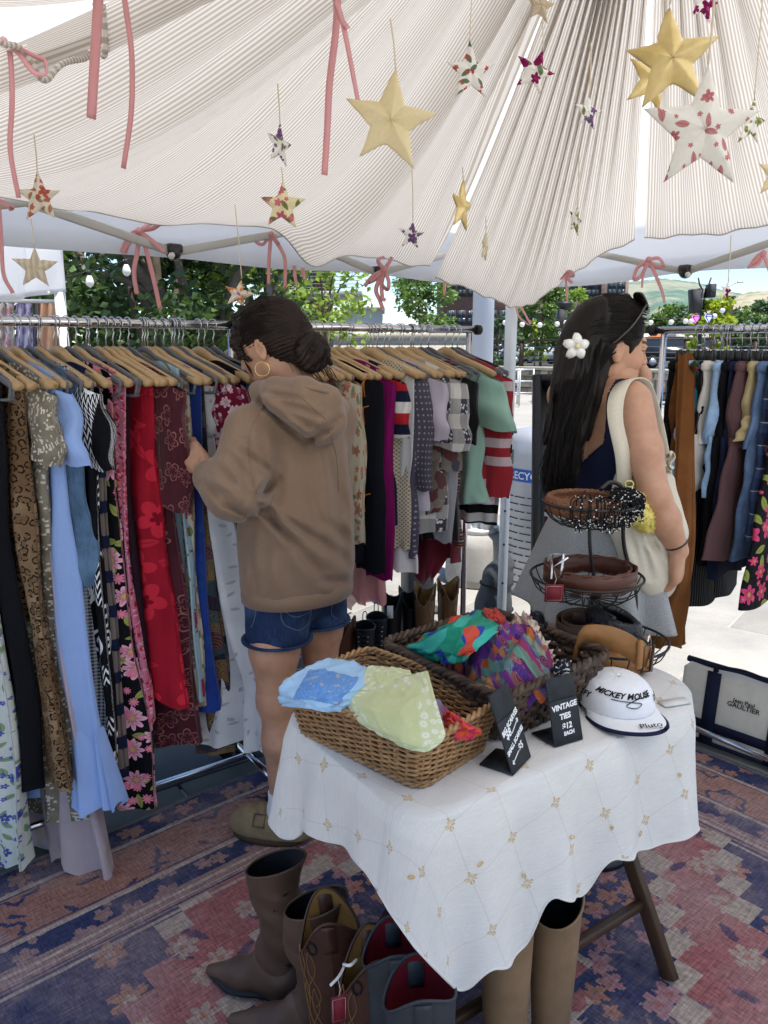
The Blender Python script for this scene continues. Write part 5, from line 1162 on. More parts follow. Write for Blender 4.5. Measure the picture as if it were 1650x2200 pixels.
def folds_fn(fl, seed=0, namp=.003, nsc=14.0, ycut=9.0):
 """creases seen from the stall side: ((x, y), (x, y), width, depth) in photo pixels, cut only into cloth nearer than ycut; negative depth = ridge"""
 def fn(P):
  D = namp*(vnoise2(P[:, 0]*nsc+P[:, 1]*nsc*.8, P[:, 2]*nsc*.55, seed)+.5*vnoise2(P[:, 1]*nsc*2.1-P[:, 0]*nsc, P[:, 2]*nsc*1.3, seed+1))
  dp = P[:, 1]*CP-(P[:, 2]-CAMZ)*SP; Q = np.c_[825+FPX*P[:, 0]/dp, 1100-FPX*(P[:, 1]*SP+(P[:, 2]-CAMZ)*CP)/dp]; near = np.clip((ycut-P[:, 1])/.05, 0, 1)
  for a, b, w, d in fl:
   a, b = np.array(a, float), np.array(b, float); e = b-a; t = np.clip(((Q-a) @ e)/(e @ e), 0, 1); q = np.linalg.norm(Q-a-t[:, None]*e, axis=1); D += near*d*(np.exp(-(q/w)**2)-.45*np.exp(-((q-1.9*w)/w)**2))*np.sin(np.clip(t, .03, .97)*PI)**.5
  return D
 return fn
def put(m, V, F, uv=None, col=None, mi=0): m.add(V, F, uv, mi, col)
def posuv(V): return np.c_[V[:, 0]+V[:, 1]*.7, V[:, 2]]

# ============ the shopper in the brown hoodie
p1 = thing('person', 'woman in a brown hoodie and denim shorts, dark hair in a messy bun, sorting dresses', 'person', (0, 0, 0), 0, 'shoppers at the stall')
skin1 = skin_mat('warm_skin', (.50, .29, .19))
F1 = np.array((-.75, .66, 0)); R1 = np.array((.66, .75, 0)); U1 = np.array((0, 0, 1.))
shL, shR = at(536, 928, 2.09), at(716, 905, 2.34); elL, wrL = at(486, 1080, 2.0), at(438, 1006, 2.11)
hipc = np.array((-.265, 2.235, .86)); S = SDF()
aL = np.array((-.318, 2.13, .085)); kL = np.array((-.322, 2.125, .47)); tL = np.array((-.312, 2.16, .80))
aR = np.array((-.20, 2.33, .085)); kR = np.array((-.205, 2.31, .47)); tR = np.array((-.215, 2.30, .80))
S.ell(hipc, (.155, .115, .13), .05, R=np.stack((R1, F1, U1), 1)); S.cap(hipc+(0, 0, .05), (-.26, 2.235, 1.25), .10, .085, .05)
for a, k, t, s in ((aL, kL, tL, 1), (aR, kR, tR, -1)):
 bk = np.array((.85, -.3, 0)); S.cap(t, k+(0, 0, .16), .086, .070, .04).cap(k+(0, 0, .16), k, .070, .051, .03).cap(k, k+(0, 0, -.13)+bk*.012, .049, .052, .03).cap(k+(0, 0, -.13)+bk*.012, a+(0, 0, .06), .052, .032, .03).cap(a+(0, 0, .06), a+(0, 0, -.02), .031, .033, .02)
 S.ell(k+bk*-.012, (.045, .045, .055), .02); d = np.array((-.97, .24, 0)); S.cap(a+(0, 0, -.045)-d*.03, a+(0, 0, -.055)+d*.14, .032, .024, .02)
S.cap(shL, elL, .045, .038, .02).cap(elL, wrL, .038, .026, .02); fx = nrm((-.25, .75, .25)); hand(S, wrL, nrm(at(396, 966, 2.15)-wrL)*.8+fx*.12, nrm((-.35, -.75, .5)), 1, (.28, .36, .44, .55), 1.0, th=(.85, .5, -.4))
eR = np.array((-.20, 2.42, 1.06)); wR = np.array((-.40, 2.40, 1.10)); S.cap(shR, eR, .045, .038, .02).cap(eR, wR, .038, .026, .02); hand(S, wR, (-.9, .2, .1), (0, -.3, 1), -1, (.5, .6, .7, .8), .95)
V, F = S.mesh(.0048); hc = np.array((-.318, 2.205, 1.505)); f_, l_, u_ = fr((-.93, .37), .34, -.06)
m = MB(); put(m, V, F, None, (.99999, 1, 1)); V2, F2, C2 = HL; Mh4 = basis(hc, f_, l_, u_); put(m, xf(V2*.99, Mh4), F2, None, C2); m.build('body', skin1, p1)
# hoodie
Mhd = Mat('brown_fleece', .95, .15); n = Mhd.noise(Mhd.pos(), 160, 3, .7); n2 = Mhd.noise(Mhd.pos(), 7, 3); Mhd.col(Mhd.mix(1.0, (.245, .160, .106), Mhd.ramp(n*.5+n2*.5, [(.3, (.86,)*3), (.7, (1.08,)*3)]), 'MULTIPLY')); Mhd.set('Sheen Weight', .25); Mhd.bump(n, .25, .0015)
RM = np.stack((R1, F1, U1), 1); S = SDF()
S.ell((-.258, 2.228, 1.12), (.174, .132, .27), .06, R=RM); S.ell((-.258, 2.222, .90), (.190, .152, .33), .06, R=RM); S.cap(shL+(.04, .04, .0), shR-(.02, .02, .005), .066, .066, .06); S.cap((-.26, 2.225, 1.32), (-.29, 2.22, 1.37), .10, .075, .05)

S.cap(shL, elL+(.02, .02, .02), .070, .074, .035).cap(elL+(.02, .02, .02), wrL+(wrL-elL)*-.32, .072, .050, .04).cap(wrL+(wrL-elL)*-.32, wrL-(wrL-elL)*.20, .040, .034, .012)
S.cap(shR, eR, .078, .07, .035).cap(eR, wR, .068, .045, .04)
ht = lambda x, y, Y: at(x, y, Y)
# the hood lying on the back: a full rim round the neck and a drooping pouch
S.chain([ht(553, 842, 2.16), ht(590, 840, 2.09), ht(650, 846, 2.04), ht(705, 862, 2.08), ht(728, 880, 2.18)], [.024, .030, .033, .034, .030], .022)
S.ell(ht(668, 885, 2.08), (.085, .06, .058), .03, R=RM); S.ell(ht(700, 915, 2.10), (.062, .05, .050), .03, R=RM); S.ell(ht(612, 868, 2.07), (.07, .045, .045), .03, R=RM)
S.ell(ht(676, 838, 2.15), (.055, .035, .026), .012, '-', R=RM)
fl = [((556, 1092), (640, 1180), 9, .024), ((640, 1180), (712, 1262), 12, .016), ((552, 1080), (592, 1030), 9, .020), ((548, 1110), (520, 1240), 14, .010), ((575, 1120), (560, 1280), 15, .010), ((655, 930), (668, 1110), 22, .007), ((604, 985), (592, 1075), 14, .010), ((725, 980), (742, 1235), 14, .012), ((640, 1130), (752, 1215), 14, .012), ((690, 1120), (766, 1180), 12, .012),
 ((500, 985), (545, 1060), 10, .012), ((452, 1060), (515, 1100), 9, .014), ((436, 1045), (500, 1072), 8, .012), ((470, 1010), (540, 1075), 10, .012), ((590, 862), (690, 905), 8, .012), ((600, 884), (705, 937), 9, .012), ((572, 848), (645, 862), 6, .010), ((552, 900), (640, 968), 22, .008), ((520, 940), (548, 1010), 14, .008), ((500, 960), (585, 1020), 7, .008), ((470, 1085), (540, 1118), 6, .010), ((575, 1090), (600, 1140), 6, .012), ((660, 1040), (700, 1180), 10, .006), ((700, 960), (722, 1080), 8, .007), ((540, 1200), (548, 1282), 8, .008), ((680, 1255), (760, 1250), 8, .008), ((560, 925), (575, 1050), 9, .006), ((735, 1060), (760, 1130), 8, .007), ((600, 1110), (690, 1170), 7, .010), ((690, 1200), (740, 1270), 14, .010), ((600, 1200), (640, 1280), 16, .010), ((660, 955), (728, 905), 8, .018), ((560, 870), (655, 952), 8, .014)]
V, F = S.mesh(.005, folds_fn(fl, 3, .0045, 9.0, 2.22), lo=(-.75, 1.8, .770)); m = MB(); put(m, relax(V, F, 1), F); hd_ = m.build('hoodie', Mhd.m, p1)
def ringband(V, z, w, out, m, cxy, n=90):
 a = np.linspace(-PI, PI, n, endpoint=False); sel = V[np.abs(V[:, 2]-z) < .012]; q = sel[:, :2]-cxy; an = np.arctan2(q[:, 1], q[:, 0]); rd = np.linalg.norm(q, axis=1); o = np.argsort(an); R = np.interp(a, an[o], rd[o], period=2*PI); R = np.convolve(np.r_[R[-3:], R, R[:3]], np.ones(7)/7, 'valid')
 P = np.stack([np.c_[cxy[0]+(R+out*e)*np.cos(a), cxy[1]+(R+out*e)*np.sin(a), np.full(n, z+w*t)] for t, e in ((-.5, .2), (-.48, 1), (0, 1.3), (.48, 1), (.5, .2))]); m.add(P.reshape(-1, 3), gridf(5, n, True))
band_ = V[(V[:, 2] < .9)]; m = MB(); ringband(band_[np.linalg.norm(band_[:, :2]-(-.255, 2.22), axis=1) < .3], .79, .045, .004, m, np.array((-.255, 2.22))); m.build('hem_rib', Mhd.m, hd_)
m = MB(); q = [wrL-(wrL-elL)*(.42-.06*i) for i in range(6)]; v, f = tube(q, [.046, .042, .040, .039, .038, .034], 20, cap=False); m.add(v, f); m.build('cuff', Mhd.m, hd_)
m = MB(); v, f = tube(spline([ht(556, 838, 2.14), ht(600, 832, 2.06), ht(655, 836, 2.01), ht(708, 850, 2.05), ht(733, 874, 2.17), ht(728, 895, 2.22)], 40), .0065, 8); m.add(v, f); m.build('hood_edge', Mhd.m, hd_)
# denim shorts
dn = Mat('dark_blue_denim', .9, .2); x, y, z = dn.sep(dn.pos()); t = dn.noise(dn.vec(x*1.0, y*1.0, z*.25), 210, 3, .7); dn.col(dn.mix(1.0, dn.mix(dn.noise(dn.pos(), 9, 2).sm(.35, .7), (.016, .032, .085), (.045, .085, .18)), dn.ramp(t, [(.3, (.6,)*3), (.7, (1.35,)*3)]), 'MULTIPLY')); dn.bump(t, .3, .001)
S = SDF(); S.ell(hipc+(0, 0, -.04), (.165, .130, .14), .04, R=RM)
for a, k, tt in ((aL, kL, tL), (aR, kR, tR)): S.cap(tt+(0, 0, .0), tt*.64+k*.36, .097, .094, .03)
V, F = S.mesh(.0055, folds_fn([], 9, .003, 20), lo=(-.6, 1.9, .645)); m = MB(); put(m, relax(V, F, 1), F); sh_ = m.build('shorts', dn.m, p1)
for a, k, tt in ((aL, kL, tL), (aR, kR, tR)):
 c = tt*.62+k*.38; c[2] = .655; an = np.linspace(0, 2*PI, 40, endpoint=False); m = MB(); v, f = tube(np.c_[c[0]+.0975*np.cos(an), c[1]+.0975*np.sin(an), np.full(40, .657)], .010, 6, closed=True, flat=.4); m.add(v, f); m.build('leg_hem', dn.m, sh_)
ylw = plain('faded_stitch', (.13, .16, .24), .9, .1)
from mathutils.bvhtree import BVHTree
def seams(par, lines, r, mat, name='seam', n=40):                # stitched lines laid on the cloth where the photo shows them
 me = par.data; bv = BVHTree.FromPolygons([v.co for v in me.vertices], [p.vertices for p in me.polygons]); O = Vector((0, 0, CAMZ))
 for q in lines:
  pts = [bv.ray_cast(O, Vector(nrm(ray(x, y)))) for x, y in spline(np.array(q, float), n)]; pts = [np.array(p[0])+np.array(p[1])*math.copysign(r*.5, p[1].dot(O-p[0])) for p in pts if p[0] is not None]
  if len(pts) > 3: m = MB(); v, f = tube(pts, r, 5); m.add(v, f); m.build(name, mat, par)
seams(sh_, [[(606, 1296), (604, 1330), (612, 1348)], [(612, 1348), (640, 1358), (662, 1346)], [(662, 1346), (668, 1320), (668, 1294)], [(610, 1318), (636, 1330), (666, 1318)], [(716, 1294), (712, 1322), (724, 1334)], [(552, 1292), (548, 1330), (540, 1352)]], .0013, ylw, 'stitching')
seams(hd_, [[(572, 868), (540, 925), (536, 990), (552, 1062)], [(708, 928), (722, 985), (728, 1060)], [(640, 850), (672, 880), (700, 905)]], .0016, Mhd.m)
# socks, clogs
sock = plain('white_sock', (.70, .70, .73), .95, .1, bump=.4, bscale=300); su = plain('tan_suede', (.30, .22, .125), .95, .15, vary=.25, scale=30, bump=.3, bscale=260); cork = plain('cork_sole', (.10, .06, .035), .9, .15); brz = plain('bronze_buckle', (.12, .08, .05), .4, .5, .8)
for a, lb in ((aL, None), (aR, None)):
 m = MB(); v, f = tube([a+(0, 0, .085), a+(0, 0, .08), a+(0, 0, .05), a+(-.004, 0, .02), a+(-.01, 0, -.03)], [.033, .039, .0385, .040, .043], 18, cap=False); m.add(v, f); m.build('sock', sock, p1)
 d = np.array((-.97, .24, 0)); lft = np.array((-d[1], d[0], 0)); o = a*(1, 1, 0)
 S = SDF(); S.cap(o+d*.10+(0, 0, .052), o+d*.135+(0, 0, .042), .046, .034, .03).cap(o+d*.03+(0, 0, .062), o+d*.10+(0, 0, .052), .047, .047, .03).cap(o-d*.055+(0, 0, .045), o+d*.03+(0, 0, .05), .034, .042, .03); S.ell(o+d*.03+(0, 0, .03), (.13, .05, .02), .02, R=np.stack((d, lft, U1), 1))
 S.ell(o-d*.03+(0, 0, .105), (.085, .036, .055), .012, '-', R=np.stack((d, lft, U1), 1)); V, F = S.mesh(.004, lo=(-.8, 1.8, .022)); m = MB(); put(m, relax(V, F, 1), F); cl = m.build('clog', su, p1)
 out = np.array([(math.cos(q)*.130*(1 if math.cos(q) > 0 else .78)+.032, math.sin(q)*(.050+.006*math.cos(q))) for q in np.linspace(0, 2*PI, 40, endpoint=False)]); v, f = prism(out, .002, .026); m = MB(); m.add(xf(v, basis(o, d, lft, U1)), f); m.build('sole', cork, cl, smooth=False)
 st = spline([o+d*.055-lft*.05*s_+(0, 0, z) for s_, z in ((-1.0, .045), (-.75, .088), (0, .112), (.75, .088), (1.02, .045))], 24); m = MB(); v, f = strip(st, d*.014, None, .004); m.add(v, f); sp = m.build('strap', su, cl)
 b = o+d*.055+lft*.043+(0, 0, .082); m = MB(); v, f = tube([b+d*.018+(0, 0, .0)+lft*.010-(0, 0, .016), b-d*.018+lft*.010-(0, 0, .016), b-d*.018-lft*.008+(0, 0, .016), b+d*.018-lft*.008+(0, 0, .016)], .0028, 6, closed=True); m.add(v, f); m.build('buckle', brz, cl)
# hair
hm1 = hair_mat('dark_brown_hair', (.006, .0035, .0028), (.026, .014, .010)); S = SDF()
S.ell((-.022, 0, .036), (.102, .083, .090), .02).ell((-.055, 0, -.005), (.066, .073, .078), .03)
S.ell((.112, 0, -.035), (.092, .10, .088), .012, '-'); S.ell((.02, .09, -.045), (.045, .03, .048), .012, '-'); S.ell((.02, -.09, -.045), (.045, .03, .048), .012, '-'); S.ell((-.05, 0, -.125), (.10, .12, .05), .015, '-')
S.chain([(.062, .052, .062), (.074, .060, .03), (.062, .070, -.005), (.035, .074, -.03)], [.016, .013, .010, .004], .012)
bc = np.array((-.106, .010, -.058))
for k in range(5):
 a0 = k*1.3; ax = nrm(np.array((math.cos(a0)*.6-.4, math.sin(a0), .5*math.sin(a0*2)))); e1 = nrm(np.cross(ax, (0.2, .1, 1))); e2 = np.cross(ax, e1); R = .030+.007*(k % 3)
 S.chain([bc+ax*(.014+.006*k)+e1*R*math.cos(q)+e2*R*math.sin(q) for q in np.linspace(0, 2*PI, 12)], [.0125]*12, .003)
S.cap((-.085, 0, -.01), bc, .045, .038, .03); S.cap(bc+(-.02, -.03, -.01), bc+(-.040, -.04, -.05), .018, .006, .01)
V, F = S.mesh(.0034, lambda P: .0022*np.sin(np.arctan2(P[:, 1], P[:, 2]-.0)*46+vnoise2(P[:, 0]*30, P[:, 2]*30, 4)*3)+.002*vnoise2(P[:, 0]*60, P[:, 2]*60+P[:, 1]*50, 6)); m = MB(); put(m, xf(V*.98, Mh4), F, np.c_[np.arctan2(V[:, 1], V[:, 2])*.1, V[:, 0]]); hr = m.build('hair', hm1, p1)
m = MB(); pts = []
for k in range(480):
 a = NR.uniform(-1.75, 1.75); r0 = np.array((.066+.02*NR.random()-.02*abs(a), math.sin(a)*.078, .04+math.cos(a)*.078)); r0[0] -= .03*(1-math.cos(a)); mid_ = np.array((-.03, math.sin(a)*.0855, .036+math.cos(a)*.0925)); md2 = np.array((-.085, math.sin(a)*.060, .02+math.cos(a)*.065)); pts.append([r0, mid_+NR.normal(size=3)*.0015, md2+NR.normal(size=3)*.003, bc+(.02, 0, 0)+NR.normal(size=3)*.012])
for k in range(260):
 a = NR.random()*6.28; R = .026+NR.random()*.026; t = NR.random()*6; ax = nrm(NR.normal(size=3)); e1 = nrm(np.cross(ax, (.3, .2, 1))); e2 = np.cross(ax, e1); pts.append([bc+e1*R*math.cos(t+q)+e2*R*math.sin(t+q)+ax*.014 for q in (0, .7, 1.4, 2.1, 2.8)])
for k in range(46):
 s = bc+NR.normal(size=3)*.022; e = s+np.array((-.03, NR.normal()*.03, -.06-.05*NR.random())); pts.append([s, s+(e-s)*.5+NR.normal(size=3)*.012, e])
for k in range(30):                                          # flyaways
 a = NR.uniform(-1.4, 1.4); s = np.array((NR.uniform(-.08, .05), math.sin(a)*.085, .036+math.cos(a)*.092)); pts.append([s, s+(-.03, 0, .012), s+(-.05, NR.normal()*.02, .02*NR.random())])
for k in range(22):                                          # nape and temple wisps
 s = np.array((-.07+NR.normal()*.02, NR.normal()*.045, -.05)); pts.append([s, s+(-.012, 0, -.02), s+NR.normal(size=3)*.01+(-.01, 0, -.045)])
 if k < 12: s = np.array((.055, .066, .02)); pts.append([s, s+(.004, .006, -.03), s+(-.004, .002+NR.normal()*.004, -.075-.02*NR.random())])
strands(m, [[xf(np.array([q])*.98, Mh4)[0] for q in p] for p in pts], .0008); m.build('loose_strands', hm1, hr, kind='stuff')
gold = plain('gold_jewellery', (.80, .56, .22), .22, .5, 1.0)
ear = xf([(-.003, .086, -.045)], Mh4)[0]; a = np.linspace(0, 2*PI, 28, endpoint=False); m = MB(); c = ear+(0, 0, -.019); v, f = tube(np.c_[c[0]+.019*np.cos(a), c[1]+.004*np.cos(a), c[2]+.019*np.sin(a)], .0014, 6, closed=True); m.add(v, f); m.build('hoop_earring', gold, p1)
for dz in (.012, .019): m = MB(); e = xf([(-.012, .084, -.012+dz-.012)], Mh4)[0]; v, f = tube(np.c_[e[0]+.006*np.cos(a), e[1]+.006*np.sin(a), e[2]+0*a], .0011, 5, closed=True); m.add(v, f); m.build('ear_cuff', gold, p1)

# ============ the shopper with long hair
p2 = thing('person', 'woman with long dark hair, white hair flower and grey skirt, holding brown trousers', 'person', (0, 0, 0), 0, 'shoppers at the stall')
skin2 = skin_mat('tanned_skin', (.48, .27, .17)); F2d = np.array((.82, .57, 0)); R2 = np.array((.57, -.82, 0)); RM2 = np.stack((R2, F2d, U1), 1)
B2 = np.array((.598, 2.06, 0)); s2R = at(1358, 868, 1.955); e2R = at(1408, 1078, 1.875); w2R = at(1458, 1188, 1.885); s2L = B2*(1, 1, 0)-R2*.155+(0, 0, 1.365)
S = SDF(); S.ell(B2+(0, 0, .92), (.160, .118, .14), .06, R=RM2); S.ell(B2+(0, 0, 1.12), (.125, .092, .17), .06, R=RM2); S.ell(B2+(0, 0, 1.25)-F2d*.01, (.148, .095, .13), .05, R=RM2); S.cap(s2R-R2*.045+(0, 0, .0), s2L+R2*.045, .056, .056, .045)
S.cap(B2+(0, 0, 1.34), B2+(.025, .0, 1.46), .062, .050, .04)
torso = list(S.p)
S.cap(s2R, s2R*.5+e2R*.5, .049, .043, .035).cap(s2R*.5+e2R*.5, e2R, .043, .036, .025).cap(e2R, e2R*.62+w2R*.38, .037, .036, .02).cap(e2R*.62+w2R*.38, w2R, .038, .0245, .02)
hd2 = nrm(at(1450, 1262, 1.90)-w2R); hand(S, w2R+hd2*.005, hd2, nrm((.75, -.55, .1)), 1, (.55, .62, .68, .75), 1.0, th=(.8, .45, -.45))
e2L = B2+np.array((.10, .13, 1.10)); w2L = at(1378, 812, 2.16); S.cap(s2L, e2L, .05, .040, .03).cap(e2L, w2L, .040, .028, .02); hand(S, w2L, (-.35, .05, .75), (.85, .2, .3), 1, (1.1, 1.15, 1.2, 1.2), .95)
for sg in (-1, 1):
 t = B2+R2*.082*sg+(0, 0, .86); k = t*(1, 1, 0)+(.01, .02, .47); a = k*(1, 1, 0)+(0, 0, .09); S.cap(t, k+(0, 0, .14), .085, .066, .04).cap(k+(0, 0, .14), k, .066, .05, .03).cap(k, k+(0, 0, -.13)-F2d*.012, .05, .052, .03).cap(k+(0, 0, -.13)-F2d*.012, a, .052, .034, .03); S.cap(a+(0, 0, -.05)-F2d*.03, a+(0, 0, -.06)+F2d*.14, .032, .024, .02)
V, F = S.mesh(.0046); hc2 = at(1306, 748, 2.06); f_, l_, u_ = fr((.985, .15), .10, .03); Mh5 = basis(hc2, f_, l_, u_); m = MB(); put(m, V, F, None, (.99999, 1, 1)); put(m, xf(HL[0]*1.0, Mh5), HL[1], None, HL[2]); m.build('body', skin2, p2)
for sg in (-1, 1):                                           # flat black sandals, mostly hidden by the table
 o = B2+R2*.082*sg; m = MB(); out = np.array([(math.cos(q)*.12*(1 if math.cos(q) > 0 else .7)+.03, math.sin(q)*.043) for q in np.linspace(0, 2*PI, 26, endpoint=False)]); v, f = prism(out, .002, .022); m.add(xf(v, basis(o+(.01, .02, 0), F2d, np.array((-F2d[1], F2d[0], 0)), U1)), f); m.build('sandal', bp, p2, smooth=False)
# navy tank top: torso surface set outwards, cut at neckline and armholes
S = SDF(); S.p = [(q[0], q[1], (q[2]+.010 if q[0] == 'e' else q[2]), (q[3]+.010 if q[0] == 'c' else q[3]), (q[4]+.010 if q[0] == 'c' else q[4]), *q[5:]) for q in torso[:-1]]
V, F = S.mesh(.006, folds_fn([], 6, .0015, 16))
c = V[F].mean(1)-B2; sr = c @ R2; sf = c @ F2d; zt = np.where(sf < 0, 1.285-.085*np.exp(-(sr/.075)**2*1.2), 1.27-.10*np.exp(-(sr/.07)**2)); zt = np.where(np.abs(sr) > .115, 1.235, zt); strap = (np.abs(np.abs(sr)-.088) < .013) & (c[:, 2] < 1.42)
vs, vf = (V-B2) @ R2, (V-B2) @ F2d; vz = np.where(np.abs(vs) > .115, 1.235, np.where(vf < 0, 1.285-.085*np.exp(-(vs/.075)**2*1.2), 1.27-.10*np.exp(-(vs/.07)**2))); V[:, 2] = np.where(np.abs(V[:, 2]-vz) < .0055, vz, V[:, 2])
keep = ((c[:, 2] < zt) | strap) & (c[:, 2] > .98); F = F[keep]; tk = plain('navy_rib_knit', (.010, .013, .038), .9, .2, bump=.3, bscale=300); m = MB(); put(m, V, F); tn = m.build('tank_top', tk, p2); md = tn.modifiers.new('th', 'SOLIDIFY'); md.thickness = .002
m = MB(); q = spline([at(1243, 912, 1.965), at(1268, 885, 1.96), at(1296, 856, 1.965), at(1322, 838, 1.99)], 16); v, f = strip(q, nrm((.5, -.1, .8))*.007, None, .002); m.add(v, f); m.build('bra_strap', plain('white_elastic', (.62, .62, .64), .8, .2), p2)
# grey skirt
Mk = Mat('heather_grey_jersey', .95, .1); n = Mk.noise(Mk.pos(), 230, 3, .7); Mk.col(Mk.mix(n.sm(.25, .75), (.26, .26, .258), (.36, .36, .352))); r, n_ = 34, 120; P = np.zeros((r, n_, 3)); an = np.linspace(0, 2*PI, n_, endpoint=False)
for i in range(r):
 t = i/(r-1); rx, ry = .138+.085*t**.75, .110+.075*t**.75; A = .020*t**1.3; w = 1+A/.2*np.sin(an*8+1.0+.8*np.sin(an*2))+A/.35*np.sin(an*13+2)
 q = R2[None]*(rx*np.cos(an)*w)[:, None]+F2d[None]*(ry*np.sin(an)*w)[:, None]; P[i] = B2+q; P[i, :, 2] = 1.055-.275*t+.008*np.sin(an*8+1.5)*t-.012*t*np.cos(an)
m = MB(); m.add(P.reshape(-1, 3), gridf(r, n_, True)); sk = m.build('skirt', Mk.m, p2); md = sk.modifiers.new('th', 'SOLIDIFY'); md.thickness = .003
# long hair
hm2 = hair_mat('black_brown_hair', (.003, .0022, .002), (.013, .008, .006)); S = SDF(); L = lambda x, y, z: xf([(x, y, z)], Mh5)[0]
S.ell(L(-.014, 0, .036), (.104, .086, .092), .02, R=Mh5[:3, :3]).ell(L(-.06, 0, -.02), (.066, .078, .09), .03, R=Mh5[:3, :3]); S.ell(L(.116, 0, -.05), (.088, .11, .105), .012, '-', R=Mh5[:3, :3]); S.ell(L(.012, -.092, -.018), (.026, .032, .036), .010, '-', R=Mh5[:3, :3]); S.ell(L(.045, -.09, -.07), (.05, .035, .06), .015, '-', R=Mh5[:3, :3])
ch = [L(-.07, -.01, -.03), at(1244, 830, 1.985), at(1217, 920, 1.945), at(1204, 1010, 1.935), at(1200, 1075, 1.94)]
S.chain(ch, [.078, .068, .054, .042, .022], .03, sq=(np.array((.35, -.94, .0)), .55)); S.chain([L(-.055, -.055, -.03), at(1258, 850, 1.97), at(1238, 930, 1.95), at(1222, 1010, 1.94)], [.042, .032, .026, .012], .025, sq=(np.array((.35, -.94, .0)), .6))
V, F = S.mesh(.0042, lambda P: .0035*np.sin((P[:, 0]-(P[:, 2]-1.2)*.25)*260+vnoise2(P[:, 0]*25, P[:, 2]*6, 3)*3)*(P[:, 2] < 1.5)+.002*vnoise2(P[:, 0]*70, P[:, 2]*14, 8)); m = MB(); put(m, relax(V, F, 1), F, np.c_[V[:, 0]-(V[:, 2]-1.2)*.25, V[:, 2]]); hr2 = m.build('hair', hm2, p2)
m = MB(); pts = []
for k in range(640):                                         # lengths down the back
 u = NR.uniform(-1, 1); w = NR.random(); s = L(-.085+.03*u*u, -.02-.055*u-.01, -.02+.04*NR.random()); dx = u*38; off = NR.normal()*.012
 pts.append([s, at(1246+dx*.9, 820, 1.945+off*.5), at(1219+dx*.85, 910, 1.915+off*.5), at(1204+dx*.8+NR.normal()*5, 1000, 1.905+off), at(1202+dx*.7+NR.normal()*9, 1050+60*w-abs(dx)*.4, 1.91+off)])
for k in range(260):                                         # over the crown to the clip
 a = NR.uniform(-1.9, 1.7); r0 = L(.082-.02*abs(a)+.01*NR.random(), math.sin(a)*.074, .045+math.cos(a)*.068); mid_ = L(-.012, math.sin(a)*.088, .036+math.cos(a)*.0945); md2 = L(-.085, math.sin(a)*.066, .02+math.cos(a)*.07); pts.append([r0, mid_+NR.normal(size=3)*.0015, md2+NR.normal(size=3)*.003, L(-.118, -.03, -.02)+NR.normal(size=3)*.012])
for k in range(60): s = L(-.03, -.082, -.01); pts.append([s+NR.normal(size=3)*.008, at(1276+NR.normal()*6, 810, 1.955), at(1252+NR.normal()*8, 880, 1.935), at(1230+NR.normal()*14, 960+NR.random()*60, 1.92)])
for k in range(30): s = at(1185+NR.normal()*8, 900+NR.random()*120, 1.92); pts.append([at(1225, 850, 1.93), (s+at(1215, 900, 1.92))/2, s, s+(NR.normal()*.02-.01, 0, -.07)])
strands(m, pts, .0009, 12); m.build('loose_strands', hm2, hr2, kind='stuff')
# flower clip, sunglasses
fw = plain('white_flower_clip', (.74, .73, .68), .45, .4); fc = at(1238, 750, 1.915); fl_ = None
for k in range(5):
 a = k*2*PI/5+.3; d = np.array((math.cos(a), -.12, math.sin(a))); sdv = np.array((-math.sin(a), 0, math.cos(a))); P = np.zeros((7, 7, 3))
 for i in range(7):
  for j in range(7): t = i/6; w = (j/6-.5)*2; P[i, j] = fc+d*(.003+.029*t)+sdv*w*.0115*math.sin(PI*(.12+.80*t))**.8+np.array((0, -1, 0))*(.010*math.sin(t*2.6)-.006*w*w+.012*t*t*-1)
 v, f = sheet(P, .003); m = MB(); m.add(v, f); o = m.build('petal' if k else 'hair_flower', fw, p2 if k == 0 else fl_); fl_ = fl_ or o
m = MB(); v, f = ball(fc+(0, -.012, 0), .006, 6, 8); m.add(v, f); m.build('stamen', plain('cream_pip', (.7, .6, .35), .6, .3), fl_)
sg_m = plain('tortoise_acetate', (.02, .010, .007), .15, .6); gl_ = plain('dark_lens', (.015, .013, .012), .05, .7); sg_ = None
for s in (-1, 1):
 c = L(.052, s*.036, .118); ux = nrm(L(.052-.55, s*.036, .118+.8)-c); uy = l_; a = np.linspace(0, 2*PI, 24, endpoint=False); rim_ = np.array([c+uy*.028*math.copysign(abs(math.cos(q))**.7, math.cos(q))+ux*.024*math.copysign(abs(math.sin(q))**.7, math.sin(q)) for q in a]); m = MB(); v, f = tube(rim_, .0028, 6, closed=True); m.add(v, f)
 if sg_ is None: v, f = tube([L(.052, -.009, .122), L(.052, .009, .122)], .003, 6); m.add(v, f)
 o = m.build('sunglasses' if sg_ is None else 'frame', sg_m, p2 if sg_ is None else sg_); sg_ = sg_ or o
 m = MB(); m.add(np.concatenate((rim_, [c])), [[i, (i+1) % 24, 24] for i in range(24)]); m.build('lens', gl_, sg_)
 m = MB(); v, f = tube(spline([L(.056, s*.064, .112), L(.02, s*.088, .060), L(-.012, s*.090, .022), L(-.030, s*.086, .004)], 14), .0028, 6); m.add(v, f); m.build('temple', sg_m, sg_)
# hair tie on the wrist
a = np.linspace(0, 2*PI, 24, endpoint=False); d = nrm(w2R-e2R); e1 = nrm(np.cross(d, (0, 0, 1))); e2 = np.cross(d, e1); c = w2R-d*.02; m = MB(); v, f = tube([c+e1*.0285*math.cos(q)+e2*.0265*math.sin(q) for q in a], .0026, 6, closed=True); m.add(v, f); m.build('hair_tie', bp, p2)
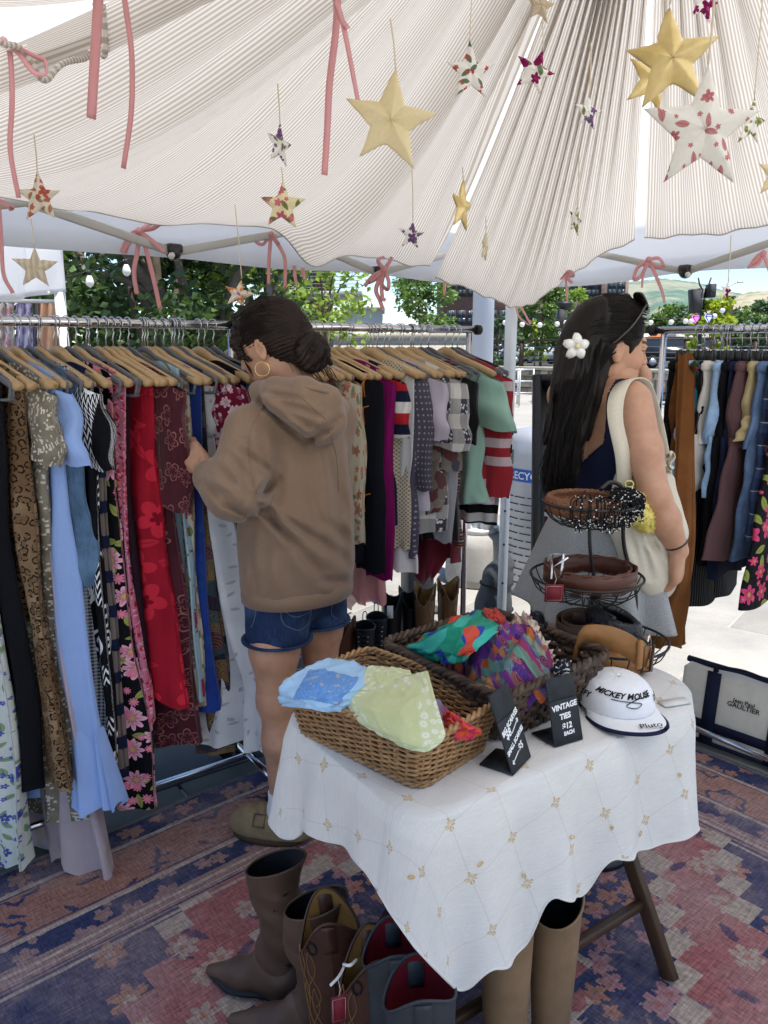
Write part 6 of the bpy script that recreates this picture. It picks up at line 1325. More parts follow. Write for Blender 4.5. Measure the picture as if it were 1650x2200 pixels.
# canvas shoulder bag
cv = Mat('natural_canvas', .9, .15); n = cv.noise(cv.pos(), 260, 3, .7); cv.col(cv.mix(1.0, (.60, .54, .43), cv.ramp(n*.6+cv.noise(cv.pos(), 8, 3)*.4, [(.3, (.86,)*3), (.7, (1.06,)*3)]), 'MULTIPLY')); cv.bump(n, .3, .0015)
bag = thing('shoulder_bag', 'off white slouchy canvas bag hanging from the long haired woman\'s shoulder', 'bag', (0, 0, 0)); nn_ = np.array((.45, -.89, 0))
S = SDF(); S.chain([at(1338, 1030, 1.93), at(1352, 1110, 1.915), at(1385, 1190, 1.915), at(1418, 1235, 1.92)], [.028, .048, .064, .052], .04, sq=(nn_, .55)); S.chain([at(1418, 1235, 1.92), at(1440, 1150, 1.95), at(1432, 1040, 1.99)], [.050, .042, .030], .04, sq=(nn_, .55)); S.chain([at(1350, 1090, 1.93), at(1420, 1120, 1.955)], [.045, .045], .04, sq=(nn_, .5))
bf = [((1342, 1060), (1398, 1240), 8, .010), ((1362, 1070), (1432, 1235), 7, .010), ((1334, 1085), (1372, 1220), 8, .009), ((1375, 1150), (1440, 1200), 7, .008), ((1350, 1120), (1380, 1230), 6, .007)]
V, F = S.mesh(.0046, folds_fn(bf, 5, .003, 18, 1.95)); m = MB(); put(m, relax(V, F, 1), F); m.build('body', cv.m, bag)
q = spline([at(1342, 1045, 1.90), at(1338, 980, 1.885), at(1322, 900, 1.88), at(1327, 846, 1.895), at(1350, 816, 1.95), at(1384, 824, 2.03), at(1408, 890, 2.07), at(1425, 970, 2.04), at(1434, 1040, 2.0)], 44); ww = np.interp(np.linspace(0, 1, 44), [0, .3, 1], [.022, .020, .016]); wv_ = np.array([nrm((.92, .30, .12) if i < 16 else (.6, -.75, .15)) for i in range(44)]); wv_ = np.stack([np.convolve(np.pad(wv_[:, k], 5, 'edge'), np.ones(11)/11, 'valid') for k in range(3)], 1); m = MB(); v, f = strip(q, nrm(wv_)*ww[:, None], None, .003); m.add(v, f); m.build('strap', cv.m, bag)
P = np.array([[at(1428+18*u+5*math.sin(w*7), 972+34*w+4*math.sin(u*6+w*4), 1.985+.012*math.sin(u*9+w*5)) for u in np.linspace(0, 1, 9)] for w in np.linspace(0, 1, 9)]); m = MB(); v, f = sheet(P, .002); m.add(v, f); m.build('crumpled_edge', cv.m, bag)
chm = thing('plush_charm', 'yellow fluffy plush charm clipped to the canvas bag strap', 'charm', at(1368, 1060, 1.87)); yf = plain('yellow_plush', (.72, .60, .16), .98, .1, vary=.25, scale=60); o = np.array(chm.location)
S = SDF(); S.chain([at(1372, 1075, 1.86)-o, at(1378, 1110, 1.855)-o, at(1388, 1130, 1.86)-o], [.020, .026, .018], .02); V, F = S.mesh(.003, lambda P: .003*vnoise2(P[:, 0]*160, P[:, 2]*160+P[:, 1]*90, 2)); m = MB(); put(m, V, F); b_ = m.build('body', yf, chm)
m = MB(); Vn = V[NR.integers(0, len(V), 420)]; cc_ = V.mean(0)
for q in Vn: d = nrm(q-cc_+NR.normal(size=3)*.01); v, f = tube([q, q+d*.007], [.0012, .0003], 3, cap=False); m.add(v, f)
m.build('fluff', yf, b_, kind='stuff')
m = MB(); a = np.linspace(0, 2*PI, 20, endpoint=False); v, f = tube([at(1352+9*math.cos(q), 1040+7*math.sin(q), 1.87)-o for q in a], .0022, 6, closed=True); m.add(v, f); v, f = tube(spline([at(1358, 1046, 1.868)-o, at(1362, 1060, 1.866)-o, at(1368, 1072, 1.865)-o], 8), .0022, 6); m.add(v, f); m.build('loop', plain('yellow_cord', (.66, .58, .2), .7, .3), chm)
ch2 = thing('bead_charm', 'small white and red fluffy charm beside the yellow plush one', 'charm', at(1396, 1090, 1.86)); wf = plain('white_fluff', (.72, .68, .66), .98, .1); o = np.array(ch2.location)
m = MB(); v, f = ball((0, 0, 0), .012, 8, 12); m.add(v+NR.normal(size=v.shape)*.0012, f); m.build('body', wf, ch2); m = MB(); v, f = ball((.002, -.009, .002), .0055, 6, 8); m.add(v, f); m.build('red_bead', redp, ch2)
m = MB(); v, f = ball((.004, .002, -.020), (.009, .007, .013), 6, 10); m.add(v, f); m.build('brown_body', plain('brown_felt', (.06, .025, .02), .95, .1), ch2)
for x in (-.006, .007): m = MB(); v, f = ball((x, 0, .016), (.004, .003, .009), 6, 8); m.add(v, f); m.build('ear', wf, ch2)
# ------------------------------------------------------------------ the rug
for p in (p1, p2): p.location.z = .006
E1, E2 = np.array((.75, .66)), np.array((.66, -.75)); RO = np.array((-.457, 2.537))
Mr = Mat('faded_oriental_rug', .97, .08); ru, rv, _ = Mr.sep(Mr.uv()); q_ = 1/.0055
wob = Mr.noise(Mr.uv(), 3, 2)*.012; xq = ((ru+wob)*q_).floor()*.0055; yq = ((rv+wob)*q_).floor()*.0055; qv = Mr.vec(xq, yq)
cx, cy, hx, hy = -.20, 1.20, 1.55, 1.20
dx_ = hx-(xq-cx).abs(); dy_ = hy-(yq-cy).abs(); ed = dx_.min(dy_)
navy, salm, rose, mauve, beige = (.046, .054, .115), (.37, .185, .13), (.34, .125, .12), (.30, .19, .175), (.42, .34, .27)
def lay(c, m, col): return Mr.mix(m, c, col)
xs_ = ((xq-cx).abs()*(1/.085)).floor()*.085; ys_ = ((yq-cy).abs()*(1/.065)).floor()*.065; md_ = xs_*(1/1.02)+ys_*(1/.80)+.06; ms = md_
c = Mr.mix(Mr.noise(qv, 2.5, 3).sm(.4, .6), rose, (.38, .19, .175))
l, v_ = leafs(Mr, qv, .11, .42, .12, 12, .35); c = lay(c, l*.75, navy); m, k, d, rad = flower(Mr, qv, .12, .34, 6, 13, .4); c = lay(c, m*.8, beige); c = lay(c, k, salm)
c = lay(c, ms > 1.18, navy); m, k, d, rad = flower(Mr, qv, .15, .42, 6, 4, .2); inf = (ms > 1.18)*m; c = lay(c, inf, salm); c = lay(c, (ms > 1.18)*k, beige)
c = lay(c, ((md_-1.17).abs() < .036), beige)
c = lay(c, ms < .80, navy); m, k, d, rad = flower(Mr, qv, .085, .46, 5, 1, .12); c = lay(c, (ms < .80)*m, Mr.mix(Mr.noise(qv, 4, 1).sm(.45, .55), salm, (.36, .19, .20))); c = lay(c, (ms < .80)*k, rose)
l, v_ = leafs(Mr, qv, .07, .45, .07, 8, .3); c = lay(c, (ms < .80)*l*.8, mauve)
c = lay(c, ((md_-.80).abs() < .03), (.42, .34, .27))
c = lay(c, ms < .42, beige); m, k, d, rad = flower(Mr, qv, .17, .45, 4, 3, .1); c = lay(c, (ms < .42)*m, rose); c = lay(c, (ms < .42)*k, navy); c = lay(c, (ms < .14), navy)
def band(lo, hi, col): 
 global c
 c = lay(c, (ed < hi)*(ed > lo), col)
band(-.1, .46, mauve)
for lo in (.405, .43): band(lo, lo+.008, beige)
band(.31, .39, navy); m, k, d, rad = flower(Mr, qv, .085, .44, 5, 7, .1); bm = (ed < .39)*(ed > .31); c = lay(c, bm*m, mauve); c = lay(c, bm*k, salm)
band(.115, .31, Mr.mix(Mr.noise(qv, 2, 2).sm(.4, .6), salm, (.31, .155, .12))); bm = (ed < .29)*(ed > .13); x_, y_, d, r_, k = motif(Mr, qv, .20, 6, .25); an = y_.atan2(x_); rg = ((d-(an*6).cos()*.04-.30).abs() < .035)*k; c = lay(c, bm*rg, navy); c = lay(c, bm*(d < .12)*k, mauve); l, v_ = leafs(Mr, qv, .09, .40, .09, 9, .55); c = lay(c, bm*l, navy)
band(.298, .314, beige); band(.102, .118, beige); band(.118, .124, navy); band(.290, .296, navy); band(.446, .452, navy); band(.47, .482, beige)
band(.016, .104, navy); m, k, d, rad = flower(Mr, qv, .075, .46, 5, 2, .05); bm = (ed < .10)*(ed > .022); c = lay(c, bm*m, salm); c = lay(c, bm*k, mauve)
band(-.1, .014, (.16, .155, .15))
wear = Mr.noise(Mr.uv(), 3.2, 5, .65).sm(.42, .66); c = Mr.mix(wear*.42, c, (.38, .28, .255))
th_ = Mr.noise(Mr.vec(ru*1.0, rv*.16), 190, 2, .7); th2 = Mr.noise(Mr.vec(ru*.12, rv*1.0), 170, 2, .7); c = Mr.mix(1.0, c, Mr.ramp(th_*.5+th2*.5, [(.34, (.55,)*3), (.5, (.98,)*3), (.66, (1.55, 1.5, 1.5))]), 'MULTIPLY')
Mr.col(c); Mr.bump(th_*.5+th2*.5, .4, .003)
rug = thing('rug', 'large faded navy and rust oriental rug covering the stall floor', 'rug', (RO[0], RO[1], 0)); n, k = 70, 60; P = np.zeros((n, k, 3)); UV = np.zeros((n, k, 2))
for i in range(n):
 for j in range(k):
  a, b = cx-hx+2*hx*i/(n-1), cy-hy+2*hy*j/(k-1); w = .010*vnoise(a*4+3, 3)*(1 if j == 0 else .3 if j == 1 else 0); b -= w; p = E1*a+E2*b; P[i, j] = (p[0], p[1], .0045+.0025*max(0, vnoise2(a*2.5, b*2.5, 4))+(.003*abs(vnoise(a*5, 9)) if j == 0 else 0)); UV[i, j] = (a, b+w)
m = MB(); v, f = sheet(P); m.add(v, f, UV.reshape(-1, 2)); m.build('pile', Mr.m, rug); m = MB(); ring = np.concatenate((P[:, 0], P[-1, 1:], P[-2::-1, -1], P[0, -2:0:-1])); v, f = tube(ring, .004, 5, closed=True); m.add(v, f); m.build('bound_edge', plain('grey_binding', (.14, .135, .13), .95, .1), rug)

# ------------------------------------------------------------------ folding table under an embroidered cloth
TO = np.array((.05, 1.115)); TU = np.array((.826, .564)); TW = np.array((-.564, .826)); TL, TD, TZ = .85, .47, .742
def tt(u, w, z=TZ): p = TO+TU*u+TW*w; return np.array((p[0], p[1], z))
darkw = plain('dark_stained_wood', (.10, .054, .028), .45, .4, vary=.4, scale=14)
table = thing('folding_table', 'small dark wood folding table under the white embroidered cloth', 'table', (TO[0], TO[1], 0)); T0_ = np.array((TO[0], TO[1], 0)); rzT = math.atan2(TU[1], TU[0])
def outline(g=0.0, n=220):
 L, D = TL, TD; rs = (.06, .16, .19, .06); cs = ((0, 0), (L, 0), (L, D), (0, D)); pts = []
 for (x, y), r, a0 in zip(cs, rs, (PI, 1.5*PI, 0, .5*PI)):
  ccx = x+(r if x == 0 else -r); ccy = y+(r if y == 0 else -r)
  for a in np.linspace(a0, a0+PI/2, 14): pts.append((ccx+(r+g)*math.cos(a), ccy+(r+g)*math.sin(a), math.cos(a), math.sin(a)))
 p = np.array(pts); q = np.r_[p, p[:1]]; s = np.r_[0, np.cumsum(np.linalg.norm(np.diff(q[:, :2], axis=0), axis=1))]; t = np.linspace(0, s[-1], n, endpoint=False); return np.stack([np.interp(t, s, q[:, k]) for k in range(4)], 1)
o = outline(-.004, 60); m = MB(); v, f = prism(o[:, :2], TZ-.024, TZ-.002); v = np.array([tt(a, b, c) for a, b, c in v])-T0_; m.add(v, f); m.build('top', darkw, table, smooth=False)
def plank(a, b, w, h, name, par): 
 a, b = np.array(a), np.array(b); d = nrm(b-a); x = nrm(np.cross(d, (0, 0, 1))); z = np.cross(x, d); m = MB(); v, f = box((0, 0, 0), (w, np.linalg.norm(b-a), h), 0, .003); m.add(xf(v, basis((a+b)/2, x, d, z)), f); return m.build(name, darkw, par, smooth=False)
for u in (.12, .78):
 plank(tt(u, .03, .72)-T0_, tt(u+.03, .45, .012)-T0_, .019, .036, 'leg', table); plank(tt(u+.026, .44, .72)-T0_, tt(u+.01, .02, .012)-T0_, .022, .042, 'leg', table)
for w, z in ((.36, .17), (.115, .16)): plank(tt(.13, w, z)-T0_, tt(.80, w, z)-T0_, .022, .022, 'stretcher', table)
Ml = Mat('white_embroidered_linen', .9, .15); uu, vv, _ = Ml.sep(Ml.uv()); cs_, LN = .7071, .108
a_ = (uu*.95+vv*.31)*(1/LN); b_ = (vv*.95-uu*.31)*(1/LN); fa, fb = (a_.fract()-.5), (b_.fract()-.5)
dash = ((uu+vv*1.3)*230).fract() > .45; ln = ((fa.abs() < .011)+(fb.abs() < .011)).min(1.0)*dash; d = (fa*fa+fb*fb).sqrt(); an = fb.atan2(fa); pet = ((an*2.0).cos().abs()*.5+.5)*.115; sp = (d < pet)*(d > .022); 
n1 = Ml.noise(Ml.uv(), 240, 2, .7); n2 = Ml.noise(Ml.uv(), 7, 4, .6); slub = Ml.noise(Ml.vec(uu*.1, vv*1.0), 260, 2)
c = Ml.mix(1.0, (.82, .795, .75), Ml.ramp(n1*.3+n2*.4+slub*.3, [(.32, (.88,)*3), (.62, (1.03,)*3)]), 'MULTIPLY'); c = Ml.mix(ln*.35, c, (.42, .39, .35)); c = Ml.mix(sp*.8*(((an*9.0).sin()*.5+.5) > .25), c, Ml.mix(n1.sm(.3, .7), (.50, .29, .07), (.70, .52, .24))); Ml.col(c); Ml.trans(c, .16); Ml.bump(n1*.5+n2*3.0, .35, .004)
cl = tag(MB() and thing('tablecloth', 'white linen cloth with gold embroidered sprigs draped over the small table', 'tablecloth', T0_), None)
n = 420; o = outline(.004, n); drops = []
def key(u, w):                                   # drop of the hem round the table, clockwise from the left back corner
 if w < .02+.0*u and u < TL: return np.interp(u, [0, .035, .075, .12, .20, .245, .275, .33, .40, .445, .50, .60, .70, .80, .93], [.17, .26, .345, .29, .325, .315, .22, .25, .295, .215, .235, .265, .25, .30, .30])
 return None
hw_ = []
for x, y, nx, ny in o:
 if y < .03 and x < TL-.02: d = key(max(0, x), 0)
 elif x > TL-.16 and y < TD*.98 and x > .5: d = np.interp(y, [0, .1, .3, TD], [.30, .34, .26, .24])
 elif y > TD-.06: d = .24
 else: d = np.interp(y, [0, .04, .12, .22, .32, .40, TD], [.19, .15, .13, .15, .17, .25, .29])
 hw_.append(d)
hw_ = np.array(hw_); hw_ = np.convolve(np.r_[hw_[-3:], hw_, hw_[:3]], np.ones(7)/7, 'valid'); arc = np.arange(n)*(2.5/n); R_ = 34; P = np.zeros((R_+8, n, 3)); UV = np.zeros((R_+8, n, 2))
for i in range(8):                               # top, from the middle outwards
 t = (i/8)**.7; c0 = np.array((TL/2, TD/2)); q = c0+(o[:, :2]-c0)*max(t, .02); 
 for j in range(n): P[i, j] = tt(q[j, 0], q[j, 1], TZ+.002+.0012*vnoise2(q[j, 0]*14, q[j, 1]*14, 6)); UV[i, j] = q[j]
for k in range(R_):
 t = k/(R_-1); dr = hw_*t; fl = .010*np.minimum(1, t*6)+.032*t**1.2*(hw_/.3)+.016*t*np.sin(arc*2*PI/.19+2.2*np.sin(arc*3.1)+.5)*(hw_/.25)+.007*t*vnoise(arc*22+t, 5)
 q = o[:, :2]+o[:, 2:]*fl[:, None]; zz_ = TZ+.002-dr-.004*min(1, t*5)
 for j in range(n): P[8+k, j] = tt(q[j, 0], q[j, 1], zz_[j]); UV[8+k, j] = o[j, :2]+o[j, 2:]*(dr[j]+.01)
m = MB(); m.add((P-T0_).reshape(-1, 3), gridf(R_+8, n, True), UV.reshape(-1, 2)); co = m.build('sheet', Ml.m, cl); m = MB(); v, f = tube(P[-1]-T0_, .0022, 5, closed=True); m.add(v, f); m.build('hem', Ml.m, cl)
for k in range(16):                              # loose embroidery loops catching the light on the drop
 j = int(n*(.02+.045*k)) % n; i = 8+int(R_*rnd.uniform(.2, .9)); c = P[i, j]-T0_; d = np.array((*(o[j, 2]*TU+o[j, 3]*TW), 0)); a = np.linspace(0, 2*PI, 14, endpoint=False); tx = np.cross(d, (0, 0, 1)); m = MB(); an = rnd.random()*3; v, f = tube([c+d*.004+tx*(.006*math.cos(q)*math.cos(an)-.003*math.sin(q)*math.sin(an))+np.array((0, 0, 1))*(.006*math.cos(q)*math.sin(an)+.003*math.sin(q)*math.cos(an)) for q in a], .0009, 5, closed=True); m.add(v, f); m.build('thread_loop', plain('gold_thread', (.60, .38, .10), .5, .4), cl)

# ------------------------------------------------------------------ baskets
def rrect(hx_, hy_, r, n, exp=0.0):
 pts = []
 for sx, sy, a0 in ((1, -1, 1.5*PI), (1, 1, 0), (-1, 1, .5*PI), (-1, -1, PI)):
  for a in np.linspace(a0, a0+PI/2, 8): pts.append((sx*(hx_-r)+r*math.cos(a), sy*(hy_-r)+r*math.sin(a), math.cos(a), math.sin(a)))
 p = np.array(pts); q = np.r_[p, p[:1]]; s = np.r_[0, np.cumsum(np.linalg.norm(np.diff(q[:, :2], axis=0), axis=1))]; t = np.linspace(0, s[-1], n, endpoint=False); return np.stack([np.interp(t, s, q[:, k]) for k in range(4)], 1), s[-1]
wil = Mat('willow_wicker', .5, .4); wil.col(wil.mix(1.0, wil.mix(wil.island(), (.27, .14, .055), (.44, .25, .11)), wil.ramp(wil.noise(wil.obj(), 90, 3), [(.3, (.65,)*3), (.7, (1.15,)*3)]), 'MULTIPLY')); wil = wil.m
b1 = np.array((.74, -.67)); b2 = np.array((.67, .74)); c1 = np.array((.064, 1.196))-b1*.172+b2*.114
bk1 = thing('wicker_basket', 'honey coloured willow basket of small scarves on the table', 'basket', (c1[0], c1[1], TZ+.004), math.atan2(b1[1], b1[0])); H1 = .098
m = MB(); rows = 17
for r in range(rows):
 z = .006+r*.0055; g = .022*(z/H1); ol, per = rrect(.160+g, .104+g, .03, 180); ns = 52; w = .0036*np.sin(np.arange(180)/180*ns*PI+r*PI); pts = np.c_[ol[:, 0]+ol[:, 2]*w, ol[:, 1]+ol[:, 3]*w, np.full(180, z)+.0012*vnoise(np.arange(180)*.2, r)]; v, f = tube(pts, .0028*(1+.15*vnoise(np.arange(180)*.11, r+40)), 6, closed=True); m.add(v, f)
 if r % 2 == 0: pts = np.c_[ol[:, 0]+ol[:, 2]*-w, ol[:, 1]+ol[:, 3]*-w, np.full(180, z+.0030)]; v, f = tube(pts, .0018, 5, closed=True); m.add(v, f)
m.build('weave', wil, bk1, kind='stuff'); m = MB()
for k in range(38):
 ol, per = rrect(.160, .104, .03, 38); o2, _ = rrect(.182, .126, .03, 38); v, f = tube([(ol[k, 0], ol[k, 1], 0), (o2[k, 0], o2[k, 1], H1)], .0026, 5); m.add(v, f)
m.build('stakes', wil, bk1, kind='stuff')
for ph in (0, PI): ol, _ = rrect(.183, .127, .03, 240); a = np.arange(240)/240*2*PI*34+ph; pts = np.c_[ol[:, 0]+ol[:, 2]*.004*np.cos(a), ol[:, 1]+ol[:, 3]*.004*np.cos(a), H1+.004+.004*np.sin(a)]; m = MB(); v, f = tube(pts, .0042, 6, closed=True); m.add(v, f); m.build('rim_strand', wil, bk1)
for ph in (0, PI): ol, _ = rrect(.162, .106, .03, 240); a = np.arange(240)/240*2*PI*30+ph; pts = np.c_[ol[:, 0]+ol[:, 2]*.003*np.cos(a), ol[:, 1]+ol[:, 3]*.003*np.cos(a), .004+.003*np.sin(a)]; m = MB(); v, f = tube(pts, .0038, 6, closed=True); m.add(v, f); m.build('foot_strand', wil, bk1)
m = MB()
for k in range(22): y = -.094+k*.009; v, f = tube(np.c_[np.linspace(-.156, .156, 30), np.full(30, y), .006+.003*np.sin(np.arange(30)*1.1+k*PI)], .0036, 5); m.add(v, f)
m.build('base', wil, bk1, kind='stuff')
hya = Mat('dark_hyacinth_strip', .6, .35); hya.col(hya.mix(1.0, hya.mix(hya.rand(), (.040, .023, .015), (.095, .058, .038)), hya.ramp(hya.noise(hya.obj(), 70, 4), [(.3, (.5,)*3), (.7, (1.4,)*3)]), 'MULTIPLY')); hya.bump(hya.noise(hya.obj(), 140, 3), .6, .002); hya = hya.m
d1 = np.array((.62, -.785)); d2 = np.array((.785, .62)); c2 = np.array((.218, 1.352))-d1*.175+d2*.17
bk2 = thing('woven_basket', 'dark brown woven basket heaped with large scarves behind the willow one', 'basket', (c2[0], c2[1], TZ+.004), math.atan2(d1[1], d1[0])); H2 = .105
for r in range(7):
 z = .010+r*.0145; g = .020*z/H2; ol, per = rrect(.160+g, .155+g, .035, 260); w = .0038*np.sin(np.arange(260)/260*30*PI*2+r*PI); pts = np.c_[ol[:, 0]+ol[:, 2]*w, ol[:, 1]+ol[:, 3]*w, np.full(260, z)+.0015*vnoise(np.arange(260)*.3, r)]
 nr = np.c_[ol[:, 2], ol[:, 3], np.zeros(260)]; wv_ = np.array((0, 0, .0068)); A = pts-nr*.0022-wv_; B = pts+nr*.0022-wv_*.8; C_ = pts+nr*.0022+wv_*.8; D_ = pts-nr*.0022+wv_; V = np.stack((A, B, C_, D_), 1).reshape(-1, 3); f = gridf(260, 4, True).tolist()+[[259*4+j, 259*4+(j+1) % 4, (j+1) % 4, j] for j in range(4)]; m = MB(); m.add(V, f); m.build('strip', hya, bk2)
ol, per = rrect(.160, .155, .035, 60); o2, _ = rrect(.180, .175, .035, 60); sm2 = MB(); v, f = box((0, 0, H2/2), (.0125, .004, H2), 0, .0015); sm2.add(v, f); sm2 = sm2.mesh('stake', hya, False)
for k in range(60): q = link(bpy.data.objects.new('stake', sm2)); q.parent = bk2; a = math.atan2(ol[k, 3], ol[k, 2]); q.location = (ol[k, 0]+ol[k, 2]*.001, ol[k, 1]+ol[k, 3]*.001, 0); q.rotation_euler = (-.19, 0, a-PI/2) if True else 0
for ph in (0, 2.1, 4.2): ol, _ = rrect(.181, .176, .035, 300); a = np.arange(300)/300*2*PI*26+ph; pts = np.c_[ol[:, 0]+ol[:, 2]*.006*np.cos(a), ol[:, 1]+ol[:, 3]*.006*np.cos(a), H2+.004+.005*np.sin(a)]; m = MB(); v, f = tube(pts, .0058, 6, closed=True); m.add(v, f); m.build('rim_strand', hya, bk2)
m = MB(); v, f = box((0, 0, .005), (.30, .29, .006), 0, .002); m.add(v, f); m.build('base', hya, bk2)

# ------------------------------------------------------------------ scarves
def bez(ctrl, n=40, k=40):
 c = np.array(ctrl, float); A = np.stack([spline(r, k) for r in c]); return np.stack([spline(A[:, j], n) for j in range(k)], 1)
def scarf(name, label, mat, ctrl, wr=.004, sc=18, n=44, seed=1, uvs=(.4, .4), cat='scarf', group=None, par=None):
 P = bez(ctrl, n, n); i, j = np.meshgrid(np.linspace(0, 1, n), np.linspace(0, 1, n), indexing='ij'); N = nrm(np.cross(np.gradient(P, axis=1), np.gradient(P, axis=0))); N *= np.sign(N[..., 2:3]+1e-6)
 P = P+N*(wr*(vnoise2(i*sc*.5+seed, j*sc+seed, seed)*.7+1.5*(1-np.abs(vnoise2(i*sc*.6+j*sc*.5, j*sc*.7-i*sc*.3+3, seed+2)))**4-.5+.4*vnoise2(i*sc*2.3, j*sc*1.9, seed+4)))[..., None]; UV = np.stack((j*uvs[0], i*uvs[1]), -1)
 o = P[n//2, n//2]; m = MB(); v, f = sheet(P-o, .0016); m.add(v, f, np.concatenate((UV.reshape(-1, 2),)*2)); t = m.build(name, mat, par, label, cat, group); t.location = o; return t
def G3(rows): return [[gp(x, y, z) for x, y, z in r] for r in rows]
def bordered(M, uv):
 x, y, _ = M.sep(uv); w = ((M.noise(uv, 26, 3, color=False, dist=2.5))*8).fract(); c = M.mix(w > .55, (.10, .26, .62), (.20, .40, .74)); g = M.noise(uv, 40, 2) > .62; c = M.mix(g*.6, c, (.55, .50, .36)); e = M.noise(uv, 3, 1)*.06; return M.mix(((x-.2).abs() > .115).max((y-.17).abs() > .10), c, (.40, .62, .85))
scarf('blue_scarf', 'light blue bordered silk scarf hanging over the left rim of the willow basket', cloth('blue_border_silk', bordered, .4, .15, wv=.15), G3([[(650, 1440, .885), (705, 1414, .885), (770, 1425, .875), (800, 1440, .87)], [(612, 1462, .885), (680, 1452, .892), (745, 1470, .885), (790, 1468, .868)], [(600, 1490, .868), (655, 1490, .885), (715, 1500, .88), (765, 1505, .858)], [(604, 1518, .84), (660, 1522, .862), (700, 1530, .858), (750, 1528, .846)]]), .0035, 8, seed=3, uvs=(.4, .34))
def lace(M, uv):
 x, y, _ = M.sep(uv); m, k, d, rad = flower(M, uv, .034, .40, 8, 1, .25); edge = ((x-.17).abs() > .095).max((y-.16).abs() > .10); c = M.mix(0.0, (.62, .66, .36), (.62, .66, .36)); c = M.mix(edge*.35, c, (.66, .72, .52)); return M.mix(m*(1.0-k)*(edge*.8+.15), c, (.82, .83, .70))
scarf('yellow_scarf', 'pale yellow voile scarf with daisy embroidery folded over the willow basket', cloth('pale_yellow_voile', lace, .75, .2, wv=.15), G3([[(780, 1476, .868), (830, 1466, .872), (880, 1452, .876), (919, 1441, .884)], [(757, 1488, .866), (825, 1492, .876), (885, 1490, .884), (932, 1490, .884)], [(736, 1498, .858), (800, 1522, .872), (870, 1538, .880), (948, 1546, .874)], [(760, 1538, .850), (815, 1566, .858), (880, 1592, .862), (955, 1586, .858)], [(775, 1556, .845), (830, 1586, .847), (880, 1610, .848), (920, 1616, .848)]]), .0016, 8, seed=8, uvs=(.34, .32))
scarf('lace_scarf', 'sheer pale yellow flap with daisies lying under the folded yellow scarf', cloth('pale_yellow_voile', None), G3([[(792, 1430, .872), (835, 1433, .874), (880, 1440, .872)], [(780, 1450, .872), (825, 1455, .876), (885, 1452, .872)], [(770, 1484, .868), (820, 1480, .870), (880, 1465, .868)]]), .0016, 6, seed=9, uvs=(.2, .15))
scarf('orange_scarf', 'orange and red checked scarf tucked in the right of the willow basket', cloth('orange_check_silk', gingham(.05, (.70, .10, .03), (.55, .03, .12)), .5, .1, wv=.2), G3([[(955, 1535, .845), (975, 1532, .86), (1000, 1565, .85)], [(950, 1560, .83), (975, 1555, .85), (1035, 1570, .835)], [(950, 1600, .81), (975, 1590, .82), (1020, 1585, .815)]]), .004, 9, seed=5, uvs=(.16, .14))
scarf('mixed_scarves', 'purple and blue scarves crumpled on the bottom of the willow basket', cloth('violet_blue_silk', watercolor((.18, .10, .42), (.22, .42, .62), (.50, .05, .06)), .5, .1, wv=.2), [[np.array((*(c1+b1*x+b2*y), .80)) for x in np.linspace(-.125, .125, 5)] for y in np.linspace(-.08, .08, 5)], .018, 9, seed=15, uvs=(.3, .2))
def heap(name, label, mat, c, rx, ry, h, seed, rz=0, lobes=9, amp=.016, z0=.80):
 n, k = 46, 90; m = MB(); a = np.linspace(0, 2*PI, k, endpoint=False); P = np.zeros((n, k, 3)); UV = np.zeros((n, k, 2))
 for i in range(n):
  t = i/(n-1); x = rx*t*np.cos(a)*(1+.10*np.sin(a*3+seed)); y = ry*t*np.sin(a)*(1+.10*np.sin(a*2+seed)); r1 = 1-np.abs(vnoise2(x*34+seed, y*26+a*.0, seed)); r2 = 1-np.abs(vnoise2(x*60-y*25, y*55+x*20+seed, seed+3)); z = h*(1-t**2.4)+amp*(r1**2*1.5-.7)*(.5+t*.6)+amp*.5*(r2**2-.5)
  P[i] = np.c_[x, y, z]; UV[i] = np.c_[x+z*.5, y+z*.4]
 P = rotz(P.reshape(-1, 3), rz); m.add(P, gridf(n, k, True), UV.reshape(-1, 2)); return m.build(name, mat, None, label, 'scarf', loc=(c[0], c[1], z0))
purple = cloth('purple_swirl_crepe', paisley([(.10, .03, .20), (.13, .035, .26), (.10, .24, .18), (.45, .13, .03), (.06, .02, .12), (.16, .32, .25), (.30, .03, .06), (.12, .05, .24)], 70), .8, .1, wv=.3)
pc = gp(1075, 1400, .90); heap('purple_scarf', 'crumpled purple swirl print scarf heaped in the dark basket', purple, pc+np.array((.022, .055, 0)), .145, .098, .115, 11, -.7, z0=.815, amp=.024)
def greens(M, uv):
 f = M.noise(M.vop('MULTIPLY', uv, (1, .35, 1)), 9, 1, .4); c = M.mix(f > .52, (.02, .27, .17), (.05, .40, .32)); c = M.mix(M.noise(uv, 7.3, 0) > .60, c, (.03, .05, .36)); return M.mix(M.noise(M.vop('ADD', uv, (2, 5, 0)), 8, 0) > .66, c, (.58, .08, .05))
grn = cloth('green_blue_silk', greens, .45, .1, wv=.2)
scarf('green_scarf', 'emerald and blue silk scarf spilling over the back of the dark basket', grn, G3([[(960, 1345, .90), (1000, 1316, .91), (1040, 1312, .90), (1075, 1325, .88)], [(920, 1360, .90), (975, 1335, .945), (1030, 1330, .945), (1085, 1345, .92)], [(895, 1378, .88), (955, 1365, .93), (1010, 1365, .945), (1050, 1370, .94)], [(876, 1392, .855), (930, 1400, .89), (985, 1400, .915), (1020, 1395, .93)], [(890, 1412, .835), (935, 1426, .855), (975, 1425, .885), (1000, 1418, .90)]]), .006, 7, seed=22, uvs=(.4, .4))
cream_f = cloth('cream_rose_silk', floral((.62, .55, .42), (.42, .20, .24), (.30, .15, .1), (.30, .27, .15), .05, .45, 5, .2), .5, .1)
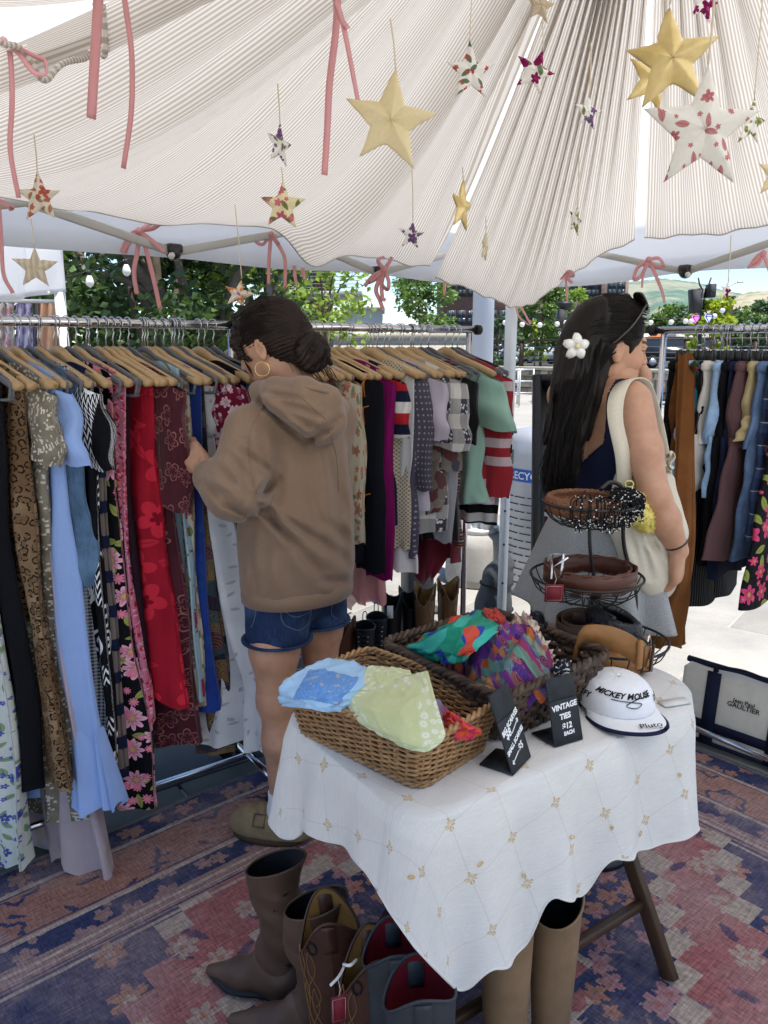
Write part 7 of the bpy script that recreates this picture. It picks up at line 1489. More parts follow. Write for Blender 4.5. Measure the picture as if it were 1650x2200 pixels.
scarf('cream_scarf', 'cream scarf with dusky roses at the right of the purple heap', cream_f, G3([[(1085, 1335, .90), (1118, 1320, .905), (1128, 1322, .90)], [(1100, 1345, .91), (1135, 1345, .915), (1150, 1355, .895)], [(1130, 1360, .91), (1160, 1370, .905), (1180, 1395, .885)], [(1150, 1395, .90), (1175, 1410, .885), (1190, 1425, .865)]]), .010, 8, seed=31, uvs=(.22, .2))
scarf('red_scarf', 'rolled red scarf edge behind the purple heap', cloth('brick_red_silk', solid((.40, .05, .035)), .5, wv=.2), G3([[(1035, 1312, .925), (1062, 1308, .925), (1085, 1325, .91)], [(1045, 1322, .94), (1066, 1320, .94), (1090, 1345, .925)], [(1050, 1335, .93), (1068, 1338, .93), (1092, 1358, .915)]]), .004, 7, seed=33, uvs=(.12, .1))
scarf('striped_tie', 'navy and cream striped tie lying in the corner of the dark basket', cloth('navy_cream_tie', stripes(.02, [(.012, .016, .04)]*3+[(.6, .55, .4)]), .5), G3([[(1175, 1425, .865), (1200, 1418, .875), (1222, 1420, .865)], [(1185, 1440, .87), (1208, 1432, .88), (1228, 1432, .868)], [(1190, 1452, .855), (1210, 1448, .865), (1226, 1442, .858)]]), .006, 7, seed=35, uvs=(.1, .08), cat='tie')

# ------------------------------------------------------------------ lettering
def text(s, size, shear=0.0, bold=0.0):
 c = bpy.data.curves.new('t', 'FONT'); c.body = s; c.size = size; c.shear = shear; c.offset = bold; c.align_x = 'CENTER'; c.align_y = 'CENTER'; c.resolution_u = 3
 o = bpy.data.objects.new('t', c); COL.objects.link(o); bpy.context.view_layer.update(); me = o.to_mesh(); V = np.array([v.co[:] for v in me.vertices]).reshape(-1, 3); F = [list(p.vertices) for p in me.polygons]; o.to_mesh_clear(); bpy.data.objects.remove(o); bpy.data.curves.remove(c); return V, F
chalk = plain('white_chalk_pen', (.80, .80, .80), .8, .2); slate = plain('chalkboard_slate', (.018, .021, .025), .6, .35, vary=.35, scale=25); slate2 = plain('chalkboard_smear', (.030, .034, .038), .75, .3, vary=.5, scale=40)
def arrow(p, q, w=.0011, hd=.006):
 p, q = np.array(p, float), np.array(q, float); d = nrm(q-p); n = np.array((-d[1], d[0])); sg = lambda a, b: [a-nn*w for nn in [np.array((-(nrm(b-a))[1], nrm(b-a)[0]))]]+[a+nn*w for nn in [np.array((-(nrm(b-a))[1], nrm(b-a)[0]))]]+[b+nn*w for nn in [np.array((-(nrm(b-a))[1], nrm(b-a)[0]))]]+[b-nn*w for nn in [np.array((-(nrm(b-a))[1], nrm(b-a)[0]))]]
 V = []; F = []
 for a, b in ((p, q), (q, q-d*hd+n*hd*.7), (q, q-d*hd-n*hd*.7)): k = len(V); V += [(*x, 0) for x in sg(a, b)]; F.append([k, k+3, k+2, k+1])
 return np.array(V), F
def sign(label, bl, br, tl, items, foot):
 bl, br, tl = np.array(bl), np.array(br), np.array(tl); x = nrm(br-bl); w = np.linalg.norm(br-bl); y0 = tl-bl; y = nrm(y0-np.dot(y0, x)*x); h = np.linalg.norm(y0-np.dot(y0, x)*x); z = np.cross(x, y)
 t = thing('price_sign', label, 'price sign', bl, 0, 'chalkboard price signs on the table'); M4 = basis((0, 0, 0), x, y, z)
 hb = h*.66; m = MB(); v, f = box((w/2, hb/2, 0), (w, hb, .004), 0, .0012); m.add(xf(v, M4), f); m.build('board', slate, t, smooth=False)
 m = MB(); v, f = box((w/2, hb+(h-hb)/2, -.0015), (w*.97, h-hb, .004), 0, .001); m.add(xf(v, M4), f); m.build('header', slate2, t, smooth=False)
 F_ = np.array(foot)-bl; m = MB(); v, f = prism([(0, 0), (w, 0), (w, .001)], 0, .002); a, b = np.zeros(3), x*w; c, d = F_+x*w*.85, F_; q = np.array([a, b, c, d]); v = np.concatenate((q+(0, 0, .0015), q+(0, 0, .0045))); m.add(v, [[3, 2, 1, 0], [4, 5, 6, 7], [0, 1, 5, 4], [1, 2, 6, 5], [2, 3, 7, 6], [3, 0, 4, 7]]); m.build('foot', slate, t, smooth=False)
 for it in items:
  if it[0] == '>': v, f = arrow((w*it[1], hb*it[2]), (w*it[3], hb*it[4])); v[:, 2] = .0026
  else: s, sz, fx_, fy_, an = it; v, f = text(s, sz*w, .1, .0006); v = rotz(v, an); v = v+(w*fx_, hb*fy_, .0026)
  m = MB(); m.add(xf(v, M4), f); m.build('lettering', chalk, t, smooth=False)
sign('small leaning chalkboard sign for big and small scarves with two arrows', gp(1101, 1667, TZ+.004), gp(1140, 1626, TZ+.004), gp(1033, 1512, .885), [('BIG SCARVES', .165, .5, .86, .30), ('$8', .26, .30, .70, .15), ('>', .46, .66, .88, .82), ('SMALL SCARVES', .14, .5, .50, .30), ('$5', .22, .66, .34, .2), ('>', .52, .30, .12, .18)], gp(1030, 1645, TZ+.004))
sign('taller chalkboard sign reading vintage ties beside the white cap', gp(1191, 1606, TZ+.004), gp(1252, 1588, TZ+.004), gp(1163, 1462, .872), [('VINTAGE', .21, .5, .84, .06), ('TIES', .21, .48, .62, .04), ('$12', .22, .5, .40, .03), ('EACH', .14, .54, .24, .05)], gp(1142, 1578, TZ+.004))

# ------------------------------------------------------------------ three tier wire stand and its belts
bs = np.array((.545, 1.765, TZ+.004)); iron = plain('black_wire', (.012, .011, .011), .45, .4)
stand = thing('tiered_stand', 'black wire stand of three round baskets at the back of the table', 'stand', bs); tiers = []
for (px, py, r, Yt) in ((1268, 1078, .109, 1.755), (1260, 1236, .131, 1.755), (1318, 1372, .128, 1.765)):
 c = at(px, py, Yt)-bs; tiers.append((c+bs, r)); a = np.linspace(0, 2*PI, 56, endpoint=False); bs_ = thing; m = MB(); v, f = tube(np.c_[c[0]+r*np.cos(a), c[1]+r*np.sin(a), np.full(56, c[2])], .0032, 7, closed=True); m.add(v, f); rg = m.build('ring', iron, stand)
 dp, r2 = .052, r*.55; m = MB(); v, f = tube(np.c_[c[0]+r2*np.cos(a), c[1]+r2*np.sin(a), np.full(56, c[2]-dp)], .0022, 6, closed=True); m.add(v, f); m.build('lower_ring', iron, rg)
 for k in range(20): q = 2*PI*k/20; dcs = np.array((math.cos(q), math.sin(q), 0)); m = MB(); v, f = tube(spline([c+dcs*r, c+dcs*(r*.90)-(0, 0, dp*.55), c+dcs*(r*.72)-(0, 0, dp*.9), c+dcs*r2-(0, 0, dp), c+dcs*.012-(0, 0, dp)], 9), .0016, 5); m.add(v, f); m.build('spoke', iron, rg)
Q = lambda x, y, Y=1.80: at(x, y, Y)-bs
m = MB(); v, f = tube(spline([Q(1290, 1052, 1.78), Q(1312, 1036), Q(1338, 1052), Q(1338, 1110, 1.84), Q(1342, 1180, 1.86), Q(1362, 1250, 1.87), Q(1366, 1310, 1.86), Q(1352, 1370, 1.85), Q(1330, 1420, 1.80)], 50), .0052, 8); m.add(v, f); m.build('post', iron, stand)
for a, b in (((1266, 1120), (1276, 1240)), ((1272, 1282), (1292, 1380))): m = MB(); v, f = tube(spline([Q(*a, 1.77), Q((a[0]+b[0])/2-3, (a[1]+b[1])/2, 1.77), Q(*b, 1.77)], 12), .0045, 7); m.add(v, f); m.build('stem', iron, stand)
m = MB(); a = np.linspace(0, 2*PI, 40, endpoint=False); v, f = tube(np.c_[.085*np.cos(a)-.0, .085*np.sin(a), np.full(40, .004)], .004, 6, closed=True); m.add(v, f); m.build('base_ring', iron, stand)
for pts in ([(1166, 1345), (1145, 1338), (1140, 1322), (1152, 1314), (1166, 1322), (1172, 1350)], [(1362, 1360), (1388, 1378), (1395, 1396), (1384, 1402)]): m = MB(); v, f = tube(spline([Q(x, y, 1.66) for x, y in pts], 20), .0030, 6); m.add(v, f); m.build('handle', iron, stand)
def lea(name, c, rough=.5, vary=.3): return plain(name, c, rough, .4, vary=vary, scale=30, bump=.2, bscale=90)
def coil(name, label, mat, c, r0, r1, turns, w, seed, tilt=(0, 0), th=.0035, braid=0, z=0.0, sq=1.0, a0=0.0, cat='belt', edge=None):
 t = thing(name, label, cat, c); n = int(70*turns); s = np.linspace(0, 1, n); a = a0+s*turns*2*PI; r = r0+(r1-r0)*s+.004*vnoise(s*6, seed); p = np.c_[r*np.cos(a), r*sq*np.sin(a), z+tilt[0]*r*np.cos(a)+tilt[1]*r*np.sin(a)+.004*vnoise(s*5, seed+1)]
 if braid:
  for q in range(braid):
   ph = q*2*PI/braid; k = a*r0/w*3.2; o_ = np.c_[np.cos(a)*.003*np.cos(2*k+2*ph), np.sin(a)*.003*np.cos(2*k+2*ph), w*.40*np.sin(k+ph)]; m = MB(); v, f = tube(p+o_, w*.20, 6, flat=.8); m.add(v, f); m.build('plait', mat, t)
 else:
  m = MB(); v, f = strip(p, np.array((0, 0, w/2)), None, th); m.add(v, f); b = m.build('strap', mat, t)
  if edge:
   for sg in (-1, 1): pp = p+np.c_[0*a, 0*a, np.full(n, sg*w*.47)]; k = np.arange(n)*1.3; pp = pp+np.c_[np.cos(a)*.0015*np.cos(k), np.sin(a)*.0015*np.cos(k), .0015*np.sin(k)]; m = MB(); v, f = tube(pp, .0024, 5); m.add(v, f); m.build('laced_edge', edge, b)
 return t, p
(c0, r0), (c1_, r1), (c2_, r2) = tiers
bb_ = lea('braid_tan_leather', (.20, .075, .030))
coil('braided_belt', 'braided tan belt coiled in the top wire basket', bb_, c0+(-.012, .0, -.004), .090, .080, 2.0, .036, 3, (.0, .0), braid=5)
t = thing('beaded_belt', 'black fringed belt strung with white beads in the top wire basket', 'belt', c0); m1 = MB(); m2 = MB(); kb = 0
bx_, bf_ = ball((0, 0, 0), .0019, 4, 6)
for k in range(95):
 a = rnd.uniform(-2.3, .35); r = r0*(.72+.42*rnd.random()); s = np.array((math.cos(a)*r*.6, math.sin(a)*r*.6, .012+.022*rnd.random())); e = np.array((math.cos(a)*r*1.0, math.sin(a)*r*1.0, -.005-.045*rnd.random())); q = spline([s, (s+e)/2+(math.cos(a)*.02, math.sin(a)*.02, .018), e, e+(rnd.uniform(-.012, .012), 0, .004-.018*rnd.random())], 14); v, f = tube(q, .0015, 4, cap=False); m1.add(v, f)
 for i in range(2+k % 3, 14, 4): m2.add(bx_+q[i], bf_)
m1.build('fringe', plain('black_cord', (.008, .008, .009), .8, .2), t, kind='stuff'); m2.build('beads', plain('pearl_bead', (.75, .74, .72), .25, .5), t, kind='stuff')
lb_ = lea('oxblood_leather', (.095, .030, .016), .42); lw = lea('laced_leather', (.12, .042, .022), .5)
t, p = coil('tooled_belt', 'tooled red brown leather belt with silver buckle in the middle wire basket', lb_, c1_+(.012, 0, .004), .112, .085, 2.0, .042, 7, (.0, .0), edge=lw, a0=2.6)
sil = plain('silver_buckle', (.70, .70, .70), .2, .5, 1.0); m = MB(); b = at(1196, 1215, 1.66)-c1_-(.012, 0, .004)
v, f = tube([b+(-.010, 0, -.030), b+(-.012, 0, .026), b+(.014, -.005, .030), b+(.010, -.004, -.026)], .0036, 6, closed=True); m.add(v, f); m.build('buckle', sil, t); m = MB(); v, f = tube([b+(-.009, -.002, -.004), b+(.022, -.012, .022)], .0028, 6); m.add(v, f); m.build('prong', sil, t)
tagm = plain('maroon_card', (.16, .012, .022), .6, .3)
def hangtag(label, p, w, h, rz=0.0, tilt=0.0):
 t = thing('price_tag', label, 'price tag', p, rz, 'maroon price tags'); t.rotation_euler = (0, tilt, rz)
 m = MB(); v, f = box((0, 0, -h/2), (w, .0012, h)); m.add(v, f); m.build('card', tagm, t, smooth=False)
 m = MB(); v, f = tube([(-w*.40, -.0012, -h*.1), (w*.40, -.0012, -h*.1), (w*.40, -.0012, -h*.9), (-w*.40, -.0012, -h*.9)], .0006, 4, closed=True); m.add(v, f); m.build('border', plain('pink_print', (.62, .38, .40), .7, .2), t)
 m = MB(); v, f = tube([(0, 0, 0), (w*.1, 0, .012), (0, .004, .03)], .0006, 4); m.add(v, f); m.build('cord', plain('tag_cord', (.6, .55, .45), .8, .2), t)
hangtag('maroon price tag hanging below the middle wire basket', at(1191, 1256, 1.64), .042, .040)
hangtag('maroon price tag behind the wide tan belt', at(1398, 1390, 1.60), .022, .055, 1.2)
coil('leather_belt', 'dark brown leather belt rolled in the bottom wire basket', lea('dark_brown_leather', (.060, .028, .014), .5), c2_+(-.078, .015, .022), .062, .036, 2.3, .046, 9, (.1, .1))
coil('woven_belt', 'olive woven belt at the left of the bottom wire basket', lea('olive_braid', (.20, .135, .045), .7), c2_+(-.082, -.058, .0), .048, .042, 1.3, .030, 11, (0, .1), braid=5, a0=2.0)
coil('woven_belt', 'wide black woven leather belt in the bottom wire basket', lea('black_braid_leather', (.012, .012, .014), .35), c2_+(.006, .012, .030), .056, .050, 1.3, .058, 13, (-.35, .1), braid=9, a0=2.4)
tb = lea('wide_tan_leather', (.36, .16, .045), .5); t = thing('wide_belt', 'wide tan leather belt curling out of the bottom wire basket', 'belt', c2_); q = spline([at(1330, 1450, 1.74), at(1260, 1430, 1.66), at(1238, 1395, 1.62), at(1250, 1368, 1.61), at(1300, 1368, 1.60), at(1345, 1385, 1.59), at(1376, 1408, 1.585), at(1392, 1412, 1.60)], 46); m = MB(); v, f = strip(q-c2_, np.array((.004, -.004, .0265)), None, .005); m.add(v, f); m.build('strap', tb, t)
q2 = q[-9]-c2_; m = MB(); v, f = box(q2+(.002, -.008, 0), (.014, .012, .066), .3, .003); m.add(v, f); m.build('keeper', tb, t); q2 = q[-4]-c2_; m = MB(); v, f = tube([q2+(-.008, -.010, -.032), q2+(-.006, -.010, .030), q2+(.016, -.004, .030), q2+(.014, -.004, -.032)], .0036, 6, closed=True); m.add(v, f); m.build('buckle', brz, t)
m = MB(); v, f = prism(np.array([(math.cos(a)*.075, math.sin(a)*.05) for a in np.linspace(0, 2*PI, 24, endpoint=False)]), -.04, .0); m.add(v+(.0, -.05, -.012), f); m.build('rolled_end', tb, t)

# ------------------------------------------------------------------ white cap
capc = gp(1322, 1512, TZ+.01); ct = thing('baseball_cap', 'white baseball cap with black script lettering and navy edged peak', 'cap', (capc[0], capc[1], TZ+.004)); capm = plain('white_twill', (.78, .78, .79), .9, .15, bump=.3, bscale=260); inkm = plain('black_embroidery', (.012, .012, .014), .8, .2); nvm = plain('navy_piping', (.010, .014, .045), .8, .2)
fw_ = nrm((.12, -.99)); lf = np.array((-fw_[1], fw_[0])); CR = (.076, .088, .060)      # half width, half length, height
def capP(a, t):                                   # a: angle round, t: 0 brow -> 1 crown
 r = math.cos(t*PI/2)**.62; x = math.sin(a)*CR[0]*r; y = math.cos(a)*CR[1]*r; z = .012+CR[2]*math.sin(t*PI/2)**.85; k = 1-.06*max(0, -math.cos(a)); return np.array((*(fw_*y*k-lf*x), z))
n = 60; P = np.array([[capP(a, t)*(1, 1, 1) for a in np.linspace(0, 2*PI, n, endpoint=False)] for t in np.linspace(0, .995, 24)]); P[..., 2] += .0015*np.array([[vnoise2(a*1.6, t*6, 4) for a in range(n)] for t in range(24)]); m = MB(); m.add(P.reshape(-1, 3), gridf(24, n, True)); cr_ = m.build('crown', capm, ct); md = cr_.modifiers.new('th', 'SOLIDIFY'); md.thickness = .002
for k in range(6): m = MB(); a = k*PI/3+PI/6; v, f = tube([capP(a, t)*1.004 for t in np.linspace(0, .98, 16)], .0009, 4); m.add(v, f); m.build('seam', capm, cr_)
m = MB(); v, f = ball((0, 0, CR[2]+.013), (.007, .007, .004), 6, 10); m.add(v, f); m.build('button', capm, ct)
B = np.zeros((9, 41, 3))
for j, a in enumerate(np.linspace(-1.32, 1.32, 41)):
 e = capP(a, .0); out = e.copy(); L_ = .062*max(0, math.cos(a*1.12))**.6; d2 = np.array((*(fw_*1.0-lf*math.sin(a)*.28), 0))
 for i in range(9): t = i/8; q = e+d2*L_*t; q[2] = .013-.004*t-.013*abs(math.sin(a))**2.2*t+.010*math.cos(a)*math.sin(t*1.6)*.5; B[i, j] = q
m = MB(); v, f = sheet(B, .003); m.add(v, f); br_ = m.build('peak', capm, ct); m = MB(); v, f = tube(B[-1], .0042, 7); m.add(v, f); m.build('piping', nvm, br_)
def on_cap(s, size, a0, t0, shear=.35, rot=0.0, bold=.0004):
 v, f = text(s, size, shear, bold); v = rotz(v, rot); Vn = np.array([capP(a0-x/(CR[0]*.98), t0+y/.105)*1.045 for x, y, z in v]); m = MB(); m.add(Vn, f); m.build('lettering', inkm, cr_, smooth=False)
on_cap('MICKEY MOUSE', .0195, .24, .48, .4, -.05, .0007); on_cap('OFY', .020, 1.5, .25, .3, .2, .0006); on_cap('Daisy', .017, -1.1, .25, .3, -.1, .0005)
m = MB(); s = spline([(-.62, .38), (-.1, .36), (.25, .30), (.05, .22), (-.2, .28), (.1, .40), (.5, .43)], 40); v, f = tube([capP(-a, t)*1.04 for a, t in s], .0009, 4); m.add(v, f); m.build('flourish', inkm, cr_)
def on_peak(v): 
 o = np.array((*(fw_*(CR[1]+.040)), .0205)); return np.array([o+np.array((*(lf*x+fw_*-y), 0)) for x, y, z in v])
v, f = text('Pluto', .024, .3, .0003); m = MB(); m.add(on_peak(rotz(v, .1)+(.016, .0, 0)), f); m.build('lettering', inkm, br_, smooth=False)
m = MB()
for x, y, r in ((.040, -.018, .0042), (.032, -.012, .002), (.037, -.0095, .002), (.043, -.0095, .002), (.048, -.013, .002)): v, f = prism([(x+r*math.cos(a), y+r*math.sin(a)) for a in np.linspace(0, 2*PI, 12, endpoint=False)], 0, .0008); m.add(on_peak(v)+(0, 0, 0), f)
m.build('paw_print', inkm, br_, kind='stuff')
hangtag('maroon price tag hanging from the tablecloth at the right end of the table', at(1482, 1536, 1.54), .036, .055, .9)
m = MB(); v, f = box((0, 0, 0), (.07, .03, .0012), .3); m.add(v, f); o = m.build('paper_tag', plain('pale_card', (.68, .68, .64), .8, .2), None, 'pale paper tag beside the cap on the cloth', 'tag'); o.location = gp(1450, 1508, TZ+.006)
# ------------------------------------------------------------------ boots
def boot(label, mat, loc, head, H, r0, r1, style='cowboy', lining=None, slouch=0.0, stitch=None, cat='boot', group='boots for sale on the floor', lean=(0, 0), flat=.72, toe=.19, name='boot'):
 t = thing(name, label, cat, (*loc, .007), head, group); lining = lining or BLACKL; sd = GN[0] = GN[0]+1
 n, rows = 44, 34; a = np.linspace(0, 2*PI, n, endpoint=False)
 dip = .45 if mat is gry else 1.0
 if style == 'cowboy': zt = H-dip*(.035*np.abs(np.cos(a))**2.0*(np.cos(a) > 0)*1.3+.045*np.abs(np.cos(a))**2)+.012*np.abs(np.sin(a))**4
 elif style == 'slant': zt = H-.055*(.5+.5*np.cos(a))
 else: zt = np.full(n, H)+.004*np.cos(a*2)
 def S_(th, z, off=0.0):
  k = np.clip((z-.07)/(H-.07), 0, 1); rx = r1+(r0-r1)*k**.8+off; ry = rx*(flat+.08*k); w = 1+slouch*np.sin(z*70+th*2+sd)*np.sin(z*23+sd)*(k < .75)
  return np.stack((rx*w*np.cos(th)+lean[0]*k*k-.012*(1-k)+slouch*.12*np.sin(z*31+sd), ry*w*np.sin(th)+lean[1]*k*k, z+0*th), -1)
 P = np.array([S_(a, .055+(zt-.055)*i/(rows-1)) for i in range(rows)]); m = MB(); m.add(P.reshape(-1, 3), gridf(rows, n, True))
 Sf = SDF(); Sf.cap((-.02, 0, .075), (.02, 0, .09), r1*.92, r1*.95, .03, sq=(np.array((0, 1., 0)), flat)).cap((-.025, 0, .06), (-.02, 0, .035), .036, .034, .02).cap((.0, 0, .06), (.095, 0, .042), .046, .037, .035, sq=(np.array((0, 1., 0)), .85)).cap((.095, 0, .040), (toe, 0, .026), .036, .014 if style != 'lace' else .03, .02); V, F = Sf.mesh(.0048, lo=(-.2, -.12, .012)); m.add(relax(V, F, 1), F)
 up = m.build('upper', mat, t); Q = np.array([S_(a, zt-(zt-.10)*i/7, -.004) for i in range(8)]); m = MB(); m.add(Q.reshape(-1, 3), gridf(8, n, True, True)); m.build('lining', lining, t)
 m = MB(); v, f = tube(P[-1]+(0, 0, .0005), .0028, 6, closed=True); m.add(v, f); m.build('top_binding', mat, up)
 out = np.array([(x, w) for x, w in [(-.055, .0), (-.05, .022), (-.02, .034), (.03, .030), (.08, .040), (.12, .040), (toe-.02, .020), (toe+.012, .004)]]); pl = spline(np.r_[out, (out*(1, -1))[::-1]], 60, True); v, f = prism(pl, .014, .022); m = MB(); m.add(v, f); m.build('sole', rub, t, smooth=False)
 m = MB(); v, f = prism([(-.058, -.022), (.006, -.026), (.012, 0), (.006, .026), (-.058, .022)], 0, .018); m.add(v, f); m.build('heel', rub, t, smooth=False)
 if style == 'cowboy':
  for th in (PI/2, -PI/2):
   p = [S_(np.array(th), z, .003) for z in (H-.055, H-.02, H+.004)]+[S_(np.array(th), z, -.007) for z in (H-.01, H-.05)]; m = MB(); v, f = strip(spline(p, 16), (.014, 0, 0), None, .003); m.add(v, f); m.build('pull_strap', mat, t)
   m = MB(); v, f = tube([S_(np.array(th), z, .002) for z in np.linspace(.08, H-.005, 20)], .0022, 5); m.add(v, f); m.build('side_seam', mat, up)
 if stitch:
  for th in (PI/2-.75, PI/2+.75, -PI/2-.75, -PI/2+.75, .35, PI-.35):
   for dz, sg in ((0, 1), (.0, -1), (-.09, 1), (-.09, -1)):
    zz = np.linspace(H*.30+max(0, dz+.09), H*.86+dz, 26); q = (zz-zz[0])/(zz[-1]-zz[0]); p = S_(th+sg*.30*np.sin(q*PI*2.0)*(1-q*.6), zz, .0015); m = MB(); v, f = tube(p, .0011, 4); m.add(v, f); m.build('stitching', stitch, up)
  for th in (PI/2-.6, -PI/2+.6): b = np.linspace(0, 2*PI, 18, endpoint=False); p = S_(th+.16*np.cos(b), H*.88-.0+.014*np.sin(b), .002); m = MB(); v, f = tube(p, .0022, 5, closed=True); m.add(v, f); m.build('eyelet_hole', BLACKL, up)
 if style == 'lace':
  for k in range(8):
   z = .11+k*(H-.14)/7; 
   for sg in (-1, 1): c = S_(np.array(sg*.38), z, .003); m = MB(); v, f = lathe([(.001, 0), (.004, 0), (.004, .002), (.001, .002)], 8); m.add(np.stack((v[:, 2], v[:, 0], v[:, 1]), 1)+c, f); m.build('eyelet', chrome, up)
   z2 = z+(H-.14)/7; m = MB(); v, f = tube(spline([S_(np.array(-.38), z, .006), S_(np.array(0.), (z+z2)/2, .012), S_(np.array(.38), z2, .006)], 8), .0022, 5); m.add(v, f); v, f = tube(spline([S_(np.array(.38), z, .006), S_(np.array(0.), (z+z2)/2, .014), S_(np.array(-.38), z2, .006)], 8), .0022, 5); m.add(v, f); m.build('lace', BLACKL, up)
  m = MB(); c = S_(np.array(PI), H, 0); v, f = tube(spline([c+(0, -.008, -.02), c+(-.004, -.009, .03), c+(-.004, .0, .045), c+(-.004, .009, .03), c+(0, .008, -.02)], 20), .0022, 5); m.add(v, f); m.build('pull_loop', BLACKL, up)
 return t
BLACKL = plain('black_lining', (.010, .010, .012), .7, .3)
def leather(n, c, r=.45): return plain(n, c, r, .45, vary=.45, scale=11, bump=.35, bscale=55)
slb = leather('slouch_brown_leather', (.115, .062, .040), .55); cwb = leather('cowboy_brown_leather', (.082, .033, .021), .42); tanl = plain('tan_lining', (.34, .19, .06), .9, .1, vary=.4, scale=20); sti = plain('tan_stitch', (.24, .13, .05), .8, .2); gry = leather('blue_grey_leather', (.040, .050, .060), .6); redl = plain('burgundy_lining', (.16, .008, .016), .8, .2); camel = leather('camel_leather', (.31, .195, .105), .5); blkl = leather('black_leather', (.014, .014, .016), .35); ctan = leather('tan_cowboy_leather', (.20, .095, .040), .45); rust = leather('rust_leather', (.13, .045, .02), .5)
LF = math.atan2(.30, -.95)
boot('dark brown slouch boot standing leftmost, toe pointing to the left edge', slb, (-.245, 1.53), LF, .385, .066, .050, 'slant', slouch=.085, lean=(.0, .0), toe=.18)
boot('dark brown slouch boot half hidden behind the stitched cowboy boots', slb, (-.150, 1.405), LF+.1, .385, .064, .050, 'slant', slouch=.085)
boot('brown cowboy boot with looping tan stitching, left one of its pair', cwb, (-.105, 1.325), LF+.45, .405, .064, .048, 'cowboy', tanl, stitch=sti, lean=(.01, 0))
boot('brown cowboy boot with a white cable tie at its top, right one of the pair', cwb, (-.040, 1.235), LF+.5, .395, .060, .046, 'cowboy', tanl, stitch=sti, lean=(-.02, .0))
boot('blue grey suede boot with burgundy lining, the rear of the grey pair', gry, (.020, 1.215), LF+.4, .43, .062, .048, 'cowboy', redl)
boot('blue grey suede boot with burgundy lining, nearest the camera', gry, (.060, 1.120), LF+.4, .43, .064, .048, 'cowboy', redl)
boot('tall camel leather boot left of the pair under the tablecloth corner', camel, (.235, 1.275), -2.3, .44, .056, .042, 'plain', flat=.85)
boot('tall camel leather boot right of its pair beside the table leg', camel, (.345, 1.345), -2.0, .44, .058, .043, 'slant', flat=.85)
m = MB(); q = spline([at(738, 2072, 1.18), at(752, 2074, 1.165), at(766, 2062, 1.19)], 8); v, f = tube(q, .003, 6); m.add(v, f); v, f = tube(spline([at(740, 2076, 1.18), at(728, 2098, 1.15), at(710, 2117, 1.13)], 8), .0026, 5); m.add(v, f); zt_ = m.build('cable_tie', plain('white_nylon', (.75, .75, .72), .4, .4), None, 'white cable tie through the top of the brown cowboy boot', 'cable tie')
hangtag('maroon price tag tied to the brown cowboy boots', at(728, 2140, 1.13), .028, .055, .3)
for lb, mt, px, Y, h, H, st, stl in (('brown cowboy boot partly hidden behind the shopper\'s bare leg', rust, 738, 3.2, -1.9, .34, 'cowboy', None), ('black lace up boot standing left in the row behind the baskets', blkl, 782, 3.20, -1.6, .30, 'lace', None), ('black lace up boot just behind its partner beside the cowboy boots', blkl, 810, 3.32, -1.5, .30, 'lace', None), ('black cowboy boot with a white tag, left of the pair', blkl, 842, 3.42, -1.7, .385, 'cowboy', None), ('black cowboy boot next to the tan pair', blkl, 880, 3.48, -1.5, .385, 'cowboy', None), ('tan cowboy boot, left of the worn tan pair', ctan, 912, 3.42, -1.75, .42, 'cowboy', sti), ('tan cowboy boot in front of the chrome rail upright', ctan, 962, 3.5, -1.3, .42, 'cowboy', sti)):
 p = at(px, 1300, Y); boot(lb, mt, (p[0], Y), h, H, .062, .046, st, tanl if mt in (ctan, rust) else None, stitch=stl, group='boots in the row behind the baskets')
m = MB(); v, f = box((0, 0, 0), (.028, .002, .06)); m.add(v, f); o = m.build('white_tag', plain('pale_card', (.68, .68, .64), .8, .2), None, 'small white tag hanging on the black cowboy boot', 'tag'); o.location = at(838, 1315, 3.34)

# ------------------------------------------------------------------ tote, mirror, bins, lamp column, posts
dr = nrm((.69, -.72)); tz = math.atan2(dr[1], dr[0]); tote = thing('tote_bag', 'cream canvas tote bag with navy straps standing on the rug edge', 'bag', (1.15, 2.80, .01), tz)
cvs = plain('cream_tote_canvas', (.74, .69, .58), .9, .15, vary=.15, scale=20, bump=.3, bscale=240); nvy = plain('navy_webbing', (.012, .014, .035), .85, .2)
m = MB(); v, f = box((.26, .08, .145), (.52, .16, .29), 0, .02); v[:, 1] = .08+(v[:, 1]-.08)*(1-.45*(v[:, 2]/.29)); m.add(v, f); m.build('body', cvs, tote)
def tq(x0, x1, z0, z1, name, d=.006, wob=.0):
 y0, y1 = -.006+.036*(z0/.29)+.006, -.006+.036*(z1/.29)+.006; m = MB(); v = np.array([(x0, y0-d, z0), (x1, y0-d, z0), (x1, y1-d, z1), (x0, y1-d, z1), (x0, y0, z0), (x1, y0, z0), (x1, y1, z1), (x0, y1, z1)]); m.add(v, [[0, 1, 2, 3], [7, 6, 5, 4], [0, 4, 5, 1], [1, 5, 6, 2], [2, 6, 7, 3], [3, 7, 4, 0]]); return m.build(name, nvy, tote, smooth=False)
for x in (.10, .34): tq(x, x+.05, .004, .285, 'strap', .007)
tq(.0, .52, .055, .092, 'band', .004); tq(.0, .52, .002, .016, 'base_trim', .004)
m = MB(); v, f = tube(spline([(0, .08, .292), (.1, .065, .297), (.2, .085, .288), (.33, .07, .296), (.52, .08, .29)], 30), .013, 8); m.add(v, f); m.build('zip_top', nvy, tote)
m = MB(); v, f = tube(spline([(.125, .04, .285), (.14, .03, .31), (.235, .03, .325), (.34, .03, .31), (.365, .04, .285)], 24), .011, 6, flat=.4); m.add(v, f); m.build('handle', nvy, tote)
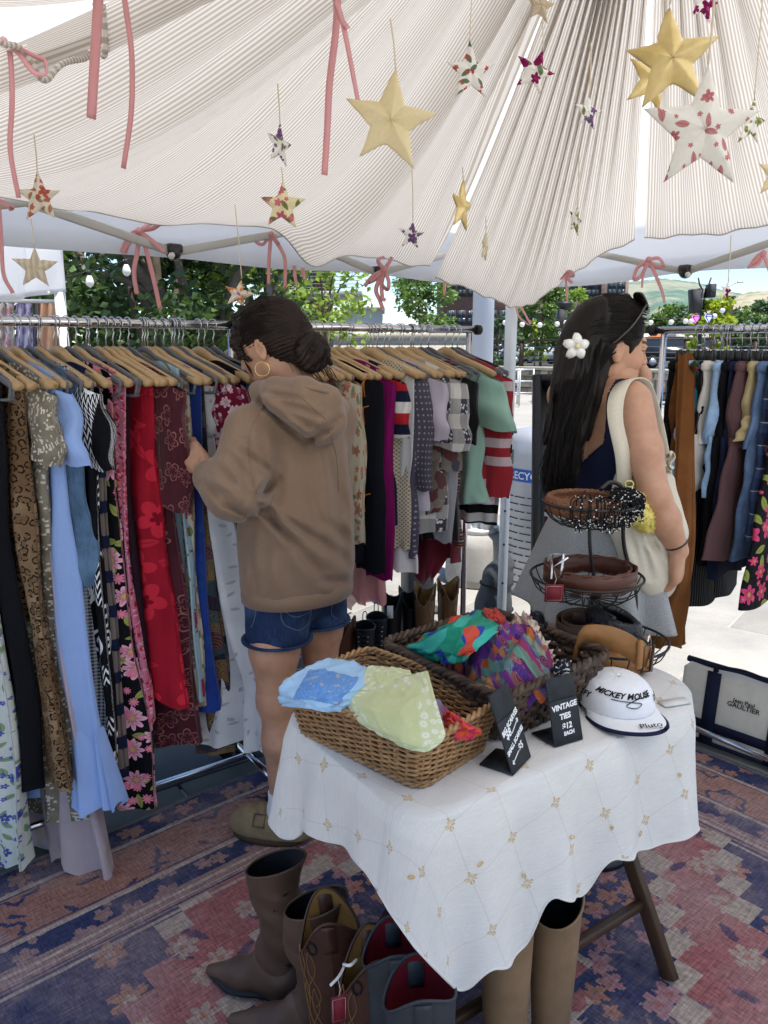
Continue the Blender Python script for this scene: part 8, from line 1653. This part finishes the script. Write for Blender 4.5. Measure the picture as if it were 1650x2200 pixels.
for s, sz, z in (('Jean Paul', .022, .205), ('GAULTIER', .026, .186)):
 v, f = text(s, sz, 0, .0004); v = np.c_[v[:, 0]+.245, -.0075+.036*((v[:, 1]+z)/.29)+.002, v[:, 1]+z]; m = MB(); m.add(v, f); m.build('lettering', inkm, tote, smooth=False)
mp = at(1160, 1000, 3.2); mir = thing('standing_mirror', 'black framed tall mirror leaning behind the long haired woman', 'mirror', (mp[0], 3.2, 0)); mir.rotation_euler = (-.10, 0, .12)
for c, s in (((.015, 0, .70), (.03, .03, 1.40)), ((.425, 0, .70), (.03, .03, 1.40)), ((.22, 0, 1.385), (.38, .03, .03)), ((.22, 0, .015), (.38, .03, .03))): m = MB(); v, f = box(c, s, 0, .004); m.add(v, f); m.build('frame_bar', blk, mir, smooth=False)
m = MB(); v, f = box((.22, .004, .70), (.38, .008, 1.34)); m.add(v, f); m.build('glass', plain('mirror_glass', (.85, .86, .86), .02, .5, 1.0), mir, smooth=False)
def bin_(label, c, r, H, panel):
 t = thing('litter_bin', label, 'bin', (*c, 0)); bm_ = plain('brushed_bin_steel', (.42, .43, .46), .42, .5, .45); m = MB(); v, f = lathe([(r*.95, 0), (r, .03), (r, H*.86), (r*.985, H*.93), (r*.90, H*.98), (r*.55, H), (.01, H)], 44); m.add(v, f); m.build('drum', bm_, t)
 m = MB(); sv, sf = box((0, 0, 0), (.075, .004, .006)); 
 for i in range(13):
  for j in range(18): a = 2*PI*(j+.5*(i % 2))/18; m.add(rotz(sv, a+PI/2)+(math.cos(a)*r, math.sin(a)*r, .08+i*.045), sf)
 m.build('slots', BLACKL, t, kind='stuff')
 if panel:
  a = np.linspace(-PI/2-1.15, -PI/2+1.15, 30); blue = plain('blue_label', (.02, .10, .42), .5, .4); P = np.array([[(math.cos(q)*(r+.003), math.sin(q)*(r+.003), z) for q in a] for z in (H*.70, H*.775)]); m = MB(); v, f = sheet(P); m.add(v, f); lbz = m.build('label_band', blue, t)
  v, f = text('RECYCLE ONLY', .064, 0, .001); m = MB(); m.add(np.array([((r+.0055)*math.sin(x/r-.35), -(r+.0055)*math.cos(x/r-.35), y+H*.735) for x, y, z in v]), f); m.build('lettering', plain('white_print', (.8, .8, .8), .6, .3), lbz, smooth=False)
  for a0, a1, z0, z1, mt, nm in ((-PI/2+.05, -PI/2+.75, H*.80, H*.90, BLACKL, 'opening'), (-PI/2-.25, -PI/2+.2, H*.91, H*.955, plain('orange_sticker', (.62, .22, .08), .6, .3), 'sticker')): a = np.linspace(a0, a1, 10); P = np.array([[(math.cos(q)*(r+.004), math.sin(q)*(r+.004), z) for q in a] for z in (z0, z1)]); m = MB(); v, f = sheet(P); m.add(v, f); o = m.build(nm, mt, t)
  v, f = text('NO', .034, 0, .001); m = MB(); m.add(np.array([((r+.006)*math.sin(x/r-.03), -(r+.006)*math.cos(x/r-.03), y+H*.932) for x, y, z in v]), f); m.build('lettering', BLACKL, o, smooth=False)
bin_('steel recycling bin with a blue label band behind the tent pole', (1.03, 4.75), .27, 1.02, True)
bin_('pale steel bin seen low between the tops and the dark post', (.155, 5.5), .21, .60, False)
pp_ = at(1030, 1000, 4.9); col = thing('lamp_column', 'tall white lamp column bolted on a round concrete base', 'lamp column', (pp_[0], 4.9, 0)); conc = plain('cast_concrete', (.36, .345, .32), .9, .15, vary=.3, scale=6, bump=.4, bscale=60); wpt = plain('pale_column_paint', (.62, .65, .72), .4, .45)
m = MB(); v, f = lathe([(.205, 0), (.21, .05), (.20, .25), (.185, .31), (.13, .335), (.01, .335)], 40); m.add(v, f); m.build('concrete_base', conc, col)
m = MB(); v, f = lathe([(.14, .335), (.14, .365), (.01, .367)], 32); m.add(v, f); m.build('base_plate', galv, col)
m = MB(); v, f = lathe([(.068, .36), (.064, 3.9), (.01, 3.92)], 28); m.add(v, f); m.build('shaft', wpt, col)
for k in range(4): a = k*PI/2+.5; m = MB(); v, f = lathe([(.045, 0), (.045, .07), (.036, .10), (.02, .115), (.005, .118)], 14); m.add(v+(math.cos(a)*.095, math.sin(a)*.095, .365), f); m.build('bolt_cover', galv, col)
p = at(897, 1200, 4.3); t = thing('steel_post', 'dark square steel post standing under the hanging blouses', 'post', (p[0], 4.3, 0)); dkp = plain('dark_post_paint', (.05, .055, .06), .5, .4)
m = MB(); v, f = box((0, 0, .5), (.165, .12, 1.0), .35, .008); m.add(v, f); m.build('shaft', dkp, t, smooth=False); m = MB(); v, f = box((0, 0, .008), (.24, .20, .016), .35, .004); m.add(v, f); m.build('foot_plate', dkp, t, smooth=False)
p = at(1075, 1000, 8.2); t = thing('wooden_bench', 'reddish brown timber bench in the sun left of the tent pole', 'bench', (p[0]-.55, 8.2, 0)); rb_ = plain('red_brown_timber', (.22, .085, .05), .7, .3, vary=.3, scale=5)
for k in range(4): m = MB(); v, f = box((0, k*.13, .42), (1.5, .115, .05), 0, .006); m.add(v, f); m.build('seat_board', rb_, t, smooth=False)
for y in (-.05, .45): m = MB(); v, f = box((0, y, .20), (1.5, .03, .38)); m.add(v, f); m.build('side_panel', rb_, t, smooth=False)
p = at(1068, 1280, 3.85); S = SDF(); S.chain([(0, 0, .05), (.01, 0, .18), (.03, 0, .33), (.06, .0, .42)], [.085, .088, .07, .045], .05); S.ell((.07, .0, .40), (.05, .045, .03), .02); V, F = S.mesh(.007, folds_fn([], 4, .006, 16)); m = MB(); put(m, relax(V, F, 1), F)
t = thing('weight_bag', 'dark grey weight bag strapped round the tent pole foot', 'bag', (p[0]-.03, 3.86, 0)); m.build('body', plain('charcoal_nylon', (.055, .06, .065), .6, .35, vary=.3, scale=14), t)
for z, sr_ in ((.16, .092), (.30, .079)): m = MB(); a = np.linspace(0, 2*PI, 30, endpoint=False); v, f = tube(np.c_[.008+z*.06+sr_*np.cos(a), sr_*np.sin(a), np.full(30, z)], .012, 6, closed=True, flat=.3); m.add(v, f); m.build('strap', BLACKL, t)
# neighbouring canopy with pastel clothes
nt_ = thing('market_canopy', 'white neighbouring canopy at the left edge before the trees', 'tent', (at(140, 700, 4.7)[0], 4.7, 0)); NO = np.array(nt_.location); zl = lambda x, y, Y: at(x, y, Y)-NO
for pts in ([(-420, 490, 4.3), (0, 498, 4.55), (60, 512, 4.62), (132, 530, 4.72)],):
 top = spline([zl(*p) for p in pts], 24); bot = spline([zl(-420, 650, 4.3), zl(0, 646, 4.55), zl(60, 638, 4.62), zl(143, 628, 4.72)], 24); P = np.stack([top*(1-t)+bot*t+np.array((0, 1, 0))*(.015*vnoise(np.arange(24)*.6+t*2.4, 4))[:, None] for t in np.linspace(0, 1, 10)]); m = MB(); v, f = sheet(P, .003); m.add(v, f); m.build('valance', Mw.m, nt_)
 bk_ = np.array([(zl(-420, 300, 5.6)), (zl(60, 470, 5.8)), (zl(150, 520, 5.9))]); P = np.stack([top*(1-t)+spline(bk_, 24)*t for t in np.linspace(0, 1, 6)]); m = MB(); v, f = sheet(P, .003); m.add(v, f); m.build('roof_panel', Mw.m, nt_)
m = MB(); p = zl(134, 700, 4.72); v, f = box((p[0], p[1], (zl(140, 628, 4.72)[2]+0)/2), (.05, .05, zl(140, 628, 4.72)[2]), 0, .004); m.add(v, f); m.build('leg', pole, nt_)
prail = thing('clothes_rail', 'pale clothes rail of pastel clothes under the neighbouring canopy', 'clothes rack', at(-60, 640, 4.85)*(1, 1, 0)); PO = np.array(prail.location); m = MB(); v, f = tube([at(-60, 645, 4.85)-PO, at(128, 648, 4.9)-PO], .012, 8); m.add(v, f); m.build('top_bar', pole, prail)
for x in (-58, 126): m = MB(); q = at(x, 646, 4.88)-PO; v, f = tube([q*(1, 1, 0), q], .012, 8); m.add(v, f); m.build('upright', pole, prail)
for k, (px, w, mt, lb) in enumerate(((10, 40, cloth('pastel_flower', floral((.62, .56, .55), (.60, .28, .36), (.5, .4, .1), (.25, .38, .3), .06, .4, 5, .2)), 'pastel floral top under the neighbouring canopy'), (52, 34, cloth('lavender_print', floral((.50, .46, .66), (.30, .26, .52), (.5, .4, .1), (.62, .6, .7), .05, .42, 6, .1)), 'lavender print top under the neighbouring canopy'), (100, 42, cloth('peach_silk', watercolor((.72, .42, .25), (.66, .36, .26), (.75, .55, .42))), 'peach scarf hanging under the neighbouring canopy'), (80, 16, cloth('dusk_grey', solid((.16, .15, .17))), 'dark grey top under the neighbouring canopy'))):
 P = np.array([[at(px+w*(j/9-.5)*(1+.2*i/9), 652+i*26, 4.86+.02*math.sin(j*1.6+i*.4)+k*.012) for j in range(10)] for i in range(10)]); o = P[0, 5]; m = MB(); v, f = sheet(P-o, .004); u_ = np.array([[(j*.02, i*.05) for j in range(10)] for i in range(10)]).reshape(-1, 2); m.add(v, f, np.concatenate((u_, u_))); q = m.build('pastel_top', mt, None, lb, 'top', 'pastel clothes under the neighbouring canopy'); q.location = o

# ------------------------------------------------------------------ string bulbs among the trees
bgl = plain('clear_bulb', (.7, .7, .66), .08, .6); sp_ = [at(110, 605, 5.2), at(192, 582, 5.2), at(270, 560, 5.2), at(345, 540, 5.2), at(420, 528, 5.2)]; m = MB(); v, f = tube(spline(sp_, 30), .004, 5); m.add(v, f); m.build('light_string', blk, None, 'thin string of bulbs crossing before the dark tree', 'cable')
for (px, py), lb in zip(((192, 592), (271, 568)), ('glass bulb on the string left of the pink bow tails', 'glass bulb on the string behind the pink bow tails')):
 t = thing('string_bulb', lb, 'bulb', at(px, py, 5.2), 0, 'glass bulbs on the string'); m = MB(); v, f = lathe([(.002, -.075), (.02, -.065), (.028, -.045), (.022, -.02), (.012, 0)], 12); m.add(v, f); m.build('glass', bgl, t); m = MB(); v, f = lathe([(.013, 0), (.013, .03), (.004, .035)], 10); m.add(v, f); m.build('socket', blk, t)

# ------------------------------------------------------------------ stuffed stars on strings
twn = plain('cream_twine', (.62, .54, .40), .9, .1)
def starm(n, base, pet, core, leaf, cell=.030, keep=.35, R=.42): return cloth('star_'+n, floral(base, pet, core, leaf, cell, R, 5, keep), .9, .12, wv=.2)
goldf = Mat('gold_lame', .45, .4, .35); goldf.col(goldf.mix(goldf.noise(goldf.obj(), 30, 3).sm(.3, .7), (.50, .36, .12), (.68, .54, .25))); goldf.bump(goldf.noise(goldf.obj(), 45, 3, .6), .6, .004); goldf = goldf.m
wbase = (.76, .73, .66); ybase = (.74, .64, .40)
SM = {'rust': starm('rust_sprig', (.70, .64, .52), (.50, .12, .08), (.3, .2, .1), (.42, .22, .12), .034, .75), 'rose': starm('pale_rose', (.74, .66, .40), (.60, .14, .20), (.5, .2, .2), (.20, .21, .08), .042, .45), 'multi': starm('orange_pink', (.74, .68, .58), (.72, .30, .08), (.6, .2, .3), (.62, .20, .30), .03, .2), 'speck': cloth('star_speckle', watercolor((.76, .66, .42), (.70, .58, .33), (.62, .46, .24)), .9, .12, wv=.2), 'sprig': starm('red_sprig', wbase, (.48, .06, .06), (.4, .1, .1), (.14, .18, .10), .034, .55, .34), 'burg': starm('burgundy', wbase, (.22, .01, .08), (.3, .05, .12), (.14, .20, .10), .045, .35, .48), 'purp': starm('violet', wbase, (.16, .09, .22), (.3, .1, .2), (.20, .22, .08), .035, .3, .45), 'pink': starm('pink_leaf', wbase, (.52, .17, .18), (.5, .2, .2), (.52, .22, .22), .022, .86, .24), 'green': starm('green_leaf', wbase, (.28, .30, .10), (.2, .05, .05), (.16, .20, .06), .03, .2, .45), 'gold': goldf, 'tan': cloth('star_tan', solid((.50, .40, .27)), .9, .12), 'stripe': cloth('star_ticking', stripes(.014, [(.66, .58, .45), (.55, .46, .33)], True), .9, .1), 'cream': cloth('star_cream', solid((.72, .64, .46)), .9, .1)}
def star(label, px, py, r_px, kind, yaw=0.0, roll=0.0, top=-200, R=.052, Y=None, puff=.0085):
 Y = min(Y or FPX*R/r_px, 1.5 if py < 200 else 1.8 if py < 330 else 2.3); c = at(px, py, Y); R = r_px*Y/FPX*(1.0); t = thing('hanging_star', label, 'star', c, yaw, 'stuffed stars hanging from the canopy'); m = MB(); k = 60; a = np.linspace(0, 2*PI, k, endpoint=False); q = (a*5/(2*PI)) % 1; e = np.abs(q-.5)*2; rr = R*.43*math.sin(PI/5)/(.43*np.sin(PI/5*e*1.0)*0+np.sin(PI/5*(1-e))+.43*np.sin(PI/5*e))*(1+.03*vnoise(np.arange(k)*.7, px)); rr *= 1+.09*vnoise(np.round(a*5/(2*PI)), px+1)
 X_, Z_ = rr*np.sin(a+roll), rr*np.cos(a+roll); fr_ = [0, .3, .55, .78, .93, 1.0]; pf = [1, .93, .78, .52, .25, 0]; P = []
 for s in (-1, 1):
  for f_, p_ in zip(fr_, pf): P.append((s, f_, p_))
 rings = [(-1, f_, p_) for f_, p_ in zip(fr_, pf)]+[(1, f_, p_) for f_, p_ in list(zip(fr_, pf))[-2::-1]]
 V = np.array([np.c_[X_*max(f_, .01), np.full(k, s*puff*p_*(R/.052))*(.75+.25*e)+.0012*vnoise2(X_*120*f_, Z_*120*f_, px % 17), Z_*max(f_, .01)] for s, f_, p_ in rings]); m.add(V.reshape(-1, 3), gridf(len(rings), k, True, True), np.c_[V.reshape(-1, 3)[:, 0]+px*.01, V.reshape(-1, 3)[:, 2]+py*.01]); m.build('body', SM[kind], t)
 h = at(px, top, Y)-c; tip = np.array((math.sin(roll)*R, 0, math.cos(roll)*R))*.98; m = MB(); v, f = tube(spline([tip, tip*.5+np.array((0, 0, max(h[2], R*1.3)))*.5+(.001, 0, 0), (0, 0, max(h[2], R*1.3))], 10), .0010*(1 if Y < 1.6 else 1.5), 5); m.add(v, f); m.build('string', twn, t)
 return t
for a in (('cream star with rust leaf sprigs hanging at the far left', 85, 425, 48, 'rust', 0, 0, 290), ('striped ticking star hanging lowest at the far left', 76, 575, 45, 'stripe', .1, .05, 470), ('narrow turned star with violet flowers above the yellow rose star', 600, 312, 40, 'purp', 1.0, .1, 180), ('pale yellow star with roses and leaves at the cloth edge', 606, 442, 50, 'rose', 0, .05, 360), ('patchwork star with orange and pink above the hooded shopper', 512, 633, 33, 'multi', .2, .25, 440), ('large cream yellow speckled star with its pink ribbon', 838, 262, 95, 'speck', .1, .12, 40), ('white star with small red sprigs right of the speckled star', 1010, 155, 55, 'sprig', .3, -.05, -80), ('white star with burgundy flowers in the upper middle', 1150, 155, 44, 'burg', .1, .35, -80), ('small white star with violet flowers below the burgundy one', 1262, 242, 34, 'purp', .4, .1, 90), ('small narrow star with leaves in front of the pleats', 1237, 475, 30, 'green', .9, .2, 330), ('narrow turned gold star by the bright gap in the cloth', 992, 445, 52, 'gold', 1.05, .1, 360), ('small white star with violet and burgundy flowers left of the gap', 884, 505, 30, 'purp', .3, .1, 365), ('thin cream star seen nearly edge on', 1042, 532, 30, 'cream', 1.25, .2, 465), ('large gold foil star at the upper right', 1442, 128, 100, 'gold', -.1, -.10, -100), ('crinkled gold star half behind the large gold one', 1402, 172, 62, 'gold', .2, .3, -100, .052, 1.35), ('largest white star scattered with pink sprigs at the right', 1510, 280, 122, 'pink', 0, .0, -60), ('small green leafy star near the right edge', 1614, 265, 45, 'green', .4, .05, 0), ('white star with burgundy fruit cut by the top edge', 1512, 8, 36, 'burg', .2, .2, -100), ('tan star cut by the top edge above the pleats', 1160, 12, 34, 'tan', .3, .1, -100), ('cream star cut by the right edge of the photo', 1668, 375, 46, 'speck', .2, .1, 200), ('small star hanging before the speaker post at right', 1560, 625, 20, 'burg', .5, .2, 505)): star(*a)

# ------------------------------------------------------------------ pink ribbons
rib = Mat('dusty_pink_ribbon', .5, .35); rib.col(rib.mix(rib.noise(rib.obj(), 20, 2), (.66, .32, .32), (.76, .40, .40))); rib.trans((.78, .42, .42), .3); rib = rib.m
def rpath(pts, Y, w, t, name, tw=.25, n=26):
 q = spline([at(x, y, Y+dy) for x, y, dy in [(*p, 0) if len(p) == 2 else p for p in pts]], n)-np.array(t.location); d = nrm(np.gradient(q, axis=0)); ph = np.linspace(0, tw*2, n)+rnd.random()*.4; sd_ = nrm(np.cross(d, (0, 1, 0))); w_ = (sd_*np.cos(ph)[:, None]+np.array((0, 1, 0))*np.sin(ph)[:, None])*(w*Y/FPX/2); m = MB(); v, f = strip(q, w_, None, .0008); m.add(v, f); return m.build(name, rib, t)
def bow(label, px, py, Y, tails, loops, w=8, knot=True):
 t = thing('ribbon_bow' if loops else 'ribbon', label, 'ribbon', at(px, py, Y), 0, 'pink ribbons tied along the canopy')
 if knot: m = MB(); v, f = ball((0, 0, 0), np.array((.9, .7, .9))*w*Y/FPX*.9, 8, 10); m.add(v+NR.normal(size=v.shape)*.0006, f); m.build('knot', rib, t)
 for q in loops: rpath([(px, py), *q, (px, py)], Y, w, t, 'loop')
 for q in tails: rpath([(px, py), *q] if knot else q, Y, w, t, 'tail')
bow('pink ribbon bow on the truss left of the black joint', 298, 496, 2.50, [[(275, 525), (268, 545)], [(295, 540), (288, 585), (294, 632)], [(312, 530), (330, 600), (344, 664)], [(330, 520), (352, 540)]], [[(280, 505), (262, 540), (272, 530)], [(325, 480), (352, 470), (330, 490)]], 9)
bow('pink ribbon bow at the pointed edge of the wide cloth', 582, 503, 2.80, [[(578, 560), (577, 610)], [(606, 540), (613, 568), (612, 622)]], [[(560, 508), (550, 518), (565, 525)], [(592, 515), (598, 525)]], 8)
bow('pink ribbon bow over the middle black joint', 826, 580, 3.02, [[(808, 620), (816, 645), (824, 668)], [(820, 610), (822, 640), (829, 645)], [(800, 595), (783, 615)], [(838, 560), (842, 552)], [(812, 560), (826, 552)]], [[(812, 596), (792, 606), (812, 590)], [(835, 605), (832, 622), (818, 605)]], 9)
bow('pink ribbon bow in front of the canopy right of the tent pole', 1394, 558, 3.0, [[(1382, 590), (1379, 618)], [(1408, 590), (1422, 625), (1428, 650)]], [[(1370, 575), (1362, 600), (1378, 592)], [(1415, 555), (1425, 572), (1405, 572)]], 8)
bow('small pink ribbon bow on the hem between pole and right bow', 1219, 582, 3.35, [[(1216, 605), (1219, 650)], [(1222, 600), (1230, 608)]], [[(1208, 590), (1205, 598), (1213, 592)], [(1228, 585), (1232, 592), (1224, 592)]], 7)
bow('pink ribbon bow cut by the right photo edge', 1640, 545, 2.62, [[(1652, 580), (1662, 620)], [(1625, 560), (1606, 575)]], [[(1625, 552), (1612, 572), (1628, 566)]], 9)
bow('long wide pink ribbon hanging near the top left', 206, 60, 1.35, [[(213, -60), (210, 20), (204, 120), (196, 255)]], [], 19, False)
bow('long narrow pink ribbon hanging right of the wide one', 275, 60, 1.45, [[(262, -40), (272, 30), (283, 120), (282, 240), (265, 362)]], [], 11, False)
bow('long pink ribbon ending left of the speckled star', 720, 60, 1.25, [[(727, -60), (722, 60), (708, 180), (703, 280), (697, 376)]], [], 14, False)
bow('pink ribbon running down to the speckled star', 735, 40, 1.22, [[(700, -50), (728, 20), (745, 90), (770, 222)], [(735, -40), (722, 20), (748, 62)]], [], 12, False)
bow('pink ribbon loop with a trailing end at the upper left', 8, 88, 1.55, [[(22, 120), (26, 220), (22, 320), (40, 425)]], [[(40, 115), (72, 155), (98, 158), (96, 130), (78, 122)]], 10)
bow('thin pink ribbon hanging before the neighbouring canopy', 4, 560, 2.1, [[(-2, 440), (3, 520), (8, 590), (28, 630)]], [], 8, False)
bow('short pink ribbon end at the left edge of the photo', 5, 432, 2.1, [[(-6, 428), (8, 436), (26, 446), (18, 450)]], [], 9, False)
bow('pair of short pink ribbon tails hanging above the light green tree', 645, 570, 2.85, [[(632, 570), (634, 595), (638, 612)], [(650, 575), (652, 590), (655, 600)]], [], 8, False)
bow('single pink ribbon tail hanging left of the lamp column', 955, 575, 3.4, [[(954, 575), (956, 600), (954, 636)]], [], 6, False)
bow('pale pink ribbon fluttering at the tent pole', 1112, 658, 3.66, [[(1108, 650), (1122, 665), (1140, 697)], [(1108, 655), (1115, 680), (1136, 698)], [(1096, 652), (1110, 656)]], [], 5, False)
